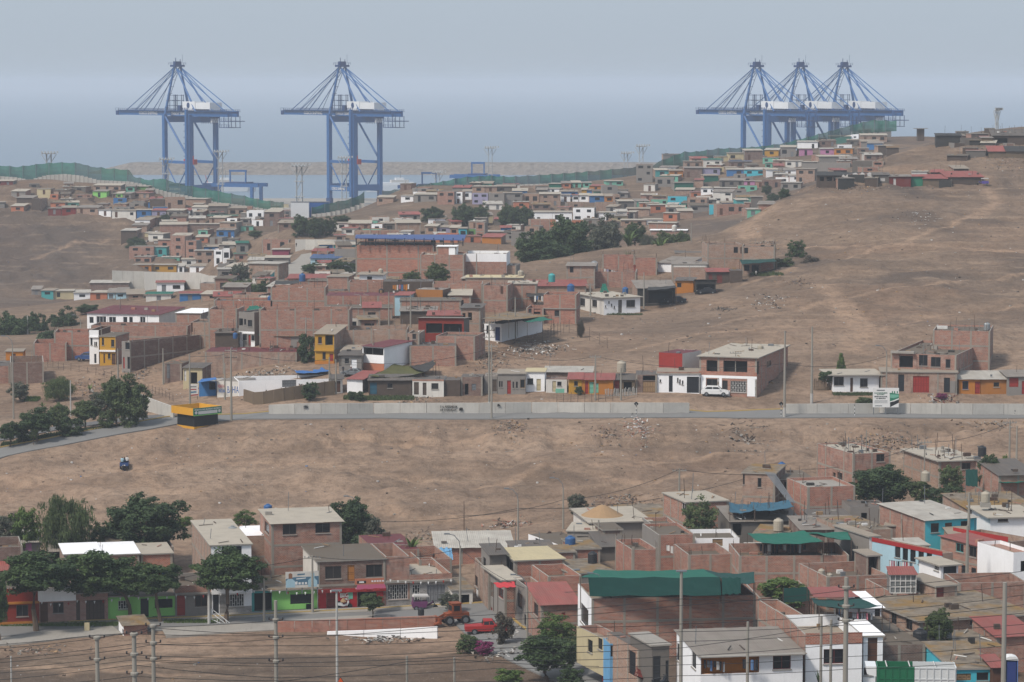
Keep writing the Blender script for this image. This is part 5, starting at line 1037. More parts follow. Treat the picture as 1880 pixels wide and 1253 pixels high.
# --- smaller houses packed between the named ones
def FILL(where,x0,x1,y0,y1,n,hpx,wpx,cols,seed,auto=1,tries=900,gap=4.0):
 rr=random.Random(seed);out=[]
 for _ in range(tries):
  if len(out)>=n:break
  w=rr.uniform(*wpx);xa=rr.uniform(x0,x1-w);yb=rr.uniform(y0,y1);p=hit(xa+w/2,yb);k=mpp(p.y);W=w*k
  if any(abs(p.x-(q['p'].x+q['dep']/2*-math.sin(q['yaw'])))<(W+q['W'])*.47 and-gap-1<q['p'].y-p.y<gap+1 and True for q in HOUSES):continue
  if any(abs(p.x-q[0])<(W+q[2])*.5 and abs(p.y-q[1])<gap+2 for q in out):continue
  if math.hypot(p.x-STREET[0],0)<0:continue
  out.append((p.x,p.y,W,xa,w,yb))
 for i,(_,_,_,xa,w,yb) in enumerate(sorted(out,key=lambda q:q[3])):
  F=rr.choice(cols);r2=rr.random();rs='mono' if r2<.4 else 'slab' if r2<.65 else 'par' if r2<.85 else 'open'
  H(f'{WORD.get(F, F)} small house, {ORD[i]} from left among those {where}',xa,xa+w,yb,yb-rr.uniform(*hpx),rr.uniform(-16,10),rr.uniform(5,7.5),F,L=rr.choice(['brick_p','brick','cement']),R=rr.choice(['brick_p','brick','cement']),roof=rr.choice(['roof_l','sheet','sheet_l','roof','sheet_r','roof_d','ochre']),rs=rs,rise=rr.uniform(.3,.8),auto=auto,ph=.5,found=3.0,name='small_house',clutter=.5)
STREET=(1e9,)
BC=['brick','brick_p','brick','brick_p','cement','brick_d','offwhite'];CC=BC+['cement','white','cream','mint','blue','salmon','cement_d']
FILL('high on the right hillside',1210,1480,296,345,24,(9,13),(18,34),CC,1);FILL('low on the right hillside',1170,1400,350,398,24,(10,14),(18,36),CC,2);FILL('between big trees and centre net',860,1180,380,420,20,(9,14),(18,36),CC,3)
FILL('behind the blue canopy',640,960,408,452,24,(10,15),(18,38),CC,4);FILL('in the left hollow',240,440,410,490,24,(10,15),(18,34),CC,5);FILL('around the climbing street foot',400,500,470,535,8,(12,18),(20,36),BC,6);FILL('right of the climbing street',575,655,460,520,10,(12,17),(18,34),BC,7)
FILL('under the descending left net',260,540,380,425,24,(8,12),(16,30),CC,8);FILL('inside the brick quarter',390,900,535,605,18,(22,34),(28,52),BC,9,gap=4);FILL('at the front of the brick quarter',380,880,605,680,12,(22,32),(26,46),BC,10,gap=4);FILL('on the far left plain and slope',0,240,345,400,10,(8,11),(16,30),CC,11)
FILL('in the near right block',1000,1860,1000,1062,14,(34,48),(38,70),BC,12,gap=3.5);FILL('below the centre net',720,1160,345,378,20,(8,12),(16,32),CC,14);FILL('along the left ridge',90,330,352,395,18,(8,11),(14,28),CC,15);FILL('of boards on the upper right crest',1700,1890,245,300,16,(7,12),(16,36),['wood_d','tarp_k','wood_d','cement_d','brick_d'],16,auto=0,gap=3);FILL('of boards in the hilltop shack row',1500,1800,322,345,12,(9,14),(14,30),['wood_d','tarp_k','cement_d','tarp_w'],17,auto=0,gap=2)
FILL('on the hilltop right slope',1480,1640,255,318,14,(9,12),(18,34),CC,13)
# --- lettering
def lettering(s,size,m,parent,loc,rz=0.0,bold=0.0,fit=None,name='lettering'):
 me=text_base(s,size,bold).copy();me.materials.clear();me.materials.append(M(m))
 o=link(name,me,parent,loc,(math.pi/2,0,rz))
 xs=[v.co.x for v in me.vertices]
 if fit and xs:o.scale=(fit/(max(xs)-min(xs)),1,1)
 return o
# --- container cranes (local +x landward, tip at -x)
CR_YAW=math.radians(-58.7)
def make_crane():
 r=empty('container_crane');b,d='crane','crane_d'
 ZB=52.5
 P=lambda n,f,par=None:(lambda g:(f(g),g.build(n,par or r))[1])(MB())
 for x,nm in((0,'sea_leg'),(30,'land_leg')):
  for y in(-9,9):
   P(nm,lambda g:(g.box(x-1.5,x+1.5,y-1.1,y+1.1,4.5,ZB+1,b),g.box(x-2.6,x+2.6,y-1.0,y+1.0,1.2,4.5,d),[g.box(x-2.4+q,x-1.4+q,y-.8,y+.8,0,1.2,'black') for q in(0,1.4,2.8)]))
 for x in(0,30):
  P('sill_beam',lambda g:g.box(x-1.2,x+1.2,-7.9,7.9,9.5,13,b))
  P('top_beam',lambda g:g.box(x-1.3,x+1.3,-7.9,7.9,49,52.5,b))
 for y in(-9,9):
  P('portal_beam',lambda g:g.beam((1.5,y,26),(28.5,y,26),1.3,1.6,b))
  P('base_beam',lambda g:g.beam((1.5,y,10.5),(28.5,y,10.5),1.6,3.0,b))
  P('diagonal_brace',lambda g:g.bar((1.2,y,52),(28.8,y,28),1.3,b,n=8))
  P('lower_brace',lambda g:g.bar((1.2,y,25),(15,y,11.5),.7,b,n=6));P('lower_brace',lambda g:g.bar((28.8,y,25),(15,y,11.5),.7,b,n=6))
 for y in(-3.2,3.2):
  P('girder',lambda g:g.box(-2,66,y-.75,y+.75,ZB+.02,ZB+3.4,b))
  P('boom',lambda g:g.box(-67,-2.3,y-.7,y+.7,ZB+.3,ZB+3.2,b))
 P('boom_tie',lambda g:[g.box(x-.3,x+.3,-2.4,2.4,ZB+2,ZB+3,d) for x in range(-66,68,7)])
 def rail(g,x0,x1,y,z,h=1.2):
  n=int((x1-x0)/2.5)
  for i in range(n+1):g.bar((x0+(x1-x0)*i/n,y,z),(x0+(x1-x0)*i/n,y,z+h),.14,d,cap=False)
  for zz in(z+h,z+h*.5):g.bar((x0,y,zz),(x1,y,zz),.12,d,cap=False)
 for y in(-4.6,4.6):
  P('walkway',lambda g:(g.box(-66,66,y-.6,y+.6,ZB+2.9,ZB+3.05,d),rail(g,-66,66,y,ZB+3.05)))
 P('boom_tip',lambda g:(g.box(-70,-67.2,-4.4,4.4,ZB+.2,ZB+2.8,d),rail(g,-70,-66,-4.4,ZB+2.8,1.6)))
 P('rear_platform',lambda g:(g.box(58,71,-5,5,ZB-2.6,ZB-2.2,d),g.box(56,68,-4,4,ZB-6.2,ZB-5.9,d),[g.bar((x,y,ZB-6),(x,y,ZB+.5),.3,d) for x in(57,62,67) for y in(-4,4)],rail(g,58,71,-5,ZB-2.2,1.6),rail(g,56,68,-4,ZB-5.9,1.6)))
 AP=Vector((0.5,0,82))
 for y in(-9,9):
  P('mast_leg',lambda g:g.bar((0,y*.96,ZB+1),(0.2,y*.22,82),1.7,b,1.1,n=8))
  P('back_leg',lambda g:g.bar((30,y*.5,ZB+2.5),(1.0,y*.2,81.5),1.3,b,.9,n=8))
  for xx,w in((-58,.55),(-36,.5)):P('forestay',lambda g:g.bar((xx,y*.35,ZB+3.2),(0,y*.2,81),w,b,n=6))
  P('forestay',lambda g:g.bar((-20,y*.3,ZB+3.2),(0,y*.15,80),.35,d,n=5))
  for xx,w in((62,.6),(48,.5)):P('backstay',lambda g:g.bar((xx,y*.35,ZB+3.2),(1,y*.2,81),w,b,n=6))
  P('rope',lambda g:g.bar((-50,y*.2,ZB+3.4),(0,y*.1,82.5),.14,d,n=4));P('rope',lambda g:g.bar((-44,y*.2,ZB+3.4),(0,y*.1,82.5),.14,d,n=4))
 P('mast_head',lambda g:(g.box(-2.6,3.4,-3.4,3.4,81.2,82.4,d),rail(g,-4,4.4,-3.6,82.4,1.3),rail(g,-4,4.4,3.6,82.4,1.3),g.box(-1.2,1.6,-2,2,82.4,84.4,d),g.bar((0,-1,84),(0,-1,86.5),.3,d),g.bar((2,1,84),(2,1,85.6),.3,d),g.bar((3,2,84),(3,2,88.5),.12,d)))
 P('mast_stair',lambda g:[g.box(.8+.05*k,2.6+.05*k,-10+1.2*k+.5,-8+1.2*k+.5,ZB+5+4*k,ZB+5.25+4*k,d) for k in range(6)])
 h1=P('machinery_house',lambda g:(g.box(14,29,-4.6,4.6,ZB+3.45,ZB+8.6,'crane_w'),g.box(29.02,46,-4.2,4.2,ZB+4.2,ZB+8.1,'crane_w'),[g.box(x,x+.9,-4.66,-4.6,ZB+3.9,ZB+5,'crane_d') for x in(14,16,18,20,26)]))
 P('emblem',lambda g:g.lathe([(0,0),(1.7,0),(1.7,.05),(1.3,.06),(1.3,.02)],'crane_d',16),h1);h1.children[0].location=(21,-4.7,ZB+6.4);h1.children[0].rotation_euler=(math.pi/2,0,0)
 for x in(-6,1.5):
  def tw(g):
   for dx in(-1.1,1.1):
    for y in(-2.6,2.6):g.bar((x+dx,y,ZB+3.2),(x+dx,y,ZB+12.5),.3,d)
   for z in(6,9,12):g.box(x-1.4,x+1.4,-3,3,ZB+z,ZB+z+.25,d)
  P('service_tower',tw)
 P('tower_bridge',lambda g:g.box(-5,1,-1,1,ZB+8.8,ZB+9.2,d))
 P('lift_shaft',lambda g:(g.box(28.6,30.6,-11.6,-10.15,6,ZB+4,b),[g.box(27.4,28.6,-11.8,-10.2,8+3.6*k,8.3+3.6*k,d) for k in range(13)]))
 P('lift_head',lambda g:g.box(9.5,12.4,-5.3,5.3,ZB+3.45,ZB+6.4,d))
 P('cabin',lambda g:(g.box(43,45,-2,2,ZB-3.4,ZB-.2,'crane_w'),g.box(42.4,46,-2.4,2.4,ZB-1,ZB-.1,d)))
 P('cable_loop',lambda g:[g.tube([(34+2*k,-3.4,ZB-.1),(35+2*k,-3.4,ZB-4.2),(36+2*k,-3.4,ZB-.1)],.1,d,4) for k in range(10)])
 sp=P('spreader',lambda g:(g.box(9,21,-1.3,1.3,24.5,27.5,'crane_r'),g.box(12.5,17.5,-1,1,27.5,29.5,'crane_r')))
 P('hoist_rope',lambda g:[g.bar((x,y,29.4),(x,y,ZB),.14,d,n=4) for x in(12.5,17.5) for y in(-.8,.8)])
 lettering('COSCO SHIPPING',2.6,'paint_w',r,(-41,-3.96,ZB+.75),bold=.06,fit=23)
 lettering('CHANCAY TERMINAL',2.3,'paint_w',r,(-1,-4.0,ZB+.8),bold=.05,fit=20)
 lettering('COSCO SHIPPING',2.0,'paint_w',r,(4,-9.85,9.6),bold=.05,fit=16)
 return r
QZ=3.0
_crane=make_crane()
CRANES=[(328,1622,'blue container crane standing farthest to the left above the net',None),(629,1628,'blue container crane standing alone near the middle of the bay',None),(1387,1650,'leftmost of the three overlapping blue container cranes',None),(1467,1662,'middle one of the three overlapping blue container cranes',None),(1547,1674,'rightmost of the three overlapping blue container cranes',None)]
for _i,(_px,_D,_lb,_) in enumerate(CRANES):
 _o=_crane if _i==0 else copy_tree(_crane)
 _o.location=((_px-CX)/FPX*_D,_D,QZ-.5);_o.scale=(.89,.95,.97);_o.rotation_euler=(0,0,CR_YAW-math.atan((_px-CX)/FPX))
 tag(_o,_lb,'crane','ship to shore cranes on the quay')
_q=MB();_q.box(-420,460,1560,1712,-1.5,QZ,'concrete');tag(_q.build('quay'),'concrete container quay',kind='structure')
def gantry(label,px,D,w,h,rz):
 p=at(px,300,D);p.z=QZ;r=empty('yard_gantry',p,rz);tag(r,label,'gantry crane','blue yard gantries on the quay')
 for x in(-w/2,w/2):
  for y in(-6,6):g=MB();g.box(x-.8,x+.8,y-.8,y+.8,0,h,'crane');g.build('leg',r)
 for y in(-6,6):g=MB();g.box(-w/2-4,w/2+4,y-.7,y+.7,h,h+2.0,'crane');g.build('girder',r)
 g=MB();g.box(-w*.16,w*.34,-5,5,h+2.02,h+2.6,'crane_d')
 for x in(-w*.05,w*.32):g.bar((x,-4,h+2.5),(x,-4,h+9),.7,'crane')
 g.beam((-w*.07,-4,h+9),(w*.34,-4,h+9),1,1.1,'crane');g.build('trolley',r)
gantry('blue yard gantry beside the leftmost crane',432,1605,26,11,-.35)
gantry('blue yard gantry behind the centre net',782,1630,22,9,-.25)
gantry('small blue yard gantry right of the centre crane',872,1690,20,13,-.2)
def ship(label,px,D,L=34):
 p=at(px,330,D);p.z=0;r=empty('ship',p,.25);tag(r,label,'ship','white vessels behind the quay')
 g=MB();a=[(-L/2,-4),(L*.35,-4),(L/2,0),(L*.35,4),(-L/2,4)]
 for i in range(5):
  j=(i+1)%5;g.poly([(*a[i],-1),(*a[j],-1),(a[j][0]*1.04,a[j][1]*1.1,4),(a[i][0]*1.04,a[i][1]*1.1,4)],'crane_w')
 g.poly([(x*1.04,y*1.1,4) for x,y in a],'steel');g.build('hull',r)
 g=MB();g.box(-L*.3,L*.2,-3,3,4,6,'crane_w');g.box(-L*.15,L*.12,-2.6,2.6,6,7.6,'tarp_w');g.box(-L*.08,L*.05,-2,2,7.6,9,'crane_w');g.build('superstructure',r)
 g=MB();g.bar((0,0,9),(0,0,14),.3,'steel');g.bar((-L*.3,0,6),(-L*.34,0,11),.3,'crane_r');g.build('mast',r)
ship('white vessel moored beside the leftmost crane',414,1900,40);ship('white vessel moored beside the centre crane',735,1900,44)
def light_mast(label,px,yt,yb,D,w=2.2):
 p=at(px,yb,D);p.z=QZ if D>1300 else gz(p.x,p.y);top=at(px,yt,D).z;h=top-p.z
 r=empty('light_mast',p);tag(r,label,'light mast','lattice light masts of the port')
 g=MB()
 for sx in(-1,1):
  for sy in(-1,1):g.bar((sx*w*.5,sy*w*.5,0),(sx*w*.4,sy*w*.4,h),.24,'mast')
 n=max(3,int(h/4))
 for i in range(n):
  z0,z1=h*i/n,h*(i+1)/n
  for s in(-1,1):g.bar((-w*.45,s*w*.45,z0),(w*.45,s*w*.45,z1),.16,'mast',cap=False);g.bar((s*w*.45,w*.45,z0),(s*w*.45,-w*.45,z1),.16,'mast',cap=False)
 g.build('lattice',r)
 g=MB();g.box(-w*1.15,w*1.15,-w*1.2,w*1.2,h,h+.4,'mast')
 for s in(-1,1):g.bar((s*w*.4,0,h-4),(s*w*1.4,0,h),.25,'mast')
 for i in range(6):g.box(-w*1.15+i*w*.55,-w*1.15+i*w*.55+.7,-w*1.3,-w*1.0,h+.4,h+1.3,'mast')
 g.build('lamp_platform',r)
 for zz in(.25,.5,.75):
  g=MB();g.box(-w*.75,w*.75,-w*.6,w*.6,h*zz,h*zz+.3,'mast');g.build('ring_platform',r)
for _t in(('lattice light mast in the gap between the nets',550,306,396,1080,2.4),('lattice light mast in front of the centre crane',632,291,370,1500,2.6),('lattice light mast before the leftmost crane leg',305,294,345,1480,2.6),('light mast before the landward leg of the leftmost crane',405,280,340,1480,2.6),('light mast showing above the left hilltop net',90,283,310,1330,2.6),('light mast right of the centre crane',900,273,330,1480,2.4),('short light mast above the centre net',803,318,340,1480,2.4),('light mast left of the net summit',1149,283,320,1480,2.2),('tall light mast at the start of the right net',1177,270,315,1400,2.2),('grey lattice tower on the right hilltop',1830,205,238,1000,.8)):
 light_mast(*_t)
def breakwater():
 nx,ny=420,16;xs=np.linspace(-345,900,nx);prof=np.linspace(0,1,ny)
 X,T=np.meshgrid(xs,prof);hgt=np.interp(T,[0,.42,.8,1],[-1,8.2,8.6,7.5])
 taper=np.clip((X+345)/40,0,1);Y=2230+T*70+fbm(X/40,T*0,3,3)*10+(1-taper)*30
 n=fbm(X/5,Y/4,3,41)*2.0*np.interp(T,[0,.45,.6,1],[1,1,.2,.3])+(vnoise(X/2.4,T*30,8)-.5)*1.0*(T<.5)
 Z=hgt*taper+n*taper-(1-taper)
 V=np.stack([X,Y,Z],-1).reshape(-1,3);I=np.arange(nx*ny).reshape(ny,nx)
 Fq=np.stack([I[:-1,:-1],I[:-1,1:],I[1:,1:],I[1:,:-1]],-1).reshape(-1,4)
 me=bpy.data.meshes.new('breakwater');me.from_pydata(V.tolist(),[],Fq.tolist())
 t=NT('breakwater_rock');gp=t.add('ShaderNodeNewGeometry').outputs['Position']
 vo=t.add('ShaderNodeTexVoronoi');vo.inputs['Scale'].default_value=0.5;t.l.new(gp,vo.inputs['Vector'])
 sepc=t.add('ShaderNodeSeparateColor');t.l.new(vo.outputs['Color'],sepc.inputs[0])
 base=t.mix(sepc.outputs[0],lin('#635c55'),lin('#7d756d'));t.col(base);me.materials.append(t.m)
 o=link('breakwater',me);tag(o,'long grey rock breakwater across the bay',kind='structure')
breakwater()
_w=MB()
for _k in range(26):
 _x=-430+_k*6.5;_w.poly([(_x,2330+random.uniform(-3,3),.25),(_x+random.uniform(4,7),2330,.25),(_x+6,2346,.25),(_x-1,2344,.25)],'tarp_w')
tag(_w.build('surf'),'white surf line at the end of the breakwater',kind='stuff')
def container(label,px0,px1,yT,yB,D,m):
 a,b=at(px0,yB,D),at(px1,yB,D);h=at(px0,yT,D).z-a.z
 r=empty('container',((a.x+b.x)/2,D,a.z));tag(r,label,'container');W=b.x-a.x
 g=MB();g.box(-W/2,W/2,0,3,-2,h,m)
 for i in range(int(W/.8)):g.box(-W/2+i*.8,-W/2+i*.8+.4,-.06,0,.2,h-.2,m)
 g.build('box',r);g=MB();g.box(-W/2-.05,W/2+.05,-.1,3.1,h,h+.25,'steel');g.build('top_rail',r)
container('white painted container wall behind the lattice mast',534,567,372,394,1075,'crane_w')
container('blue container between the white one and the net',568,604,372,396,1080,'paint_b')
# --- windbreak nets on stepped concrete wall
DT=[(-60,1138),(90,1140),(180,1130),(240,1120),(330,1095),(420,1075),(520,1060),(570,1056),(600,1062),(660,1078),(700,1092),(720,1098),(850,1105),(1000,1115),(1140,1130),(1200,1150),(1300,1165),(1400,1178),(1500,1190),(1600,1200),(1700,1202)]
def Dw(px):return float(np.interp(px,[a for a,_ in DT],[b for _,b in DT]))
def net_fence(label,top,bot,wallh,step,bay,wname,wl,flip=0):
 r=empty('windbreak_net',at(top[0][0],bot[0][1],Dw(top[0][0])));tag(r,label,'net','green windbreak nets on the far ridge')
 off=r.location.copy()
 T=lambda px:float(np.interp(px,[p[0] for p in top],[p[1] for p in top]));Bt=lambda px:float(np.interp(px,[p[0] for p in bot],[p[1] for p in bot]))
 x0,x1=top[0][0],top[-1][0];n=max(1,round((x1-x0)/bay));rr=random.Random(int(x0+99))
 for i in range(n):
  a,b=x0+(x1-x0)*i/n,x0+(x1-x0)*(i+1)/n;g=MB();m='net_far2' if rr.random()<.35 else 'net_far'
  K=6;cols=[]
  for k in range(K+1):
   t=k/K;px=a+(b-a)*t;D=Dw(px)+.8*math.sin(t*math.pi)
   yt=T(px)+2.2*4*t*(1-t)*rr.uniform(.5,1.0);cols.append([at(px,yt+(Bt(px)+1-yt)*j/3,D-(.6*math.sin(j))*math.sin(t*math.pi))-off for j in range(4)])
  for k in range(K):
   for j in range(3):g.poly([cols[k][j+1],cols[k+1][j+1],cols[k+1][j],cols[k][j]],m,smooth=True)
  g.build('net_panel',r)
  g=MB();p=at(a,Bt(a)+2,Dw(a)-.1)-off;q=at(a,T(a)-.6,Dw(a)-.1)-off;g.bar(p,q,.16,'steel',n=5);g.build('post',r)
 if wallh:
  w=empty('stepped_wall',at(bot[0][0],bot[0][1]+wallh,Dw(bot[0][0])));tag(w,wl,'wall','stepped walls under the nets');o2=w.location.copy()
  nn=round((x1-x0)/step)
  for i in range(nn):
   a,b=x0+(x1-x0)*i/nn,x0+(x1-x0)*(i+1)/nn;pm=(a+b)/2;D=Dw(pm)-1.2;y=Bt(pm)
   A,Bp=at(a+.3,y,D)-o2,at(b-.3,y,D)-o2;hh=wallh*mpp(D)
   g=MB();g.box(A.x,Bp.x,A.y,A.y+.35,A.z-hh-1.5,A.z,'panel');g.box(A.x-.12,A.x+.12,A.y-.1,A.y,A.z-hh-1.5,A.z+.1,'concrete');g.build('panel',w)
net_fence('green net running down the left hilltop',[(-30,302),(0,303),(30,306),(78,300),(100,298),(125,298),(146,299),(165,305),(193,308),(238,312),(246,324),(275,330),(297,327),(330,337),(367,344),(408,352),(452,360),(480,367),(521,371)],[(-30,323),(0,324),(30,326),(55,331),(85,322),(120,320),(150,323),(180,331),(240,334),(270,340),(290,348),(317,355),(345,360),(400,372),(450,378),(521,390)],10,7.7,24,'','stepped pale panel wall under the left hilltop net')
net_fence('short green net rising beside the blue container',[(572,381),(600,373),(640,366),(660,358),(669,351)],[(572,394),(600,391),(640,383),(669,372)],8,8.5,24,'','stepped panel wall beside the blue container')
net_fence('long green net along the centre ridge',[(702,350),(720,349),(760,341),(810,333),(850,325),(896,322),(940,324),(990,321),(1060,316),(1140,309),(1168,306)],[(702,361),(720,362),(760,360),(800,350),(850,345),(896,341),(990,338),(1060,336),(1140,334),(1168,331)],7,9,22,'','low panel wall under the centre ridge net')
net_fence('green net climbing the right hillside to its summit',[(1196,306),(1209,296),(1231,288),(1256,278),(1276,278),(1298,275),(1318,272),(1357,271),(1400,268),(1440,262),(1480,252),(1520,241),(1560,230),(1600,220),(1646,221)],[(1196,322),(1231,313),(1256,303),(1298,297),(1337,291),(1377,287),(1440,279),(1480,266),(1520,257),(1560,247),(1600,243),(1646,240)],0,9,20,'','')
def panel_wall(label,pts,top,step,m='panel',name='concrete_wall',thick=.25,group=None,posts=True):
 """pts: base pixels; top: top pixels; one panel per step pixels"""
 D0=hit(*pts[0]);w=empty(name,D0);tag(w,label,'wall',group);off=D0.copy()
 yb=lambda x:float(np.interp(x,[p[0] for p in pts],[p[1] for p in pts]));yt=lambda x:float(np.interp(x,[p[0] for p in top],[p[1] for p in top]))
 n=max(1,round((pts[-1][0]-pts[0][0])/step));xs=[pts[0][0]+(pts[-1][0]-pts[0][0])*i/n for i in range(n+1)]
 for a,b in zip(xs,xs[1:]):
  A,Bp=hit(a,yb(a)),hit(b,yb(b));ha=at(a,yt(a),A.y).z;hb=at(b,yt(b),Bp.y).z
  d=(Bp-A);d.z=0;d.normalize();nrm=Vector((-d.y,d.x,0))*thick;ga=A+d*.03;gb=Bp-d*.03
  q=[Vector((ga.x,ga.y,A.z-1)),Vector((gb.x,gb.y,Bp.z-1)),Vector((gb.x,gb.y,hb)),Vector((ga.x,ga.y,ha))];q=[v-off for v in q];back=[v+nrm for v in q]
  g=MB();g.poly(q,m);g.poly(back[::-1],m);g.poly([q[3],q[2],back[2],back[3]],m);g.poly([q[0],q[3],back[3],back[0]],m);g.poly([q[2],q[1],back[1],back[2]],m)
  g.build('panel',w)
 return w
panel_wall('tall grey concrete panel wall on the left plain',[(206,530),(300,532),(410,531),(460,528)],[(206,497),(300,500),(380,501),(382,507),(425,507),(430,513),(460,513)],19)
panel_wall('long concrete retaining wall along the main road',[(493,762),(700,761),(918,760),(1266,760)],[(493,744),(550,741),(918,740),(920,739),(1266,740)],47)
panel_wall('concrete retaining wall below the information board',[(1443,761),(1600,761),(1900,765)],[(1443,742),(1600,741),(1900,742)],55)
panel_wall('white curved retaining wall behind the roadside trees',[(215,741),(260,752),(300,764),(318,768)],[(215,700),(262,727),(300,741),(318,747)],22)
panel_wall('white school wall painted with faded lettering',[(542,461),(590,459),(655,456)],[(542,440),(590,440),(655,441)],20)
panel_wall('brick yard wall with concrete posts above the dirt lot',[(508,1162),(640,1160),(800,1152)],[(508,1142),(640,1137),(800,1131)],33,'brick_r')
panel_wall('white plastered slope wall below the brick yard',[(600,1166),(700,1170),(803,1174)],[(600,1160),(700,1157),(803,1151)],70,'white')
panel_wall('woven cane fence below the white walled yard',[(447,737),(470,744),(520,737),(615,725)],[(447,715),(470,722),(520,713),(615,699)],18,'cane')
# --- trees: real leaf faces spread through the crown
def leaf_mat(name,c,c2):
 t=NT(name);a=t.add('ShaderNodeAttribute');a.attribute_name='leaf'
 sep=t.add('ShaderNodeSeparateColor');t.l.new(a.outputs['Color'],sep.inputs[0])
 base=t.mix(sep.outputs[0],c,c2);oi=t.add('ShaderNodeObjectInfo').outputs['Random']
 base=t.mix(t.math('MULTIPLY',oi,0.35),base,shade(c,0.7))
 t.col(base);t.b.inputs['Roughness'].default_value=0.65;t.b.inputs['Specular IOR Level'].default_value=0.25
 tr=t.add('ShaderNodeBsdfTranslucent');t.l.new(base,tr.inputs[0]);mx=t.add('ShaderNodeMixShader');mx.inputs[0].default_value=0.25
 t.l.new(t.b.outputs[0],mx.inputs[1]);t.l.new(tr.outputs[0],mx.inputs[2]);t.l.new(mx.outputs[0],t.n['Material Output'].inputs[0])
 return t.m
LEAF={'ficus':((0.030,0.055,0.020,1),(0.085,0.130,0.042,1)),'dark':((0.030,0.052,0.022,1),(0.080,0.120,0.045,1)),'olive':((0.050,0.075,0.028,1),(0.120,0.155,0.060,1)),'grey':((0.060,0.070,0.050,1),(0.130,0.138,0.098,1)),'bright':((0.050,0.090,0.024,1),(0.140,0.200,0.050,1)),'brown':((0.070,0.062,0.046,1),(0.130,0.110,0.080,1)),'magenta':((0.16,0.02,0.08,1),(0.30,0.05,0.16,1))}
LM={}
def lm(k):
 if k not in LM:LM[k]=leaf_mat('leaf_'+k,*LEAF[k])
 return LM[k]
_crowns={}
def crown_mesh(shape,leafk,var):
 key=(shape,leafk,var)
 if key in _crowns:return _crowns[key]
 r=np.random.default_rng(1000+var*37+len(shape)*11+sum(map(ord,shape)))
 nc,nl,ls={'umbrella':(230,64,.060),'round':(230,64,.060),'droop':(190,60,.050),'loose':(110,50,.060),'bush':(90,50,.085),'cone':(120,50,.07)}[shape]
 d=r.normal(size=(nc,3));d/=np.linalg.norm(d,axis=1)[:,None]
 rad=r.uniform(.35,1,nc)**.4
 lob=.95+.30*np.sin(d[:,0]*5.1+var)*np.cos(d[:,1]*4.3-var*2)+.20*np.sin(d[:,2]*7+d[:,0]*4+var)
 c=d*(rad*lob*.86)[:,None]
 if shape=='umbrella':c[:,2]=np.where(c[:,2]<0,c[:,2]*.75,c[:,2])
 if shape=='cone':h=r.uniform(-1,1,nc);k=(1-h)/2*.9+.06;an=r.uniform(0,6.28,nc);q=np.sqrt(r.uniform(.1,1,nc));c=np.stack([np.cos(an)*k*q,np.sin(an)*k*q,h],-1)
 if shape=='loose':c*=r.uniform(.75,1.12,(nc,1))
 cs=r.uniform(.14,.25,nc)*(1.15 if shape in('bush','cone') else 1)
 ctone=r.uniform(0,1,nc)
 off=r.normal(size=(nc,nl,3));off/=np.linalg.norm(off,axis=2)[...,None];off*=(r.uniform(0,1,(nc,nl))**.45)[...,None]*cs[:,None,None]
 off[...,2]*=.72
 P=(c[:,None]+off).reshape(-1,3);n=len(P)
 if shape=='droop':
  k=r.random(n)<.45;P[k,2]-=r.uniform(0,.5,k.sum())*np.clip(np.hypot(P[k,0],P[k,1]),0,1)
 nr=(off.reshape(-1,3)/(np.linalg.norm(off.reshape(-1,3),axis=1)[:,None]+1e-6))*.8+np.array([0,0,.5])+r.normal(size=(n,3))*.55
 nr/=np.linalg.norm(nr,axis=1)[:,None]
 a=np.cross(nr,r.normal(size=(n,3)));a/=np.linalg.norm(a,axis=1)[:,None]+1e-9;b=np.cross(nr,a)
 s=ls*r.uniform(.6,1.35,n)[:,None];a*=s;b*=s*(.55 if shape!='droop' else.3)
 if shape=='droop':a=np.where(r.random((n,1))<.6,np.array([0,0,1])*s*1.6,a);b=np.cross(nr,a);b*=s*.3/(np.linalg.norm(b,axis=1)[:,None]+1e-9)
 V=np.stack([P-a,P-b*.9+a*.1,P+a,P+b*.9+a*.1],1).reshape(-1,3)
 me=bpy.data.meshes.new('crown');me.vertices.add(len(V));me.vertices.foreach_set('co',V.astype(np.float32).ravel())
 me.loops.add(n*4);me.loops.foreach_set('vertex_index',np.arange(n*4,dtype=np.int32));me.polygons.add(n);me.polygons.foreach_set('loop_start',np.arange(0,n*4,4,dtype=np.int32));me.update()
 tone=np.clip(np.repeat(ctone,nl)*.8+r.uniform(-.15,.35,n),0,1)
 at_=me.attributes.new('leaf','FLOAT_COLOR','POINT');at_.data.foreach_set('color',np.repeat(np.stack([tone,tone,tone,np.ones(n)],-1),4,axis=0).astype(np.float32).ravel())
 me.materials.append(lm(leafk));_crowns[key]=me;return me
NT_=[0]
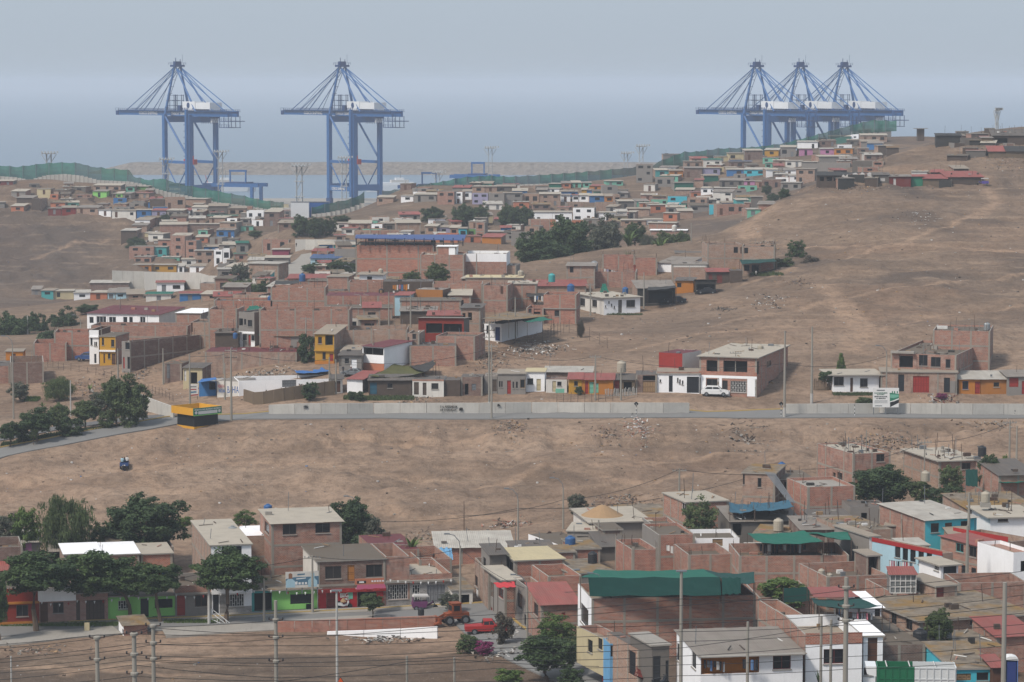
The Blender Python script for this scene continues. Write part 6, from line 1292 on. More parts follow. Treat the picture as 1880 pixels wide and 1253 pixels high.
def tree(label,cx,yT,yB,w,ybase,shape='round',leafk='dark',xbase=None,D=None,name='tree',group='trees',lean=0.0,depth=None,cat='tree'):
 xb=cx if xbase is None else xbase
 p=hit(xb,ybase) if D is None else at(xb,ybase,D)
 if D is not None:p.z=gz(p.x,p.y)
 k=mpp(p.y);NT_[0]+=1;rr=random.Random(NT_[0]*7)
 cc=at(cx,(yT+yB)/2,p.y)-p;hw,hh=w/2*k,(yB-yT)/2*k
 o=empty(name,p);tag(o,label,cat,group)
 c=link('crown',crown_mesh(shape,leafk,NT_[0]%3),o,cc,(0,0,rr.uniform(0,6.28) if shape!='cone' else 0),(hw*1.12,(depth or hw*.95)*1.12,hh*1.1))
 g=MB();tr=max(.06,min(.3,hw*.075));z1=max(cc.z-hh*.75,.3)
 mid=Vector((cc.x*.25+rr.uniform(-.3,.3)*hw*.4+lean,rr.uniform(-.2,.2),z1*.55));fk=Vector((cc.x*.7,0,z1))
 g.tube([(0,0,-.5),tuple(mid*.5),tuple(mid),tuple(fk)],tr,'bark',6,[tr*1.25,tr,tr*.9,tr*.75]);t=g.build('trunk',o)
 for i in range(5):
  an=i*1.256+rr.uniform(-.4,.4);e=Vector((cc.x+math.cos(an)*hw*.62,cc.y+math.sin(an)*hw*.6,cc.z+hh*rr.uniform(-.1,.45)));m2=fk.lerp(e,.45)+Vector((0,0,-hh*.12))
  g=MB();g.tube([tuple(fk-Vector((0,0,.1))),tuple(m2),tuple(e)],tr*.6,'bark',5,[tr*.62,tr*.42,tr*.16]);g.build('limb',t)
 return o
FR,MD,FA='trees of the front street','trees of the middle town','far trees'
tree('street tree before the dark red house, crown spread wide',62,1016,1096,132,1160,'umbrella','ficus',68,group=FR)
tree('street tree before the stone clad houses with straight dark trunk',165,1014,1094,128,1141,'umbrella','ficus',158,group=FR)
tree('forked street tree before the lime house with grille',222,1030,1098,98,1140,'umbrella','ficus',240,group=FR)
tree('leaning street tree before the lime porch',282,1036,1096,92,1143,'umbrella','ficus',296,group=FR)
tree('street tree standing alone before the white fronted house',418,1014,1092,116,1144,'umbrella','ficus',414,group=FR)
tree('dark tree cut by the left picture edge',-6,1050,1150,40,1178,'round','ficus',2,group=FR)
tree('large round dense tree behind the brick yard houses',262,917,1006,134,1040,'round','dark',group=FR)
tree('tall drooping willow like tree at upper left of the row',120,911,1012,98,1050,'droop','olive',group=FR)
tree('pale leafy tree left of the willow',45,928,1012,66,1045,'loose','bright',group=FR)
tree('thin grey shrub tree left of the pale leafy one',5,945,1010,60,1045,'loose','grey',group=FR)
tree('small olive tree between willow and round tree',180,958,1015,52,1040,'loose','olive',group=FR)
tree('low green shrub right of the round tree',338,948,972,38,985,'loose','bright',group=FR)
tree('low trees left of the tall brick house',448,938,968,46,985,'loose','bright',D=372,group=FR)
tree('bushy dark tree right of the tall brick house',642,918,1000,88,1006,'round','dark',D=366,group=FR)
tree('grey brown shrub tree beside the bushy dark tree',684,952,1000,42,1004,'bush','grey',D=364,group=FR)
tree('small clipped tree on the pavement before the red shop',684,1090,1122,40,1138,'umbrella','olive',group=FR)
tree('thin street tree behind the orange loader',826,1088,1116,46,1126,'loose','grey',group=FR)
tree('dark flowering bush beside the red pickup',924,1126,1180,38,1184,'bush','brown',group=FR)
tree('magenta flowering shrub at the dirt corner',890,1176,1202,34,1204,'bush','magenta',group=FR,name='shrub',cat='shrub')
tree('low green shrub beside the magenta one',858,1166,1198,44,1200,'bush','olive',group=FR,name='shrub',cat='shrub')
tree('dark spreading tree over the cross street',1002,1170,1232,108,1250,'umbrella','dark',1005,group=FR)
tree('light leafy sapling before the red roofed brick house',1020,1128,1185,76,1205,'loose','bright',group=FR)
tree('grey green tree before the cream yellow house',1052,1166,1210,52,1216,'loose','olive',group=FR)
tree('low dark tree at the lower edge of the street',1045,1226,1262,48,1275,'bush','dark',group=FR)
tree('yellow green shrub on the dirt near the lower edge',935,1228,1258,54,1262,'bush','bright',group=FR,name='shrub',cat='shrub')
tree('tree before the brick house with white framed window',1286,919,985,70,1002,'loose','olive',D=356,group=FR)
tree('dusty tree on the field beside the sand heap house',1058,905,945,40,952,'loose','grey',D=378,group=FR)
tree('broad dark tree between the red brick box and tank house',1618,858,926,108,938,'round','dark',D=374,group=FR)
tree('dark tree before the white slab roof house',1818,836,888,44,905,'round','dark',D=376,group=FR)
tree('thin tree right of the beige tank',1745,852,905,52,918,'loose','olive',D=378,group=FR)
tree('low dark tree behind the turquoise house',1738,892,930,68,936,'bush','dark',D=366,group=FR)
tree('low green tree beside the broad dark tree',1690,884,922,52,930,'bush','olive',D=372,group=FR)
tree('pointed leafy sapling at the right edge',1846,834,868,16,880,'loose','bright',D=380,group=FR)
tree('dense conical tree beside the ochre roofed house',1723,1122,1180,54,1188,'round','olive',D=266,group=FR)
tree('bright leafy plant behind the dark green screen',1440,1062,1108,92,1112,'bush','bright',D=300,group=FR)
tree('big rounded pair tree at the end of the road trees',238,699,778,71,782,'round','olive',group=MD)
tree('tall light tree behind the roadside pair',210,696,746,47,784,'round','olive',214,group=MD)
tree('blue grey agave like tree among the roadside trees',184,721,757,41,770,'bush','grey',group=MD)
tree('feathery shrub tree below the white fence',108,692,733,58,736,'droop','olive',group=MD)
tree('roadside tree with flat green crown',156,736,777,50,788,'umbrella','olive',group=MD)
tree('light green roadside tree behind the dark one',108,742,783,39,795,'round','olive',group=MD)
tree('dark roadside tree with broad crown',68,752,797,66,812,'umbrella','dark',group=MD)
tree('low dark roadside tree below the light one',130,765,801,50,800,'bush','dark',group=MD)
tree('small round roadside tree near the left edge',18,776,809,37,822,'umbrella','dark',group=MD)
tree('second small dark roadside tree near the left edge',42,778,811,32,814,'bush','dark',group=MD)
tree('low olive roadside tree under the flat crowned one',196,752,787,32,786,'bush','olive',group=MD)
tree('thin young roadside tree',62,786,806,19,818,'loose','olive',group=MD)
tree('shrubs beside the brick yard on the left slope',36,700,736,43,738,'loose','grey',group=MD)
tree('dark grove tree at the far left behind the lamp',22,580,652,74,668,'round','dark',D=600,group=MD)
tree('tall dark grove tree beside the white pole',66,576,640,46,655,'round','dark',D=610,group=MD)
tree('grove tree left of the white hall',118,572,626,58,640,'round','dark',D=620,group=MD)
tree('low grove tree in front of the white hall grove',88,606,650,50,655,'bush','dark',D=585,group=MD)
tree('tree behind the maroon roofed hall',235,554,584,60,600,'loose','olive',D=660,group=MD)
tree('low trees behind the white roofed cement hall',335,560,582,70,600,'loose','grey',D=660,group=MD)
tree('leafy tree at the foot of the climbing street',440,514,560,70,575,'loose','olive',D=640,group=MD)
tree('tall dark tree beside the climbing street',440,482,530,42,560,'loose','grey',D=660,group=MD)
tree('round tree right of the foot of the street',482,518,555,34,566,'round','dark',D=620,group=MD)
tree('small tree under the yellow house pole',563,612,666,34,668,'bush','dark',D=487,group=MD)
tree('green tree before the white gable wall',802,484,524,44,530,'round','olive',D=588,group=MD)
tree('low green tree left of the white gable',757,499,520,34,528,'round','olive',D=585,group=MD)
tree('largest dark tree of the ridge grove',1042,404,484,84,488,'round','dark',D=662,group=MD)
tree('left shoulder tree of the ridge grove',985,424,488,78,496,'round','dark',D=655,group=MD)
tree('grey brown tree right of the ridge grove',1110,404,470,66,478,'round','grey',D=676,group=MD)
tree('front tree of the ridge grove',1010,445,490,80,492,'round','dark',D=652,group=MD)
tree('dark tree behind the palm on the ridge',1165,410,446,40,462,'round','dark',D=700,group=MD)
tree('feathery dark tree beside the lamp pole on the ridge',1190,430,472,34,478,'droop','grey',D=668,group=MD)
tree('green tree left of the ridge lamp pole',1222,428,472,46,478,'round','olive',D=668,group=MD)
tree('broad green tree touching the ridge lamp pole',1250,426,466,36,474,'round','olive',D=668,group=MD)
tree('thin brown shrubs right of the ridge lamp pole',1288,444,468,34,474,'loose','brown',D=660,group=MD)
tree('dark spreading tree beside the green awned porch',1462,442,480,38,496,'loose','dark',D=612,group=MD)
tree('low leafy bushes under the dark spreading tree',1440,474,500,48,502,'bush','olive',D=606,group=MD)
tree('brown bushes right of the dark spreading tree',1490,470,492,34,496,'bush','brown',D=606,group=MD)
tree('small shrub tree at the end of the cane fence',569,702,733,32,736,'bush','dark',group=MD)
tree('clipped round bush beside the white box house',646,719,733,17,734,'bush','dark',group=MD,name='bush',cat='bush')
tree('second clipped bush beside the white box house',660,719,735,18,736,'bush','dark',group=MD,name='bush',cat='bush')
tree('conical green cypress behind the white bungalow',1544,652,684,22,690,'cone','bright',D=470,group=MD)
tree('dark shrub left of the white bungalow',1518,682,702,30,718,'bush','dark',group=MD,name='bush',cat='bush')
tree('small bush before the yellow hut',1063,710,724,14,725,'bush','dark',group=MD,name='bush',cat='bush')
tree('bougainvillea with magenta flowers before the red gate house',1729,722,732,20,733,'bush','magenta',group=MD,name='bush',cat='bush')
tree('hedge of low plants left of the information board',1586,730,742,34,742,'bush','olive',group=MD,name='bush',cat='bush')
tree('bare brown shrub on the slope by the wire fence',1066,588,618,14,620,'droop','brown',group=MD,name='bush',cat='bush')
for _t in(('far tree clump left of the white school wall',552,397,432,34),('far tree clump above the white school wall',580,400,434,36),('far round tree at the right end of the clump',604,402,430,28),('far dark tree left of the school road',468,424,436,24),('far tree above the left cluster',628,396,410,34),('far tree by the left hut cluster',305,394,406,24),('far trees below the descending net',400,374,384,14),('far shrub thicket above the yellow row',250,436,458,34),('far tree beside the yellow row',258,446,462,26),('far dark tree left of the terrace above the trees',796,382,412,40),('far tree group under the centre terrace',850,376,415,42),('far tree right of that group',882,378,410,34),('far wide tree before the white blocks',935,378,420,40),('far tree beside the white blocks',962,380,420,36),('far trees along the climbing street',575,484,502,40),('far tree right of the climbing street',620,480,504,44),('second far tree right of the climbing street',646,484,506,34),('far small tree behind the salmon house',1300,345,352,18),('far dark tree at the brown slope edge',1440,347,366,20),('far dark shrub at the brown slope edge',1420,356,372,24),('far bush by the pink house',1408,340,356,18),('far tree on the left plain edge',160,560,575,40)):
 tree(_t[0],_t[1],_t[2],_t[3],_t[4],_t[3]+2,'round','dark',group=FA)
def fronds(label,px,yb,yt,n=9,D=None,m='bright',wid=.35,spread=.8,name='banana_plant',cat='plant',up=.5,stiff=False):
 p=hit(px,yb) if D is None else at(px,yb,D)
 h=at(px,yt,p.y).z-p.z;o=empty(name,p);tag(o,label,cat,'broad leaved plants');rr=random.Random(int(px))
 g=MB();g.tube([(0,0,-.4),(0,0,h*.35)],.12,'bark',6);g.build('stem',o)
 for i in range(n):
  an=i*2.4+rr.uniform(-.3,.3);L=h*rr.uniform(.55,.85);e=spread*rr.uniform(.5,1.1);g=MB();pts=[]
  for k in range(6):
   t=k/5;rad=L*e*t*(.7+.5*t);z=h*.25+L*(t*(1.1 if stiff else 1.25)-(0 if stiff else.75*e*t*t));pts.append(Vector((math.cos(an)*rad,math.sin(an)*rad,z)))
  sd=Vector((-math.sin(an),math.cos(an),0))
  for k in range(5):
   w0,w1=[wid*h*.22*math.sin(min(1,q/5+.12)*3.0) for q in(k,k+1)]
   for s in(-1,1):g.poly([pts[k],pts[k]+sd*s*w0+Vector((0,0,-.15*w0)),pts[k+1]+sd*s*w1+Vector((0,0,-.15*w1)),pts[k+1]],lm(m),smooth=True)
  me=g.mesh('leaf');a=me.attributes.new('leaf','FLOAT_COLOR','POINT');t=rr.uniform(.2,1);a.data.foreach_set('color',[t,t,t,1]*len(me.vertices));link('leaf',me,o)
fronds('banana plant in the brick yard behind the shop',756,1022,980,10,D=347)
fronds('banana plant below the white fence on the left slope',100,712,692,8);fronds('banana clump right of the feathery shrub',165,722,704,9);fronds('low banana leaves beside the grass patch',78,752,736,9)
fronds('banana palm on the ridge beside the grove',1153,462,420,11,D=678,m='bright');fronds('banana palm among the ridge trees',1212,470,432,8,D=660);fronds('spiky plants above the broken brick walls',1155,488,460,12,D=632,m='olive',wid=.2)
fronds('tall reed clump before the light blue house',1131,1246,1186,26,m='olive',wid=.14,spread=.45,name='reed_clump',stiff=True);fronds('cactus like plant before the white terrace house',1503,1262,1236,9,D=250,m='dark',wid=.3,spread=.4,stiff=True)
fronds('palm beside the sheet roof lane',873-60,600,582,9,D=518,m='olive')
# --- poles and lamps
PL='utility poles'
for _a in(('taller of the twin concrete poles on the main road',898,756,590,None,dict(arms=3,base='w')),('shorter of the twin concrete poles on the main road',902.5,769,632,None,dict(arms=1)),('concrete pole with painted base left of the information board wall',1440,767,608,None,dict(arms=0,base='w',r=.2)),('concrete pole with painted base behind the end of the brick house',1490,741,600,None,dict(arms=0,base='w',r=.2)),('concrete pole at the dirt junction behind the kiosk',425,772,640,None,dict(arms=2,r=.17)),('pole carrying the tilted advertising board',349,760,650,None,dict(arms=0)),('pole before the lettered shop wall',413,735,667,None,dict(arms=0)),('pole at the corner of the debris roofed house',300,706,640,None,dict(arms=0)),('pole before the yellow and white houses',217,705,640,None,dict(arms=0)),('pole between white and yellow house fronts',187,668,605,None,dict(arms=0)),('white thin pole among the roadside trees',130,765,699,None,dict(arms=0,kind='pole_w',r=.12)),('pole left of the yellow house',562,666,582,None,dict(arms=1)),('left of the pair of poles at the white hut',605,722,656,None,dict(arms=0)),('right of the pair of poles at the white hut',617,724,660,None,dict(arms=0)),('pole before the black glazed white house',685,678,630,None,dict(arms=0)),('pole with coiled cable before the white house side',708,674,634,None,dict(arms=0)),('pole beside the narrow dirt lane',714,606,536,520,dict(arms=0)),('pole above the shanty roofs',754,606,540,518,dict(arms=0)),('pole before the loft house wall',946,622,546,None,dict(arms=0)),('pole before the white bungalow side',1084,580,520,None,dict(arms=1)),('pole beside the open black tarpaulin shed',1182,566,500,None,dict(arms=0)),('lone pole on the ridge beside the green trees',1269,468,410,662,dict(arms=0)),('pole behind the grove at the far left',51,628,580,600,dict(arms=0,kind='pole_w')),('pole before the white brick parapet',875,500,466,600,dict(arms=0)),('street pole before the tan huts',1093,735,652,None,dict(arms=1)),('pole before the white picket fence',1140,735,676,None,dict(arms=0)),('thin pole before the two storey terrace house',1350,727,645,None,dict(arms=1,r=.1)),('white crossarm pole before the solitary street tree',384,1147,1042,None,dict(arms=1,r=.17,kind='pole_w')),('pole before the turquoise garage',485,1144,1063,None,dict(arms=0,r=.15)),('grey pole before the lime shop',574,1127,1020,None,dict(arms=1,r=.15)),('pole behind the lime house corner',213,1138,1096,None,dict(arms=0,r=.14)),('tall pole on the open field left of the centre',1247,930,860,382,dict(arms=1)),('pole beside the sand heap house',1099,985,955,356,dict(arms=0)),('tall pole right of the turquoise house',1778,1008,905,338,dict(arms=0,r=.2)),('pole before the pink roofed brick house',1775,1070,965,312,dict(arms=0,r=.2)),('pole at the upper right field edge',1853,855,772,396,dict(arms=1)),('second pole at the upper right field edge',1866,852,782,394,dict(arms=0)),('pole with crossarm above the slab roof house',1697,868,808,384,dict(arms=1,r=.1)),('pole on the tank crowned house side',1590,850,790,388,dict(arms=0,r=.09)),('thin mast beside the banana yard',852,995,920,366,dict(arms=0,r=.06,kind='rust'))):
 pole(_a[0],_a[1],_a[2],_a[3],_a[4],**_a[5])
for _a in(('street lamp at the far left beside the brick yard',25,770,632,None,'l'),('street lamp beside the willow',164,1012,958,352,'l'),('street lamp beside the bushy dark tree',657,1000,930,366,'l'),('street lamp before the long white roofed house',845,1135,1002,None,'l'),('street lamp on the field behind the white wall',951,1000,916,366,'l'),('street lamp on the field by the dusty tree',1034,980,896,372,'l'),('street lamp over the cross street',968,1186,1078,None,'l'),('street lamp behind the information board',1627,742,650,None,'l'),('street lamp before the brick panels of the big building',1110,1212,1076,None,'l'),('lamp on the climbing street bend',648,545,500,600,'l'),('lamp beside the white hall',148,600,590,600,'l')):
 pole(_a[0],_a[1],_a[2],_a[3],_a[4],arms=0,lamp=_a[5],name='street_lamp',cat='street lamp',group='street lamps',r=.13)
def near_pole(label,px,yt,D,r=.17,rings=(),lamp=False,kind='pole'):
 top=at(px,yt,D);z0=gz(top.x,D);o=empty('concrete_pole',(top.x,D,z0));tag(o,label,'pole','near concrete poles');h=top.z-z0
 g=MB();g.tube([(0,0,-.5),(0,0,h*.5),(0,0,h)],r,kind,10,[r*1.5,r*1.15,r*.95]);g.build('shaft',o)
 k=mpp(D)
 for y in rings:
  z=h-(y-yt)*k;g=MB();g.lathe([(r,-.12),(r*1.75,-.08),(r*1.85,.1),(r*1.2,.16),(r,.17)],kind,12,(0,0,z));g.build('collar',o)
  for s in(-1,1):
   g=MB();g.beam((s*r,0,z),(s*(r+.42),0,z+.05),.07,.08,'rust');g.lathe([(0,0),(.06,0),(.08,.07),(.05,.1),(.08,.17),(.04,.22),(0,.22)],'door_k',8,(s*(r+.42),0,z+.05));g.build('insulator',o)
 if lamp:
  g=MB();g.box(-.45,.45,-.2,.2,h,h+.12,'steel');g.build('lamp_head',o)
 return o
near_pole('near concrete pole left of the pair at lower left',178,1168,222,.16,(1172,1213));near_pole('near concrete pole left of the taller one with hanging cables',246,1163,222,.18,(1165,1203,1240));near_pole('near concrete pole with hanging cables at lower left',281,1146,226,.16,(1150,1182,1212))
near_pole('near concrete pole before the brick yard wall',506,1103,232,.15,(1140,1173,1218));near_pole('slim white lamp pole before the brick yard wall',618,1086,240,.1,(),True,'pole_w');near_pole('low pale post below the dirt lot',747,1205,228,.1,());near_pole('second low pale post below the dirt lot',834,1208,228,.1,())
near_pole('tall pale lamp pole before the white balcony house',1251,1050,240,.14,(),True);near_pole('thin grey pole before the orange balcony',1373,1142,236,.12,());near_pole('big concrete pole before the brick roof terrace',1554,1060,226,.19,(1080,1115,1142));near_pole('slim pole left of the big terrace pole',1508,1132,230,.11,())
near_pole('second slim pole left of the big terrace pole',1526,1138,230,.11,());near_pole('big concrete pole at lower right',1845,1070,226,.18,());near_pole('thin pole at the lower left edge',20,1205,230,.06,(),False,'pole_w')
for _k,_w in enumerate(([(-30,1186),(178,1166),(246,1164),(506,1167),(920,1154),(1251,1146),(1554,1128),(1900,1090)],[(-30,1213),(178,1191),(246,1182),(506,1186),(920,1173),(1251,1160),(1554,1148),(1900,1124)],[(-30,1230),(246,1203),(506,1209),(920,1190),(1251,1178),(1554,1163),(1900,1145)],[(-30,1238),(246,1212),(506,1224),(920,1213),(1251,1205),(1554,1182),(1900,1161)],[(-30,1251),(246,1221),(506,1245),(920,1227),(1251,1221),(1554,1206),(1900,1181)],[(90,1257),(246,1242),(506,1250),(920,1251),(1251,1241),(1554,1229),(1900,1208)],[(-30,1219),(178,1199),(281,1184),(506,1174),(920,1139),(1251,1112),(1554,1084),(1900,1046)],[(-30,1194),(178,1172),(281,1152),(506,1140),(920,1128),(1251,1100),(1554,1100),(1900,1072)],[(281,1212),(506,1218),(920,1200),(1251,1190),(1554,1142),(1900,1108)],[(506,1253),(747,1215),(834,1211),(1100,1224)],[(246,1168),(281,1153),(506,1166)])):
 g=MB();pts=[]
 for(xa,ya),(xb,yb_) in zip(_w,_w[1:]):
  A,Bp=at(xa,ya,226),at(xb,yb_,228)
  for t in range(8):pts.append(A.lerp(Bp,t/8)-Vector((0,0,(Bp-A).length*.008*4*(t/8)*(1-t/8))))
 pts.append(Bp);g.tube(pts,.023,'wire',4);tag(g.build('power_line'),f'black overhead wire, {ORD[_k]} of the eleven crossing the foreground','cable','near power lines')
_cl=iter(['field cable left of the dusty tree','field cable rising to the tall pole','field cable right of the tall pole','lower field cable by the banana yard','long lower field cable to the house with shadow coloured wall','road cable right of the twin poles','road cable before the terrace house','road cable towards the information board','cable above the white walled yard','cable from white hut to twin poles','cable over the dirt lot','cable toward the slab roof house','cable toward the right field edge poles','cable over the solitary street tree','cable over the red shop','cable down to the cross street lamp','cable over the lime houses','cable beside the green net building'])
for _a,_b,_s in(((840,948,366),(1034,918,372),.5),((1034,918,372),(1247,862,382),.8),((1247,862,382),(1470,866,392),.6),((700,958,362),(951,934,366),.5),((951,934,366),(1366,880,378),1.2),((900,640,455),(1093,655,456),1.2),((1093,655,456),(1440,668,447),1.2),((1440,668,447),(1627,655,456),1.0),((424,645,455),(605,660,466),.8),((605,660,466),(900,640,455),1.5),((300,645,500),(424,648,455),.8),((1470,862,392),(1697,812,384),1.0),((1697,812,384),(1853,776,396),.8),((384,1045,322),(574,1022,326),.4),((574,1022,326),(845,1008,322),.8),((845,1008,322),(968,1082,312),.5),((384,1050,322),(164,1080,322),.4),((968,1082,312),(1110,1080,300),.4)):
 wire(_a,_b,_s,.03,'thin dark '+next(_cl),group='street cables')
r=empty('bunting',at(0,1104,319));tag(r,'string of small white and red flags along the coloured houses','bunting');o=r.location.copy();_pp=[(-10,1098,318.5),(75,1105,319),(140,1102,320),(235,1093,321),(322,1092,322),(388,1088,323),(480,1080,324),(590,1084,325),(715,1064,327),(840,1062,329)]
for a,b in zip(_pp,_pp[1:]):
 A,B_=at(*a)-o,at(*b)-o;n=max(4,int((B_-A).length/.9));Q=[A.lerp(B_,i/n)-Vector((0,0,.35*4*(i/n)*(1-i/n))) for i in range(n+1)];g=MB();g.tube(Q,.012,'wire',3);g.build('cord',r)
 for i,q in enumerate(Q[:-1]):g=MB();g.poly([q,q+Vector((.22,0,0)),q+Vector((.11,-.03,-.34))],'paint_r' if i%4==3 else 'paint_w');g.build('flag',r)
# --- water tanks
def T_(label,px,yb,hpx,D,kind,stand=0.0):
 p=at(px,yb,D);return tank(label,p,hpx*mpp(D),kind,stand)
T_('bright blue water tank on the tall brick house roof',492,945,20,352,'tank_b');T_('grey fibre tank on the white fronted house roof',427,987,22,336,'tank_g2');T_('tall blue tank on the ochre roofed brick house',1047,1008,25,341,'tank_b');T_('black tank behind the green net building',1088,1035,23,328,'tank_k')
T_('squat black tank on the brick wall before the garage',773,1130,15,314,'tank_k');T_('beige tank among the dark trees',1699,884,20,372,'tank_g');T_('black tank on the turquoise house roof',1692,940,22,352,'tank_k');T_('beige tank on an orange base',1809,930,21,350,'tank_g',.5)
T_('beige tank below the blue tarpaulins',1429,975,24,346,'tank_g');T_('domed beige tank on the low terrace',1508,1060,16,306,'tank_g');T_('second domed beige tank on the low terrace',1523,1066,14,304,'tank_g');T_('large black tank below the conical tree',1689,1188,35,262,'tank_k')
T_('dark tank beside the slab roof house',1803,838,20,386,'tank_k');T_('steel tank on the top storey brick block',1812,607,15,478,'tank_s');T_('beige tank on the terrace house',1396,647,14,470,'tank_g');T_('beige tank on a steel stand above the cane shack',1141,684,22,462,'tank_g')
T_('beige tank on the small white house',699,505,12,578,'tank_g');T_('blue tank on the laundry brick house',1048,538,17,556,'tank_b');T_('dark blue tank on the slit window bungalow',1148,541,14,560,'tank_b');T_('steel tank beside the hanging clothes yard',1091,497,18,600,'tank_s');T_('blue tank on the pink roofed brick row',555,517,15,596,'tank_b')
T_('blue tank beside the row of bottles',496,555,12,566,'tank_b');T_('blue tank on the maroon roofed hall',261,574,9,618,'tank_b');T_('beige tank on the maroon roofed hall',301,574,10,618,'tank_g');T_('blue drum beside the arched house',432,622,11,500,'tank_b');T_('turquoise drum above the rust red roof',1013,518,16,575,'tank_t');T_('beige tank on the stone roof',956,510,14,580,'tank_g');T_('black tank on the brick row below the white hut',700,542,12,556,'tank_k')
T_('blue crate barrel on the field edge',1435,866,18,388,'tank_b');T_('blue tank beside the lime house',303,1060,14,333,'tank_b');T_('white dome tank below the brown slope',1238,425,12,800,'tank_w');T_('beige tank above the blue canopy row',638,408,8,960,'tank_g');T_('beige tank on the far brick terrace',819,353,7,1090,'tank_g');T_('dark tank before the unfinished tank crowned house',1640,1026,12,320,'tank_k')
# --- nets, tarpaulins, awnings
def quad(pts):return[at(*p) for p in pts]
def canopy(label,pts,m,sag=.3,posts=True,nm='shade_net',cat='shade net',skirt=None,skm=None,wav=.05):
 c=quad(pts);r=empty(nm,(c[0]+c[1])/2-Vector((0,0,0)));tag(r,label,cat);off=r.location.copy()
 o=cloth_sheet(None,[q-off for q in c],m,'sheet',sag=sag,parent=r,n=10,wav=wav)
 if skirt:
  s=quad(skirt);cloth_sheet(None,[q-off for q in s],skm or m,'skirt',sag=.02,parent=r,n=10,wav=.08)
 if posts:
  for q in c:
   z=min(gz(q.x,q.y),q.z-1);g=MB();g.bar(Vector((q.x,q.y,max(z,q.z-3.2)))-off,q-off,.08,'wood_d');g.build('post',r)
canopy('large dark green shade net over the brick building',[(1066,1060,287),(1322,1060,284),(1292,1045,298),(1094,1046,298)],'net',.25,True,skirt=[(1083,1095,285.6),(1324,1093,283.4),(1322,1060,284),(1080,1061,285.9)],skm='net_d')
canopy('darker green net end of the brick building roof',[(1324,1062,284),(1386,1070,284),(1384,1050,296),(1294,1046,298)],'net_d',.5,True,skirt=[(1326,1092,283),(1360,1090,283),(1360,1061,283.6),(1325,1061,283.8)],skm='net_d')
canopy('bright green net above the long brick wall',[(1400,997,318),(1512,994,317),(1476,974,328),(1372,979,328)],'net',.35);canopy('second bright green net right of the first',[(1500,980,322),(1563,992,319),(1556,975,330),(1470,976,330)],'net',.3)
canopy('blue green tarpaulin left of the leaning poles',[(1385,938,352),(1458,930,350),(1448,918,362),(1378,922,362)],'tarp_b',.35,nm='tarpaulin',cat='tarpaulin');canopy('blue green tarpaulin beside the pale roof house',[(1340,940,352),(1386,936,352),(1392,922,362),(1338,922,362)],'tarp_b',.5,nm='tarpaulin',cat='tarpaulin')
canopy('dark green net over the laundry terrace',[(1504,1112,262),(1620,1112,262),(1576,1095,274),(1490,1098,274)],'net_d',.5);canopy('rust red sheet roof above the laundry terrace',[(1495,1097,274),(1578,1096,273),(1550,1076,284),(1482,1078,284)],'sheet_r',.05,nm='sheet_roof',cat='sheet roof',wav=.02)
canopy('dark green screen beside the leafy yard plant',[(1438,1106,296),(1486,1104,295),(1486,1078,295),(1438,1080,296)],'net_d',.02,nm='screen',cat='screen');canopy('pale blue tarpaulin on the long brick house',[(803,1030,349),(832,1028,349),(829,1006,350),(803,1006,350)],'tarp_lb',.05,False,nm='tarpaulin',cat='tarpaulin',wav=.15)
canopy('black tarpaulin beside the pale blue one',[(789,1020,350),(802,1020,349.5),(803,1004,350),(790,1004,351)],'tarp_k',.05,False,nm='tarpaulin',cat='tarpaulin',wav=.12);canopy('bright red awning over the grey balcony',[(914,1079,311.5),(947,1078,311),(944,1068,315),(906,1070,315)],'tarp_r',.03,nm='awning',cat='awning')
canopy('crimson shop awning printed with white marks',[(653,1083,321.2),(709,1080,323.6),(706,1072,325.5),(656,1074,323.5)],'magenta',.02,False,nm='awning',cat='awning',wav=.0,skirt=[(653,1086,321.1),(709,1083,323.5),(709,1080,323.6),(653,1083,321.2)],skm='paint_r')
canopy('olive shade net sagging above the dark shed',[(676,690,458),(780,683,460),(800,664,474),(722,668,476)],'net_o',.9);canopy('dark net end of the sagging olive net',[(780,683,460),(800,668,470),(795,662,474),(752,672,474)],'tarp_k',.3)
canopy('blue tarpaulin over the white walled yard',[(546,685,470),(606,681,474),(590,674,482),(540,679,482)],'tarp_b2',.3,nm='tarpaulin',cat='tarpaulin');canopy('teal awning on the white loft house',[(968,592,500),(1016,587,506),(996,582,512),(950,586,508)],'net',.05,nm='awning',cat='awning')
canopy('ochre sheet roof over the open loft',[(884,585,503),(934,588,492),(1012,580,520),(930,572,525)],'ochre',.05,True,nm='loft_roof',cat='sheet roof',wav=.02);canopy('green awning over the porch of the raw brick house',[(1362,485,590),(1426,480,592),(1420,474,600),(1358,477,600)],'net_d',.1,nm='awning',cat='awning')
canopy('teal net above the white columned brick house',[(1244,479,628),(1298,478,628),(1292,470,640),(1238,471,640)],'net',.2);canopy('black terrace net on the laundry house',[(968,545,552),(1018,541,552),(1022,536,560),(966,538,560)],'tarp_k',.3);canopy('green screen on the laundry terrace',[(1020,553,551),(1036,553,551),(1036,539,551),(1020,539,551)],'net_d',.02,False,nm='screen',cat='screen')
canopy('teal net tent left of the yard drum',[(1100,540,560),(1118,538,560),(1112,521,562),(1106,521,562)],'net',.05,False);canopy('small teal sheet on the brick quarter roofs',[(452,570,545),(488,568,545),(472,561,550),(458,562,550)],'net',.1);canopy('small blue awning on the blue kiosk',[(362,703,466),(398,697,464),(396,693,468),(370,696,470)],'tarp_b2',.02,nm='awning',cat='awning',wav=0)
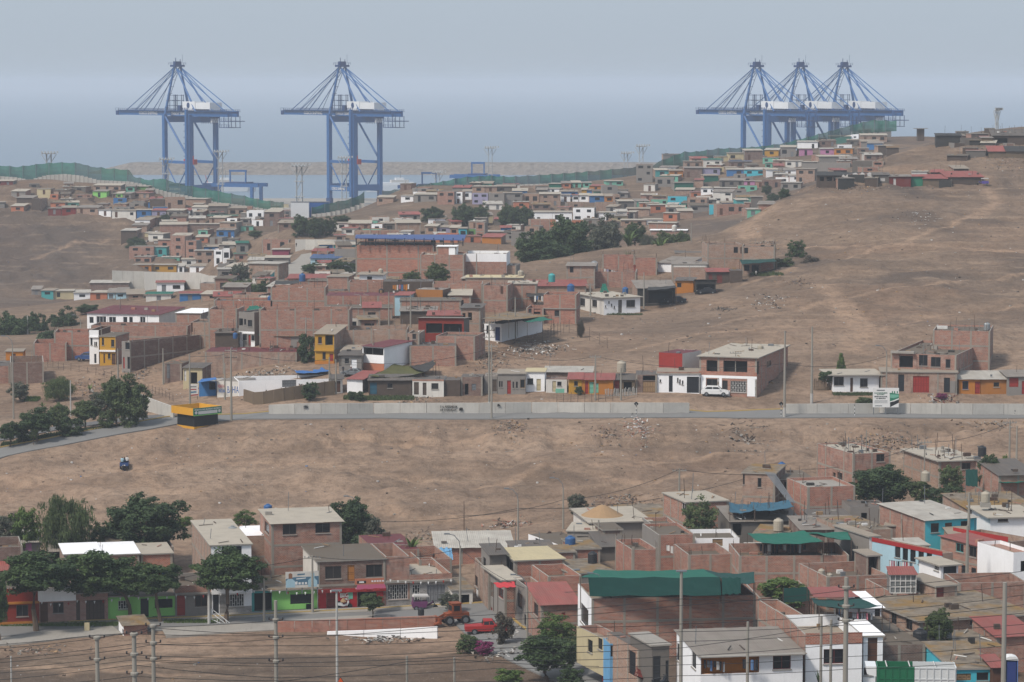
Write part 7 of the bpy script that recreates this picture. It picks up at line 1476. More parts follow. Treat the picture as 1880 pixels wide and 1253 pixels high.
canopy('dark sheet over the brick row beside the pink roof',[(504,522,600),(548,520,600),(552,514,610),(506,516,610)],'tarp_k',.2);canopy('black tarpaulin wall of the open shed',[(1188,533,552),(1242,528,556),(1240,524,560),(1190,527,560)],'tarp_k',.2,nm='tarpaulin',cat='tarpaulin');canopy('green net at the right field edge',[(1834,886,366),(1890,884,366),(1890,872,376),(1842,873,376)],'net',.2);canopy('green screen beside the dark tree at right',[(1773,892,372),(1795,894,372),(1795,862,373),(1773,862,373)],'net_d',.02,False,nm='screen',cat='screen')
def blue_canopy():
 r=empty('roof_canopy',at(653,451,611));tag(r,'blue sheet canopy on black steel posts above the large brick building','canopy');off=r.location.copy()
 c=[q-off for q in quad([(652,437,611),(852,441,611),(856,431,626),(653,431,626)])];g=MB();up=Vector((0,0,.15));g.poly(c,'sheet_b2');g.poly([q-up for q in c[::-1]],'sheet_b2')
 for i in range(4):j=(i+1)%4;g.poly([c[j],c[i],c[i]-up,c[j]-up],'sheet_b2')
 g.build('sheet',r)
 for i in range(12):
  px=654+i*17.8
  for D in(611.2,625.5):
   a=at(px,452 if D<620 else 446,D)-off;b=at(px,437.5 if D<620 else 432,D)-off;g=MB();g.bar(a,b,.22,'door_k');g.build('post',r)
 for D,y in((611.2,445),):g=MB();g.beam(at(654,y,D)-off,at(850,y+3,D)-off,.08,.1,'door_k');g.build('rail',r)
blue_canopy()
r=empty('pipe_bundle',at(1450,930,366));tag(r,'bundle of grey pipes leaning against the shadow coloured brick wall','pipes');
for _k in range(8):
 g=MB();g.bar(at(1448+_k*1.7,922+_k*.3,365-_k*.05)-r.location,at(1404+_k*2.6,866+_k*.5,374)-r.location,.09,'steel',n=6);g.build('pipe',r)
def cage():
 D=288;a,b=at(1634,1089,D),at(1684,1089,D-1);W=b.x-a.x;h=at(1634,1056,D).z-a.z;r=empty('glazed_cage',((a.x+b.x)/2,D,a.z));tag(r,'white framed glazed roof cage on the brick terrace','cage')
 for i in range(6):g=MB();x=-W/2+W*i/5;g.box(x-.04,x+.04,-.04,.04,0,h,'frame_w');g.build('mullion',r)
 for j in range(4):g=MB();z=h*j/3;g.box(-W/2,W/2,-.045,.035,z-.04,z+.04,'frame_w');g.build('rail',r)
 for i in range(5):
  for j in range(3):g=MB();g.box(-W/2+W*i/5+.05,-W/2+W*(i+1)/5-.05,.05,.06,h*j/3+.05,h*(j+1)/3-.05,'pane_g');g.build('pane',r)
 g=MB();g.box(-W/2-.02,-W/2+.02,.07,2.4,0,h,'pane_g');g.box(W/2-.02,W/2+.02,.07,2.4,0,h,'pane_g');g.box(-W/2,W/2,2.4,2.44,0,h,'pane_g');g.build('side_glazing',r)
 g=MB();g.poly([(-W/2-.2,-.25,h+.05),(W/2+.2,-.25,h+.05),(W/2+.1,2.7,h+.45),(-W/2-.1,2.7,h+.45)],'sheet_r');g.build('roof',r)
cage()
def laundry(label,x0,y0,x1,y1,D,n,mats,drop=1.0):
 a,b=at(x0,y0,D),at(x1,y1,D);r=empty('laundry_line',a);tag(r,label,'laundry');rr=random.Random(int(x0));g=MB();g.bar((0,0,0),b-a,.025,'wire');g.build('line',r)
 for i in range(n):
  t=(i+.15)/n;w=(b-a).length/n*rr.uniform(.6,.9);q=(b-a)*t;d=(b-a).normalized();L=drop*rr.uniform(.55,1.1);sw=rr.uniform(-.12,.12)
  g=MB();P=[[q+d*(w*u)+Vector((0,math.sin(u*5+i)*.05,-L*v+0*u))+Vector((sw*v*.3,0,0)) for v in(0,.5,1)] for u in(0,.33,.66,1)]
  for u in range(3):
   for v in range(2):g.poly([P[u][v+1],P[u+1][v+1],P[u+1][v],P[u][v]],rr.choice(mats) if False else mats[i%len(mats)],smooth=True)
  g.build('garment',r)
laundry('pink and white washing above the glazed cage',1632,1029,1678,1034,296,12,['cloth_w','cloth_p','paint_r','cloth_w','cloth_k','cloth_w'],1.0);laundry('dark washing on the orange balcony',1291,1212,1332,1216,251.2,7,['cloth_k','grey_cloth','cloth_b','cloth_k','cloth_w'],1.0);laundry('dark washing at the right end of the orange balcony',1362,1211,1392,1212,251.2,4,['cloth_k','cloth_k','cloth_b'],.9)
laundry('grey washing under the dark terrace net',1564,1124,1602,1127,262.5,9,['grey_cloth','grey_cloth','cloth_p','cloth_k'],.9);laundry('white shirt and trousers under the dark terrace net',1530,1116,1552,1118,264,5,['cloth_w','cloth_k','cloth_b'],1.1);laundry('washing on the brick terrace beside the stair',980,543,1020,545,551.5,9,['cloth_w','cloth_b','cloth_k','cloth_w','cloth_p'],1.1)
laundry('white rags on the red brick house wall',1222,1000,1238,1004,337,2,['cloth_w'],.9);laundry('washing on the long low brick wall house',522,533,552,534,562,8,['cloth_w','cloth_b','cream','cloth_p','cloth_k'],1.3);laundry('orange and white washing on the plank fence',720,524,752,522,558,8,['orange','orange','cloth_w','cloth_p','cloth_b'],1.2);laundry('clothes in the yard beside the steel tank',1108,493,1140,500,600,7,['cloth_w','lilac','cloth_k','cloth_w'],1.4);laundry('clothes under the bright green net',1394,1000,1480,1000,323,12,['cloth_k','cloth_k','cloth_w','cloth_k'],1.0)
# --- people: one skinned body each
def person(label,px,yb,hpx,D=None,top='cloth_w',legs='cloth_k',face=0.0,sit=False,name='person',hair='black'):
 p=hit(px,yb) if D is None else at(px,yb,D)
 if D is None:p.z=gzf(p.x,p.y)
 s=(hpx*mpp(p.y) if not sit else 1.65)/1.7
 nm=BODY[sit].copy();nm.materials.clear()
 for m in(legs,top,'skin',hair):nm.materials.append(M(m))
 for f in nm.polygons:
  x,y,z=f.center;f.use_smooth=True
  f.material_index=3 if(z>1.62 or(z>1.52 and y>.03)) else 2 if(z>1.5 or(abs(x)>.16 and z<.93 and not sit)) else 1 if z>.95 else 0
 o=link(name,nm,None,p,(0,0,face),s);tag(o,label,'person','people');return o
person('person in dark clothes carrying a bag on the dirt track',226.5,869,16,None,'cloth_k','cloth_k',math.pi)
g=MB();g.box(-.12,.12,-.08,.08,0,.3,'cloth_k');g.bar((-.06,0,.3),(.06,0,.45),.03,'black');_p=hit(229.5,867);_p.z=gzf(_p.x,_p.y)+.35;tag(g.build('bag',None,_p),'dark bag held by the walker on the dirt track','bag')
person('person in black standing on the ridge beside the grove',1165,447,11,672,'cloth_k','cloth_k');person('person standing before the far white school wall',544,454,8,850,'cloth_k','cloth_k');person('person walking below the far school wall',559,457,9,840,'maroon','cloth_k')
person('person in dark shirt beside the white hut roof',630,686,14,470,'cloth_k','cloth_k');person('person in white seated on the low roof wall',645,680,11,470,'cloth_w','maroon');person('person bending in the hanging clothes yard',1165,500,15,592,'maroon','door_r');person('person in white on the green awned porch',1388,504,7,585,'cloth_w','cloth_w')
# --- vehicles (x forward along the length)
def wheels(r,xs,w,rad,tyre='black'):
 for x in xs:
  for s in(-1,1):
   g=MB();g.lathe([(0,-.1),(rad*.6,-.1),(rad,-.09),(rad,.09),(rad*.6,.1),(0,.1)],tyre,16);t=g.build('wheel',r,(x,s*w,rad),(math.pi/2,0,0))
   g=MB();g.lathe([(0,.105),(rad*.55,.104),(rad*.6,.09)],'steel',12);g.lathe([(rad*.6,-.09),(rad*.55,-.104),(0,-.105)],'steel',12);g.build('rim',t)
def prism(g,prof,w,m,wt=None,zt=1.1):
 """side profile extruded to half width w; points above zt narrowed to wt"""
 f=lambda z:w if wt is None or z<=zt else wt
 n=len(prof);A=[(x,-f(z),z) for x,z in prof];B=[(x,f(z),z) for x,z in prof]
 g.poly(A,m);g.poly(B[::-1],m)
 for i in range(n):j=(i+1)%n;g.poly([A[j],A[i],B[i],B[j]],m)
def suv(label,px,yb,yaw,m,D=None,k=1.0,kind='suv',cat='car'):
 p=hit(px,yb) if D is None else at(px,yb,D);p.z=gzf(p.x,p.y) if D is None else p.z;r=empty('parked_car' if kind!='pickup' else 'pickup_truck',p,math.radians(yaw));tag(r,label,cat)
 if kind=='pickup':
  low=[(-2.4,.45),(2.35,.45),(2.4,.9),(2.2,1.0),(1.0,1.05),(-2.4,1.0)];cab=[(1.1,1.04),(.65,1.6),(-.35,1.62),(-.5,1.04)]
 elif kind=='sedan':
  low=[(-2.15,.35),(2.15,.35),(2.2,.7),(1.9,.85),(1.0,.95),(-1.6,.98),(-2.15,.9)];cab=[(1.05,.94),(.4,1.4),(-.9,1.42),(-1.6,.96)]
 else:
  low=[(-2.2,.4),(2.2,.4),(2.25,.75),(2.1,.95),(1.15,1.08),(-2.0,1.12),(-2.25,.95)];cab=[(1.2,1.07),(.45,1.62),(-1.3,1.66),(-1.95,1.1)]
 g=MB();prism(g,[(x*k,z*k) for x,z in low],.9*k,m);g.build('body',r,weld=True)
 g=MB();prism(g,[(x*k,z*k) for x,z in cab],.86*k,m,.7*k,1.2*k);c=g.build('cabin',r,weld=True)
 (ax,az),(bx,bz),(cx_,cz),(dx,dz)=[(x*k,z*k) for x,z in cab]
 def lerp(a,b,t):return a+(b-a)*t
 for s in(-1,1):
  g=MB();yl,yh=s*(.87*k+.005),s*(.72*k+.005);x0,x1,x2,x3=lerp(dx,cx_,.2)+.15,lerp(ax,bx,.2)-.12,lerp(ax,bx,.85)-.12,lerp(dx,cx_,.85)+.12;z0,z1=lerp(az,bz,.2),lerp(az,bz,.85);y0,y1=lerp(yl,yh,.2),lerp(yl,yh,.9)
  xm=(x0+x1)/2
  for q in([(x0,y0,z0),(xm-.04,y0,z0),(xm-.04,y1,z1),(x3,y1,z1)],[(xm+.04,y0,z0),(x1,y0,z0),(x2,y1,z1),(xm+.04,y1,z1)]):g.poly(q if s<0 else q[::-1],'glass')
  g.build('side_window',c)
 for(p0,p1,nm) in(((ax,az),(bx,bz),'windscreen'),((dx,dz),(cx_,cz),'rear_window')):
  g=MB();o_=.012*(1 if nm=='windscreen' else-1);g.poly([(lerp(p0[0],p1[0],t)+o_,s*lerp(.8,.64,t)*k,lerp(p0[1],p1[1],t)+.01) for t,s in((.12,-1),(.12,1),(.9,1),(.9,-1))],'glass');g.build(nm,c)
 for s in(-1,1):
  for x,mm,nm in((low[1][0]*k+.02,'frame_w','headlight'),(-2.2*k,'paint_r','tail_light')):g=MB();g.box(x-.04,x+.04,s*.62*k-.16,s*.62*k+.16,.66*k,.82*k,mm);g.build(nm,r)
  g=MB();g.box(.75*k,.95*k,s*1.0*k-.08,s*1.0*k+.08,1.05*k,1.2*k,m);g.build('mirror',r)
 wheels(r,(-1.35*k,1.4*k),.82*k,.36*k);return r
suv('white sport utility car parked before the terrace house',1313,727,-8,'car_w');suv('dark red sedan at the lower edge of the cross street',1148,1258,-35,'car_r',kind='sedan');suv('red pickup loaded with purple bundle',893,1163,4,'paint_r',kind='pickup',cat='truck');suv('blue van parked beside the slim white house',162,663,160,'car_b',k=1.05)
suv('silver car parked below the yellow house',648,690,170,'steel',k=.9,kind='sedan');suv('dark old car under the black lean to',1297,541,180,'door_k',kind='sedan',k=.9);suv('dark car wreck covered with sacks on the slope',1240,556,175,'door_k',kind='sedan',k=1.0);suv('white car parked among the far roofs',1293,402,80,'car_w',D=965)
def mototaxi(label,px,yb,yaw,m,D=None,k=1.0):
 p=hit(px,yb) if D is None else at(px,yb,D);p.z=gzf(p.x,p.y) if D is None else p.z;r=empty('mototaxi',p,math.radians(yaw));tag(r,label,'mototaxi','three wheeled taxis')
 g=MB();prism(g,[(-1.2,.35),(.35,.35),(.5,.75),(.55,1.05),(-1.15,1.05),(-1.3,.7)],.62,m);g.build('body',r,weld=True)
 g=MB();prism(g,[(-1.2,1.6),(.75,1.58),(.6,1.75),(-1.05,1.8)],.64,'tarp_w');g.build('roof',r,weld=True)
 for x in(-1.1,-.2,.5):
  for s in(-1,1):g=MB();g.bar((x,s*.58,1.0),(x,s*.58,1.62),.06,'steel');g.build('post',r)
 g=MB();g.box(-1.16,-1.1,-.58,.58,1.05,1.6,m);g.build('back_panel',r)
 g=MB();g.tube([(.5,0,.5),(1.0,0,.75),(1.25,0,.95)],.12,m,6);g.tube([(1.25,0,.95),(1.5,0,.3)],.06,'steel',5);g.bar((1.2,-.35,1.0),(1.2,.35,1.0),.06,'black');g.build('front_frame',r)
 wheels(r,(-.8,),.55,.28);g=MB();g.lathe([(0,-.07),(.28,-.07),(.28,.07),(0,.07)],'black',14);g.build('front_wheel',r,(1.5,0,.28),(math.pi/2,0,0))
mototaxi('plum and white mototaxi parked before the grey gates',776,1119,8,'plum');mototaxi('purple mototaxi on the slope beside the red roofed shacks',1806,342,170,'purple')
def scooter(label,px,yb,yaw,m,D=None,cover=None):
 p=hit(px,yb) if D is None else at(px,yb,D);p.z=gzf(p.x,p.y)+.05 if D is None else p.z;r=empty('motorcycle',p,math.radians(yaw));tag(r,label,'motorcycle')
 for x in(-.65,.65):g=MB();g.lathe([(0,-.06),(.28,-.06),(.28,.06),(0,.06)],'black',14);g.build('wheel',r,(x,0,.28),(math.pi/2,0,0))
 g=MB();prism(g,[(-.85,.45),(-.2,.3),(.35,.35),(.55,.8),(.45,1.0),(.3,.6),(-.1,.5),(-.3,.75),(-.9,.75)],.17,m);g.build('body',r,weld=True)
 g=MB();g.box(-.75,-.05,-.15,.15,.76,.88,'black');g.build('seat',r);g=MB();g.bar((.45,-.33,1.05),(.45,.33,1.05),.05,'black');g.bar((.45,0,1.0),(.65,0,.3),.07,'steel');g.build('handlebar',r)
 if cover:g=MB();g.lathe([(.42,0),(.36,.12),(.12,.42),(0,.45)],cover,8);g.build('cover',r,(-.1,0,.8))
scooter('white scooter with tan cover before the red shop',632,1118,12,'car_w',None,'sandheap');scooter('dark motorcycle before the white balcony house',1213,1262,30,'door_k',252)
def cargo_trike():
 p=hit(229,851);p.z=gzf(p.x,p.y);r=empty('cargo_tricycle',p,math.radians(90));tag(r,'blue cargo tricycle carrying passengers up the dirt track','tricycle')
 g=MB();g.box(-.9,.6,-.62,.62,.5,.56,'car_b');[g.box(*q,'car_b') for q in((-.9,.6,-.62,-.58,.56,1.0),(-.9,.6,.58,.62,.56,1.0),(-.92,-.88,-.62,.62,.5,1.02),(.56,.6,-.58,.58,.56,1.05))];g.build('cargo_bed',r)
 g=MB();g.box(-.95,-.92,-.2,.2,.55,.7,'frame_w');g.build('plate',r);wheels(r,(-.3,),.58,.3)
 g=MB();g.tube([(.6,0,.6),(1.2,0,.8),(1.6,0,1.0)],.09,'car_b',6);g.bar((1.55,-.4,1.1),(1.55,.4,1.1),.05,'black');g.bar((1.5,0,1.0),(1.8,0,.3),.07,'steel');g.build('front_frame',r);g=MB();g.lathe([(0,-.06),(.3,-.06),(.3,.06),(0,.06)],'black',14);g.build('front_wheel',r,(1.8,0,.3),(math.pi/2,0,0))
 for lb,dx,dy,tp in(('passenger in pale blue shirt at left of the tricycle bed',-.36,0,'sky'),('passenger in dark shirt between the two others on the tricycle',-.05,.35,'cloth_k'),('driver in white shirt on the cargo tricycle',.32,.2,'cloth_w')):
  o=person(lb,229,851,20,None,tp,'cloth_k',math.pi,sit=True);o.location=(p.x+dx,p.y+dy,p.z+.12+(.1 if dx>.2 else 0))
cargo_trike()
def loader():
 p=hit(834,1147);p.z=gzf(p.x,p.y)+.1;r=empty('wheel_loader',p,math.radians(200));tag(r,'rusty orange wheel loader on the street corner','loader');m='machine'
 g=MB();prism(g,[(-1.6,.7),(1.0,.7),(1.1,1.3),(.4,1.4),(-1.6,1.35)],.6,m);g.build('chassis',r,weld=True);g=MB();prism(g,[(-.7,1.3),(.5,1.3),(.4,2.35),(-.6,2.4)],.65,m);g.box(-.72,.5,-.7,.7,2.4,2.48,m);c=g.build('cab',r)
 for s in(-1,1):g=MB();g.box(-.45,.25,s*.66-.01,s*.66+.01,1.6,2.2,'glass');g.build('window',c)
 g=MB();g.box(.46,.5,-.5,.5,1.6,2.2,'glass');g.build('windscreen',c)
 for s in(-1,1):g=MB();g.beam((.6,s*.5,1.3),(1.9,s*.5,.7),.14,.22,m);g.build('lift_arm',r)
 g=MB();prism(g,[(1.8,.3),(2.6,.2),(2.5,.35),(2.1,.5),(2.1,1.0),(1.9,1.0)],1.0,m);g.build('bucket',r,weld=True);wheels(r,(-1.1,.8),.75,.55)
loader()
def truck():
 p=at(1672,1300,246);p.z=gz(p.x,p.y);r=empty('cargo_truck',p,math.radians(176));tag(r,'green and white cargo truck with slatted sides at the lower right','truck');k=mpp(246);z1=at(1672,1226,244.6).z-p.z;z0=z1-2.2
 L0,L1=-3.8,3.0
 for s in(-1,1):
  for(a,b,m) in((L0,-.2,'truck_w'),(-.2,L1,'truck_g')):
   g=MB();g.box(a+.003,b-.003,s*1.2-.04,s*1.2+.04,z0,z1,m)
   for i in range(int((b-a)/.62)+1):x=min(a+.05+i*.62,b-.1);g.box(x,x+.09,s*1.24,s*1.24+s*.07,z0,z1,m) if s>0 else g.box(x,x+.09,s*1.24-.07,s*1.24,z0,z1,m)
   for z in(z0+.1,(z0+z1)/2,z1-.12):g.box(a+.01,b-.01,s*1.24-(.05 if s<0 else 0),s*1.24+(.05 if s>0 else 0),z,z+.1,m)
   g.build('side_board',r)
 for x,m in((L0,'truck_w'),(L1,'truck_g')):g=MB();g.box(x-.05,x+.05,-1.15,1.15,z0,z1,m);g.build('end_board',r)
 g=MB();g.box(L0,L1,-1.2,1.2,z0-.2,z0,'wood_d');g.build('bed',r)
 for x in(-2,.2,2.2):g=MB();g.beam((x,-1.2,z1+.03),(x,1.2,z1+.03),.08,.08,'frame_w');g.build('cross_bar',r)
 g=MB();prism(g,[(3.3,.5),(5.0,.5),(5.1,1.3),(4.7,1.5),(4.4,2.3),(3.3,2.35)],1.1,'car_w');c=g.build('cab',r,weld=True);g=MB();g.poly([(5.0-.28,-.9,1.55),(4.72,.9,1.55),(4.46,.85,2.2),(4.46,-.85,2.2)],'glass');g.build('windscreen',c)
 for s in(-1,1):g=MB();g.box(3.6,4.35,s*1.11-.005,s*1.11+.005,1.55,2.15,'glass');g.build('side_window',c)
 g=MB();prism(g,[(3.1,z1-.9),(3.9,z1-.7),(4.0,z1),(3.1,z1)],1.15,'car_w');g.build('wind_deflector',r,weld=True)
 g=MB();g.box(-3.6,5.0,-.4,.4,.6,.9,'black');g.build('chassis',r);wheels(r,(-2.6,-1.5,4.1),1.0,.5);o=None
truck()
# --- kiosk, boards, small street things
def kiosk():
 p=hit(357,789);D=p.y;k=mpp(D);r=empty('corner_kiosk',p,math.radians(43));tag(r,'black and yellow corner kiosk with green sign beside the road','kiosk');W,Dp=4.5,4.3;z=lambda y:(789-y)*k
 g=MB();g.box(-.15,W,-.15,Dp,-.6,z(784),'paint_y');g.build('plinth',r);g=MB();g.box(-.1,W-.05,-.1,Dp-.05,z(784),z(762),'paint_k');g.build('wall',r)
 g=MB();t=.12;x0,x1,y0,y1=-.55,W+.35,-.55,Dp+.9;za,zb=z(762.5),z(749)
 for a in((x0,x1,y0,y0+t),(x0,x1,y1-t,y1)):g.box(*a,za,zb,'paint_y' if a[2]!=y0 else 'paint_g')
 for a in((x0,x0+t,y0+t+.003,y1-t-.003),(x1-t,x1,y0+t+.003,y1-t-.003)):g.box(*a,za,zb,'paint_y')
 g.build('fascia',r);g=MB();g.box(x0+t,x1-t,y0+t,y1-t,za,za+.35,'cream');g.build('roof',r)
 g=MB();g.box(x0+.9,x1-.85,y0-.02,y0-.004,za+.15,za+.62,'paint_w');s=g.build('sign_panel',r);lettering('PUESTO DE AUXILIO RAPIDO',.3,'paint_w',r,(x0+.2,y0-.012,zb-.38),fit=x1-x0-.4,bold=.01)
 for x in(x0+.5,x1-.45):g=MB();g.lathe([(0,0),(.24,0),(.24,.02),(0,.02)],'paint_w',14);g.build('emblem',r,(x,y0-.003,za+.42),(math.pi/2,0,0))
 g=MB();g.box(x0,x1,y0-.03,y0,za-.06,za+.05,'lime');g.build('edge_strip',r)
kiosk()
def board(label,xL,xR,yT,yB,yG,D=None,m='paint_w',yaw=0,legs=3,name='billboard',thick=.1):
 p=hit((xL+xR)/2,yG) if D is None else at((xL+xR)/2,yG,D);k=mpp(p.y);r=empty(name,p,math.radians(yaw));tag(r,label,'billboard');W=(xR-xL)*k;z0,z1=(yG-yB)*k,(yG-yT)*k
 g=MB();g.box(-W/2,W/2,0,thick,z0,z1,m);g.build('panel',r)
 for i in range(legs):x=-W/2+W*(i+.08)/max(legs-.84,1);g=MB();g.box(x-.06,x+.06,thick,thick+.1,-.5,z1-.1,'steel');g.build('post',r)
 def at_(px,py):return(-W/2+(px-xL)*k,(yG-py)*k)
 def patch(pts,mm,nm='print',d=-.008):g=MB();g.poly([(at_(*q)[0],d,at_(*q)[1]) for q in pts],mm);return g.build(nm,r)
 return r,at_,patch,k
r,A_,P_,k=board('white information board with green building picture above the wall',1602,1650,712,748,764)
P_([(1633,721),(1650,723),(1650,739),(1634,747.5)],'paint_g',d=-.006);P_([(1634,724),(1649.5,724.5),(1649.5,728.5),(1640,731),(1634,730.5)],'mint',d=-.009);P_([(1633.5,737),(1640,735),(1650,731),(1650,733),(1641,737),(1633.5,738.5)],'paint_w',d=-.010);P_([(1634,738.7),(1650,734),(1650,739.5),(1634,747.6)],'door_k',d=-.0095)
for _x in(1638,1642,1647):P_([(_x-1,722),(_x+1,722),(_x+1,718.5),(_x,717.5),(_x-1,718.5)],'paint_g',d=-.008)
for _s,_x,_y,_f,_m in(('AQUI CONSTRUIMOS',1604.5,722.3,24,'truck_g'),('EL FUTURO',1610,725,13,'truck_g'),('CENTRO DE SALUD DEL',1604.5,729,24,'paint_k'),('C.P. PERALVILLO',1608,732.3,17.5,'paint_k')):lettering(_s,.25,_m,r,(A_(_x,_y)[0],-.012,A_(_x,_y)[1]),fit=_f*k,bold=.008)
for _y in(735.5,737.5,739.5):P_([(1605,_y+.5),(1629,_y+.5),(1629,_y-.2),(1605,_y-.2)],'steel')
P_([(1606,746),(1619,746),(1619,744.5),(1606,744.5)],'steel');P_([(1609,717.5),(1624,717.5),(1624,715.5),(1609,715.5)],'steel')
r,A_,P_,k=board('blue and white clinic billboard on the lime shop roof',524,586,1049,1079,1083,324.5,'offwhite',13,3)
P_([(524,1062),(540,1059),(570,1059),(586,1058),(586,1074),(524,1074)],'paint_bl',d=-.006);P_([(541,1073),(541,1068),(546,1067),(546,1073)],'paint_w')
for _x in(548,554,560):P_([(_x,1073),(_x,1069),(_x+4,1069),(_x+4,1073)],'paint_w')
for _x0,_s in((524.5,1),(566,1)):P_([(_x0,1078),(_x0,1066),(_x0+4,1062),(_x0+12,1062),(_x0+17,1067),(_x0+17,1078)],'sky',d=-.010);P_([(_x0+5,1061.5),(_x0+5,1053),(_x0+8,1051),(_x0+12,1053),(_x0+12,1061.5)],'skin' if _x0<530 else 'sky',d=-.012)
P_([(544,1063.5),(562,1062),(562,1060.5),(544,1061.5)],'paint_w',d=-.011);P_([(546,1056),(560,1055),(560,1052.5),(546,1053)],'paint_bl',d=-.011)
r,A_,P_,k=board('tilted advertising board with red stripe on a pole',348,364,705,727,745,None,'offwhite',4,0);P_([(348,727),(364,726),(364,723.5),(348,725)],'paint_r');P_([(350,722),(361,721),(361,718),(350,719)],'paint_bl');P_([(350,716),(361,716),(361,714),(350,714)],'paint_r');P_([(350,711),(361,711),(361,709),(350,709)],'steel')
r,A_,P_,k=board('pink shop sign board with black and white marks above the awning',651,706,1062,1073,1076,325,'salmon',13,0);P_([(655,1071),(672,1071),(672,1066),(655,1066)],'paint_k');P_([(659,1070),(668,1070),(668,1067),(659,1067)],'paint_w',d=-.012)
for _x in range(682,704,5):P_([(_x,1069),(_x+3.5,1069),(_x+3.5,1066),(_x,1066)],'paint_w')
_h=SHOP
def shop_xy(px,py):
 th=_h['yaw'];d=Vector(ray(px,py));n=Vector((math.sin(th),-math.cos(th),0));u=Vector((math.cos(th),math.sin(th),0));t=(_h['p']-Vector((0,0,CAM_H))).dot(n)/d.dot(n);q=Vector((0,0,CAM_H))+d*t-_h['p'];return q.dot(u),q.z
for _s,_x0,_x1,_y,_sz in(('BIG',624,640,1097,.72),('COLA',630,642,1101.5,.25)):
 _a,_z=shop_xy(_x0,_y);_b,_=shop_xy(_x1,_y);lettering(_s,_sz,'frame_w',_h['o'],(_a,-.06,_z),fit=_b-_a,bold=.03)
_a,_z=shop_xy(639,1100);g=MB();g.box(_a,_a+.55,-.07,-.04,_z,_z+.95,'mint');g.build('poster',_h['o'])
def wall_text(label,s,px0,px1,yB,size,m,D,yaw=0):
 a,b=at(px0,yB,D),at(px1,yB,D);o=empty('painted_lettering',a,yaw);tag(o,label,'lettering','painted wall lettering');lettering(s,size,m,o,(0,0,0),fit=(b-a).length,bold=.01)
def road_wall_D(px,yb):return hit(px,yb).y-.06
wall_text('first line of black painted lettering on the road wall','SI AL REFERENDUM',808,839,749,.5,'paint_k',road_wall_D(824,760.6));wall_text('second line of black painted lettering on the road wall','DE CHANCAY',808,838,755,.5,'paint_k',road_wall_D(824,760.6))
wall_text('red line of letters on the shop wall','VIDRIERIA',400,412,712,.7,'paint_r',457.5);wall_text('large blue letters on the shop wall','BAHIA',417,438,722,1.6,'paint_b',457);wall_text('small blue letters low on the shop wall','PINTURA',402,413,721,.7,'paint_b',457.6)
def scrawl(label,px,py,D,w,seed,m='paint_k'):
 a=at(px,py,D);rr=random.Random(seed);g=MB();q=Vector((0,0,0))
 for i in range(26):
  n=Vector((rr.uniform(0,w),0,rr.uniform(0,w*.9)));g.beam(q,n,.02,.05,m);q=n
 tag(g.build('graffiti_scrawl',None,a),label,'graffiti','graffiti scrawls')
scrawl('black graffiti head at the right end of the road wall',1850,761,road_wall_D(1855,764.7),1.3,3);scrawl('second black graffiti scrawl at the right picture edge',1871,762,road_wall_D(1873,764.9),1.0,4);scrawl('small black scrawl beside the wall lettering',843,755,road_wall_D(846,760.5),.6,5);scrawl('grey scrawl near the left end of the road wall',557,752,road_wall_D(560,761.6),.8,6,'steel');scrawl('small star scrawl left of the twin poles',913,747,road_wall_D(914,760.2),.5,8)
def road_sign(label,px,yb,yt):
 p=hit(px,yb);r=empty('road_sign',p);tag(r,label,'road sign','diamond road signs');h=(yb-yt)*mpp(p.y)
 for i in range(7):g=MB();z=h*.85*i/7;g.bar((0,0,z-(.3 if i==0 else 0)),(0,0,z+h*.85/7),.09,'paint_k' if i%2 else 'paint_w',n=6);g.build('post_band',r)
 g=MB();s=.38;g.poly([(0,-.03,h-2*s),(s,-.03,h-s),(0,-.03,h),(-s,-.03,h-s)],'paint_k');g.poly([(0,.03,h-2*s),(-s,.03,h-s),(0,.03,h),(s,.03,h-s)],'steel')
 for a,b in(((0,h-2*s),(s,h-s)),((s,h-s),(0,h)),((0,h),(-s,h-s)),((-s,h-s),(0,h-2*s))):g.poly([(a[0],-.03,a[1]),(a[0],.03,a[1]),(b[0],.03,b[1]),(b[0],-.03,b[1])],'steel')
 g.build('sign_plate',r)
road_sign('dark diamond road sign at the end of the first road wall',1168,765,737);road_sign('dark diamond road sign beside the painted pole',1434,766,737)
p=hit(1569,764);r=empty('striped_post',p);tag(r,'black and white striped marker post before the second road wall','marker post')
for _i in range(6):g=MB();g.bar((0,0,_i*.3),(0,0,_i*.3+.3),.1,'paint_k' if _i%2 else 'paint_w',n=6);g.build('post_band',r)
p=at(625,1250,245);g=MB();s=.34
for a,b,d,m in((0,s,0,'machine_o'),(0,s*.78,-.01,'machine_o2')):g.poly([(-b,d,-b*.6),(b,d,-b*.6),(0,d,b)],m)
r=empty('warning_sign',p);tag(r,'orange triangular warning sign at the lower edge','road sign');g.build('sign_plate',r);g=MB();g.box(-.03,.03,.01,.05,-2.2,.2,'steel');g.build('post',r)
def portaloo():
 p=at(1855,1246,246);p.z=min(p.z,gz(p.x,p.y)+2);r=empty('portable_toilet',p);tag(r,'blue portable toilet with white roof at the lower right','portable toilet');z=at(1855,1205,246).z-p.z
 for q in((-.55,-.49,-.55,.55),(.49,.55,-.55,.55),(-.49,.49,.49,.55)):g=MB();g.box(*q,-.5,z-.25,'portablue');g.build('wall',r)
 g=MB();g.box(-.4,.4,-.53,-.48,-.5,z-.4,'door_b');g.build('door',r);g=MB();prism(g,[(-.6,z-.26),(.6,z-.26),(.5,z-.02),(.2,z+.08),(-.2,z+.08),(-.5,z-.02)],.6,'paint_w');g.build('roof',r,weld=True)
portaloo()
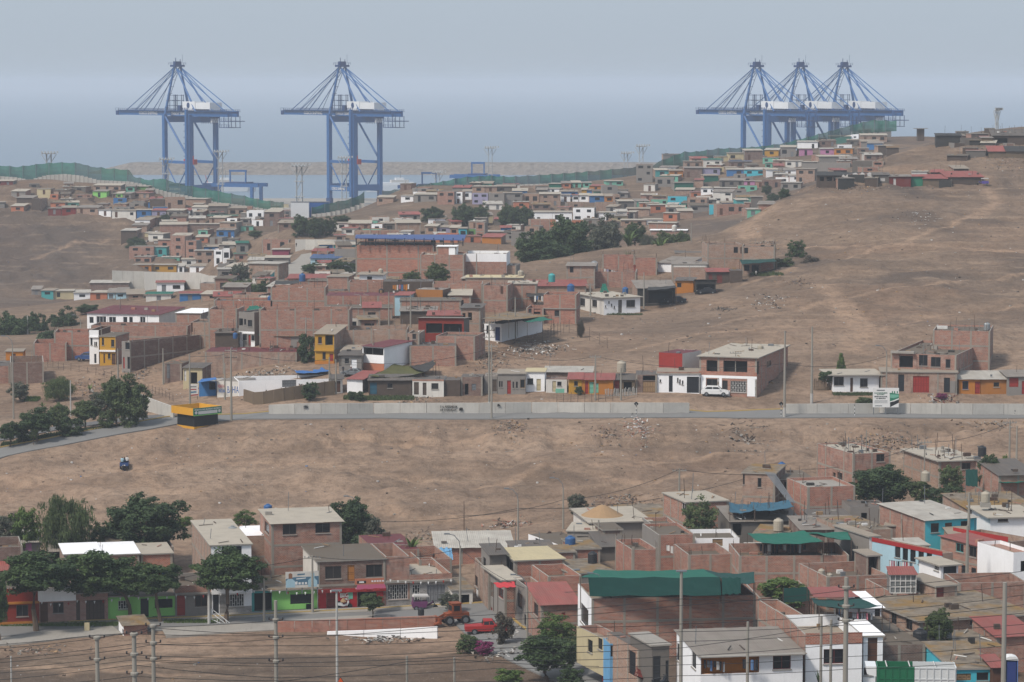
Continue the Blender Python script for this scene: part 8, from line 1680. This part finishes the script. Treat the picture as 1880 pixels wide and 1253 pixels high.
def park_rail():
 r=empty('stair_rail',hit(392,1146));tag(r,'white tubular stair rail beside the crossarm pole','railing');o=r.location.copy();D=o.y
 for a,b in(((388,1118),(424,1146)),((386,1124),(418,1148)),((388,1137),(412,1148)),((388,1118),(388,1138)),((424,1146),(410,1148)),((399,1138),(399,1148)),((414,1139),(418,1147))):g=MB();g.bar(at(*a,D)-o,at(*b,D)-o,.09,'paint_w',n=6);g.build('tube',r)
park_rail()
def stele(label,px,yb,yt,D=None):
 p=hit(px,yb);h=(yb-yt)*mpp(p.y);r=empty('stone_stele',p);tag(r,label,'monument');g=MB();prism(g,[(-.2,-.3),(.2,-.3),(.2,h*.85),(.05,h),(-.2,h)],.28,'cream');g.build('block',r,None,(0,0,math.pi/2),weld=True);g=MB();g.box(-.35,.35,-.3,.3,-.3,.15,'concrete');g.build('base',r)
stele('white commemorative block on the grass verge',160,1160,1143)
H('small brick shrine with ochre roof and white door frame',228,270,1166,1148,20,2.6,'brick',L='white',roof='ochre',rs='mono',rise=.6,ops='L d:door_k 224,1156,228,1168',name='shrine',cat='shrine',cols=False)
r=empty('iron_rack',at(1180,1246,262));tag(r,'stack of brown iron grilles leaning by the light blue house','grilles');o=r.location
for _k in range(5):g=MB();a,b,c,d=[at(*q)-o for q in((1165+_k*3,1240+_k*1.5,262),(1183+_k*2.4,1248,262),(1191+_k*.5,1226+_k,263.5),(1172+_k*1.2,1216+_k,263.5))];[g.beam(a.lerp(d,t),b.lerp(c,t),.06,.08,'maroon') for t in(0,.25,.5,.75,1)];[g.beam(a.lerp(b,t),d.lerp(c,t),.05,.06,'maroon') for t in(0,.2,.4,.6,.8,1)];g.build('grille',r)
def post_fence(label,pts,n,hgt=1.3,m='wood_d',rails=2,name='wire_fence',w=.07):
 P=[hit(*q) for q in pts];r=empty(name,P[0]);tag(r,label,'fence');o=P[0].copy();L=[0]
 for a,b in zip(P,P[1:]):L.append(L[-1]+(b-a).length)
 tops=[]
 for i in range(n+1):
  s=L[-1]*i/n;k=max(j for j in range(len(L)-1) if L[j]<=s+1e-6);q=P[k].lerp(P[k+1],(s-L[k])/max(L[k+1]-L[k],1e-6));q.z=gzf(q.x,q.y);g=MB();h=hgt*random.uniform(.85,1.15);t=q+Vector((random.uniform(-.08,.08),0,h));g.bar(q-o-Vector((0,0,.3)),t-o,w,m,n=5);g.build('post',r);tops.append((q-o,t-o))
 for j in range(rails):
  g=MB();f=(j+.7)/(rails+.2);pts_=[a.lerp(b,f) for a,b in tops];[g.bar(a,b,.03,'rust',cap=False) for a,b in zip(pts_,pts_[1:])];g.build('wire',r)
post_fence('wire fence along the curved white wall',[(60,668),(120,680),(200,694),(262,716),(318,738)],26,1.3);post_fence('wire fence on the slope below the laundry house',[(975,636),(1005,628),(1035,612)],8,2.4);post_fence('white picket fence before the cane shack',[(1112,727),(1145,728),(1168,726)],20,1.3,'pole_w',2,'picket_fence',.14);post_fence('low garden fence before the yellow hut',[(1022,738),(1060,738),(1125,737)],8,1.5);post_fence('broken wire fence on the bare plot',[(1045,612),(1100,632),(1115,640)],4,2.2);post_fence('cane fence beside the white bungalow',[(1494,718),(1520,718),(1530,716)],20,1.8,'cane',2,'cane_fence',.12)
S=dict(name='shack',cat='shack',found=2.5)
H('black framed open shack at the left end of the hilltop row',1500,1544,341,323,-4,6,'wood_d',roof='tarp_k',rs='mono',rise=.8,ops='F o 1505,325,1513,333; F o 1518,325,1528,333; F o 1531,325,1541,333',**S)
canopy('white sheets hung on the hilltop shack frame',[(1545,337,716),(1566,336,716),(1566,322,716.5),(1546,322,716.5)],'tarp_w',.05,True,'hanging_sheet','sheet',wav=.3);canopy('larger white sheet hung on the hilltop shack frame',[(1567,336,716),(1600,335,716),(1600,318,716.5),(1565,319,716.5)],'tarp_w',.1,True,'hanging_sheet','sheet',wav=.35)
H('dark shack behind the hanging white sheets',1546,1602,336,322,-2,5,'wood_d',roof='tarp_k',rs='mono',rise=.5,D=722,**S);H('blue grey tarpaulin shack beside the hanging sheets',1603,1632,337,322,-4,5,'cement_d',roof='sheet_d',rs='mono',rise=.5,ops='F d:tarp_w 1616,327,1625,333',clutter=1,**S)
H('rust red patched shack in the hilltop row',1633,1672,341,325,-3,5,'maroon',roof='sheet',rs='mono',rise=.4,clutter=1.2,ops='F d:tarp_w 1640,328,1645,341',**S);H('shack with green door panel in the hilltop row',1673,1694,341,325,-3,5,'paint_g',roof='sheet_r',rs='mono',rise=.4,**S);H('low grey cloth walled shack with long red sheet roof',1695,1738,343,329,-6,7,'cane',roof='sheet_r',rs='mono',rise=.9,**S);H('red roofed shack beside the purple mototaxi',1738,1806,340,326,6,8,'wood_d',roof='sheet_r',rs='mono',rise=1.3,clutter=.5,**S)
H('black tarpaulin shack on the upper right ridge',1719,1764,268,250,-4,5,'tarp_k',roof='tarp_k',rs='mono',rise=.6,clutter=1,**S);H('grey blue fenced yard on the upper right ridge',1764,1802,267,254,-4,5,'cement_d',roof='roof_d',rs='par',ph=1.2,**S);H('pale panel hut on the upper right ridge',1802,1822,268,254,-4,4,'cane',roof='sheet',rs='mono',rise=.3,**S);H('wide dark scrap roofed shack at the upper right',1822,1890,264,250,-4,8,'wood_d',roof='sheet_d',rs='mono',rise=1.6,clutter=1.6,ops='F o 1826,254,1850,263',**S)
H('shack with salmon sheet roof at the right edge',1815,1848,291,279,-4,6,'cane',L='tarp_k',roof='sheet_r',rs='mono',rise=1.4,**S);H('cane walled shack with black sheet roof at the right edge',1848,1890,293,279,-4,6,'cane',roof='tarp_k',rs='mono',rise=1.3,**S);H('small brown shelter with flat roof on the skyline',1685,1697,247,237,0,3,'wood_d',roof='wood_d',rs='slab',over=1.2,D=1050,**S);H('wooden pole hut where the hill path meets the net',1628,1650,284,272,-6,4,'wood_d',roof='mat',rs='mono',rise=.6,D=960,**S)
g=MB();_n=14
_c=at(1107,956,364);g.lathe([(3.0,-.1),(2.3,.28),(1.3,.85),(.5,1.3),(0,1.42)],'sandheap',18);tag(g.build('sand_heap',None,(_c.x,_c.y+3,SD['roof_z']-.02)),'sand heap piled on the grey house slab','sand heap')
# --- rubble, litter, stones
def rubble(label,px,py,wpx,hpx,n,mats,smin=.12,smax=.5,seed=0,planks=.3):
 c=hit(px,py);k=mpp(c.y);rr=random.Random(seed+int(px));g=MB();fd=5222*55/c.y**2
 for i in range(n):
  u,v=rr.gauss(0,.38),rr.gauss(0,.38);x=c.x+u*wpx*k;y=c.y+v*hpx/fd;z=gzf(x,y);s=rr.uniform(smin,smax)**1.2;m=rr.choice(mats);an=rr.uniform(0,3.14)
  if rr.random()<planks:
   L=s*3;d=Vector((math.cos(an)*L,math.sin(an)*L,rr.uniform(-.05,.16)*L));g.beam(Vector((x,y,z+.1)),Vector((x,y,z+.12))+d,.08,.05,m)
  else:
   p0=Vector((x,y,z+s*.25));q=[Vector((rr.uniform(-1,1),rr.uniform(-1,1),rr.uniform(-.6,.8))).normalized()*s*rr.uniform(.5,1) for _ in range(5)];q=[p0+w for w in q]
   for t in((0,1,2),(0,2,3),(0,3,4),(1,2,4),(2,3,4),(0,1,4)):g.poly([q[j] for j in t],m)
 tag(g.build('rubble'),label,kind='stuff')
GR=['concrete','cement_d','brick_p','cement_d','brick_d','wood_d','sandheap','roof_d'];WT=['tarp_w','offwhite','concrete','cement_d','tarp_k','wood_d','cement_d','concrete']
for _i,(_px,_py,_w,_h2,_n2,_mm) in enumerate(((985,643,70,14,420,WT),(905,665,60,12,180,GR),(940,790,34,16,160,GR),(1172,786,36,16,260,['brick_p','concrete','tarp_w','brick_r']),(1112,803,30,10,140,GR),(1370,800,60,24,180,['wood_d','concrete','tarp_k']),(1640,812,80,26,420,GR),(1570,815,60,20,160,GR),(1830,785,60,14,220,['wood_d','concrete','wood_p']),(1330,568,26,6,90,['tarp_k','cement_d']),(1415,555,50,12,160,WT),(1470,523,34,10,160,GR),(940,960,60,8,120,['wood_d','tarp_w','tarp_k','brick_r']),(1400,452,60,10,160,GR),(1690,400,50,10,60,['tarp_k','tarp_w']),(150,715,80,20,200,GR),(250,688,50,8,140,GR),(760,728,60,8,160,GR),(1730,733,50,8,160,['tarp_w','cement_d','maroon','concrete']),(560,712,60,12,100,GR),(940,1160,60,20,200,WT),(700,1176,90,8,140,WT),(60,1195,80,10,80,GR),(1450,960,120,10,260,GR),(1140,930,80,10,180,GR),(820,985,90,12,220,GR),(1560,340,110,6,240,GR),(1850,300,70,14,300,GR),(480,690,90,10,240,WT),(930,1200,70,10,160,WT),(1400,690,50,8,60,GR))):
 rubble('heap of mixed rubble and scraps on the dirt',_px,_py,_w,_h2,_n2,_mm,seed=_i*13)
def litter():
 g=MB();rr=random.Random(5);n=0
 zones=[(-80,70,366,438,900),(0,150,455,720,1200),(-160,-10,245,300,350),(-70,40,450,560,400),(-190,-60,800,1090,160),(-60,190,700,1000,120)]
 for x0,x1,y0,y1,c in zones:
  for _ in range(c):
   x,y=rr.uniform(x0,x1),rr.uniform(y0,y1);z=gzf(x,y);s=rr.choice((.05,.06,.07,.09,.11,.15,.22))*(1 if y<500 else 1.2);m=rr.choice(['tarp_w','concrete','wood_d','tarp_k','cement_d','concrete','cement_d','wood_d','sandheap','sandheap','cloth_b' if rr.random()<.3 else 'tarp_w']);an=rr.uniform(0,3.1);h=s*rr.uniform(.3,.9)
   c_,s_=math.cos(an)*s,math.sin(an)*s;q=[(x+c_,y+s_),(x-s_,y+c_*.7),(x-c_,y-s_),(x+s_,y-c_*.7)]
   g.poly([(*v,z+h) for v in q],m)
   for i in range(4):j=(i+1)%4;g.poly([(*q[j],z+h),(*q[i],z+h),(*q[i],z-.05),(*q[j],z-.05)],m)
 tag(g.build('litter'),'scattered stones and litter over the dirt',kind='stuff')
litter()
def grass(label,px0,px1,py,depth_m,n,h=.25,m='bright'):
 ya,yb=py if isinstance(py,tuple) else(py,py);a,b=hit(px0,ya),hit(px1,yb);g=MB();rr=random.Random(int(px0));mm=lm(m)
 for _ in range(n):
  t,v=rr.random(),rr.random();p=a.lerp(b,t);p.y+=v*depth_m;p.z=gzf(p.x,p.y)+.04;an=rr.uniform(0,6.3);w=rr.uniform(.05,.12);hh=h*rr.uniform(.5,1.3);d=Vector((math.cos(an),math.sin(an),0));g.poly([p-d*w,p+d*w,p+d*w*.3+Vector((rr.uniform(-.1,.1),rr.uniform(-.1,.1),hh))],mm)
 me=g.mesh('grass');A=me.attributes.new('leaf','FLOAT_COLOR','POINT');v=np.repeat(RNG.uniform(0,1,n),3);A.data.foreach_set('color',np.stack([v,v,v,np.ones_like(v)],-1).astype(np.float32).ravel());o=link('grass',me);tag(o,label,kind='stuff')
grass('grass verge under the street trees',0,215,1152,2.2,5000);grass('grass strip beside the crossarm pole',300,400,1146,1.8,2500);grass('green patch on the left garden slope',42,68,738,4,1500,.4);grass('garden bed before the dark shed',630,760,734,2.0,2500,.35,'olive');grass('planting along the roadside trees',0,250,(822,779),1.6,3500,.35,'dark');grass('weeds before the white bungalow',1530,1610,727,1.2,900,.3,'olive');grass('weeds below the dark spreading tree',1380,1440,508,3,900,.5,'olive');grass('weeds along the slit window bungalow',1110,1180,579,1.2,600,.3,'olive')
# --- sea haze
def build_haze():
 m=bpy.data.materials.new('haze');m.use_nodes=True;n,l=m.node_tree.nodes,m.node_tree.links
 for x in list(n):
  if x.type!='OUTPUT_MATERIAL':n.remove(x)
 v=n.new('ShaderNodeVolumePrincipled');v.inputs['Color'].default_value=(0.70,0.76,0.84,1)
 v.inputs['Density'].default_value=0.00016;v.inputs['Anisotropy'].default_value=0.0
 l.new(v.outputs[0],n['Material Output'].inputs['Volume'])
 mb=MB();R=30400
 mb.box(-R,R,-200,R,-3.0,92.0,m)
 o=mb.build('haze',weld=True);tag(o,'pale blue grey sea haze over the whole bay',kind='stuff')
build_haze()
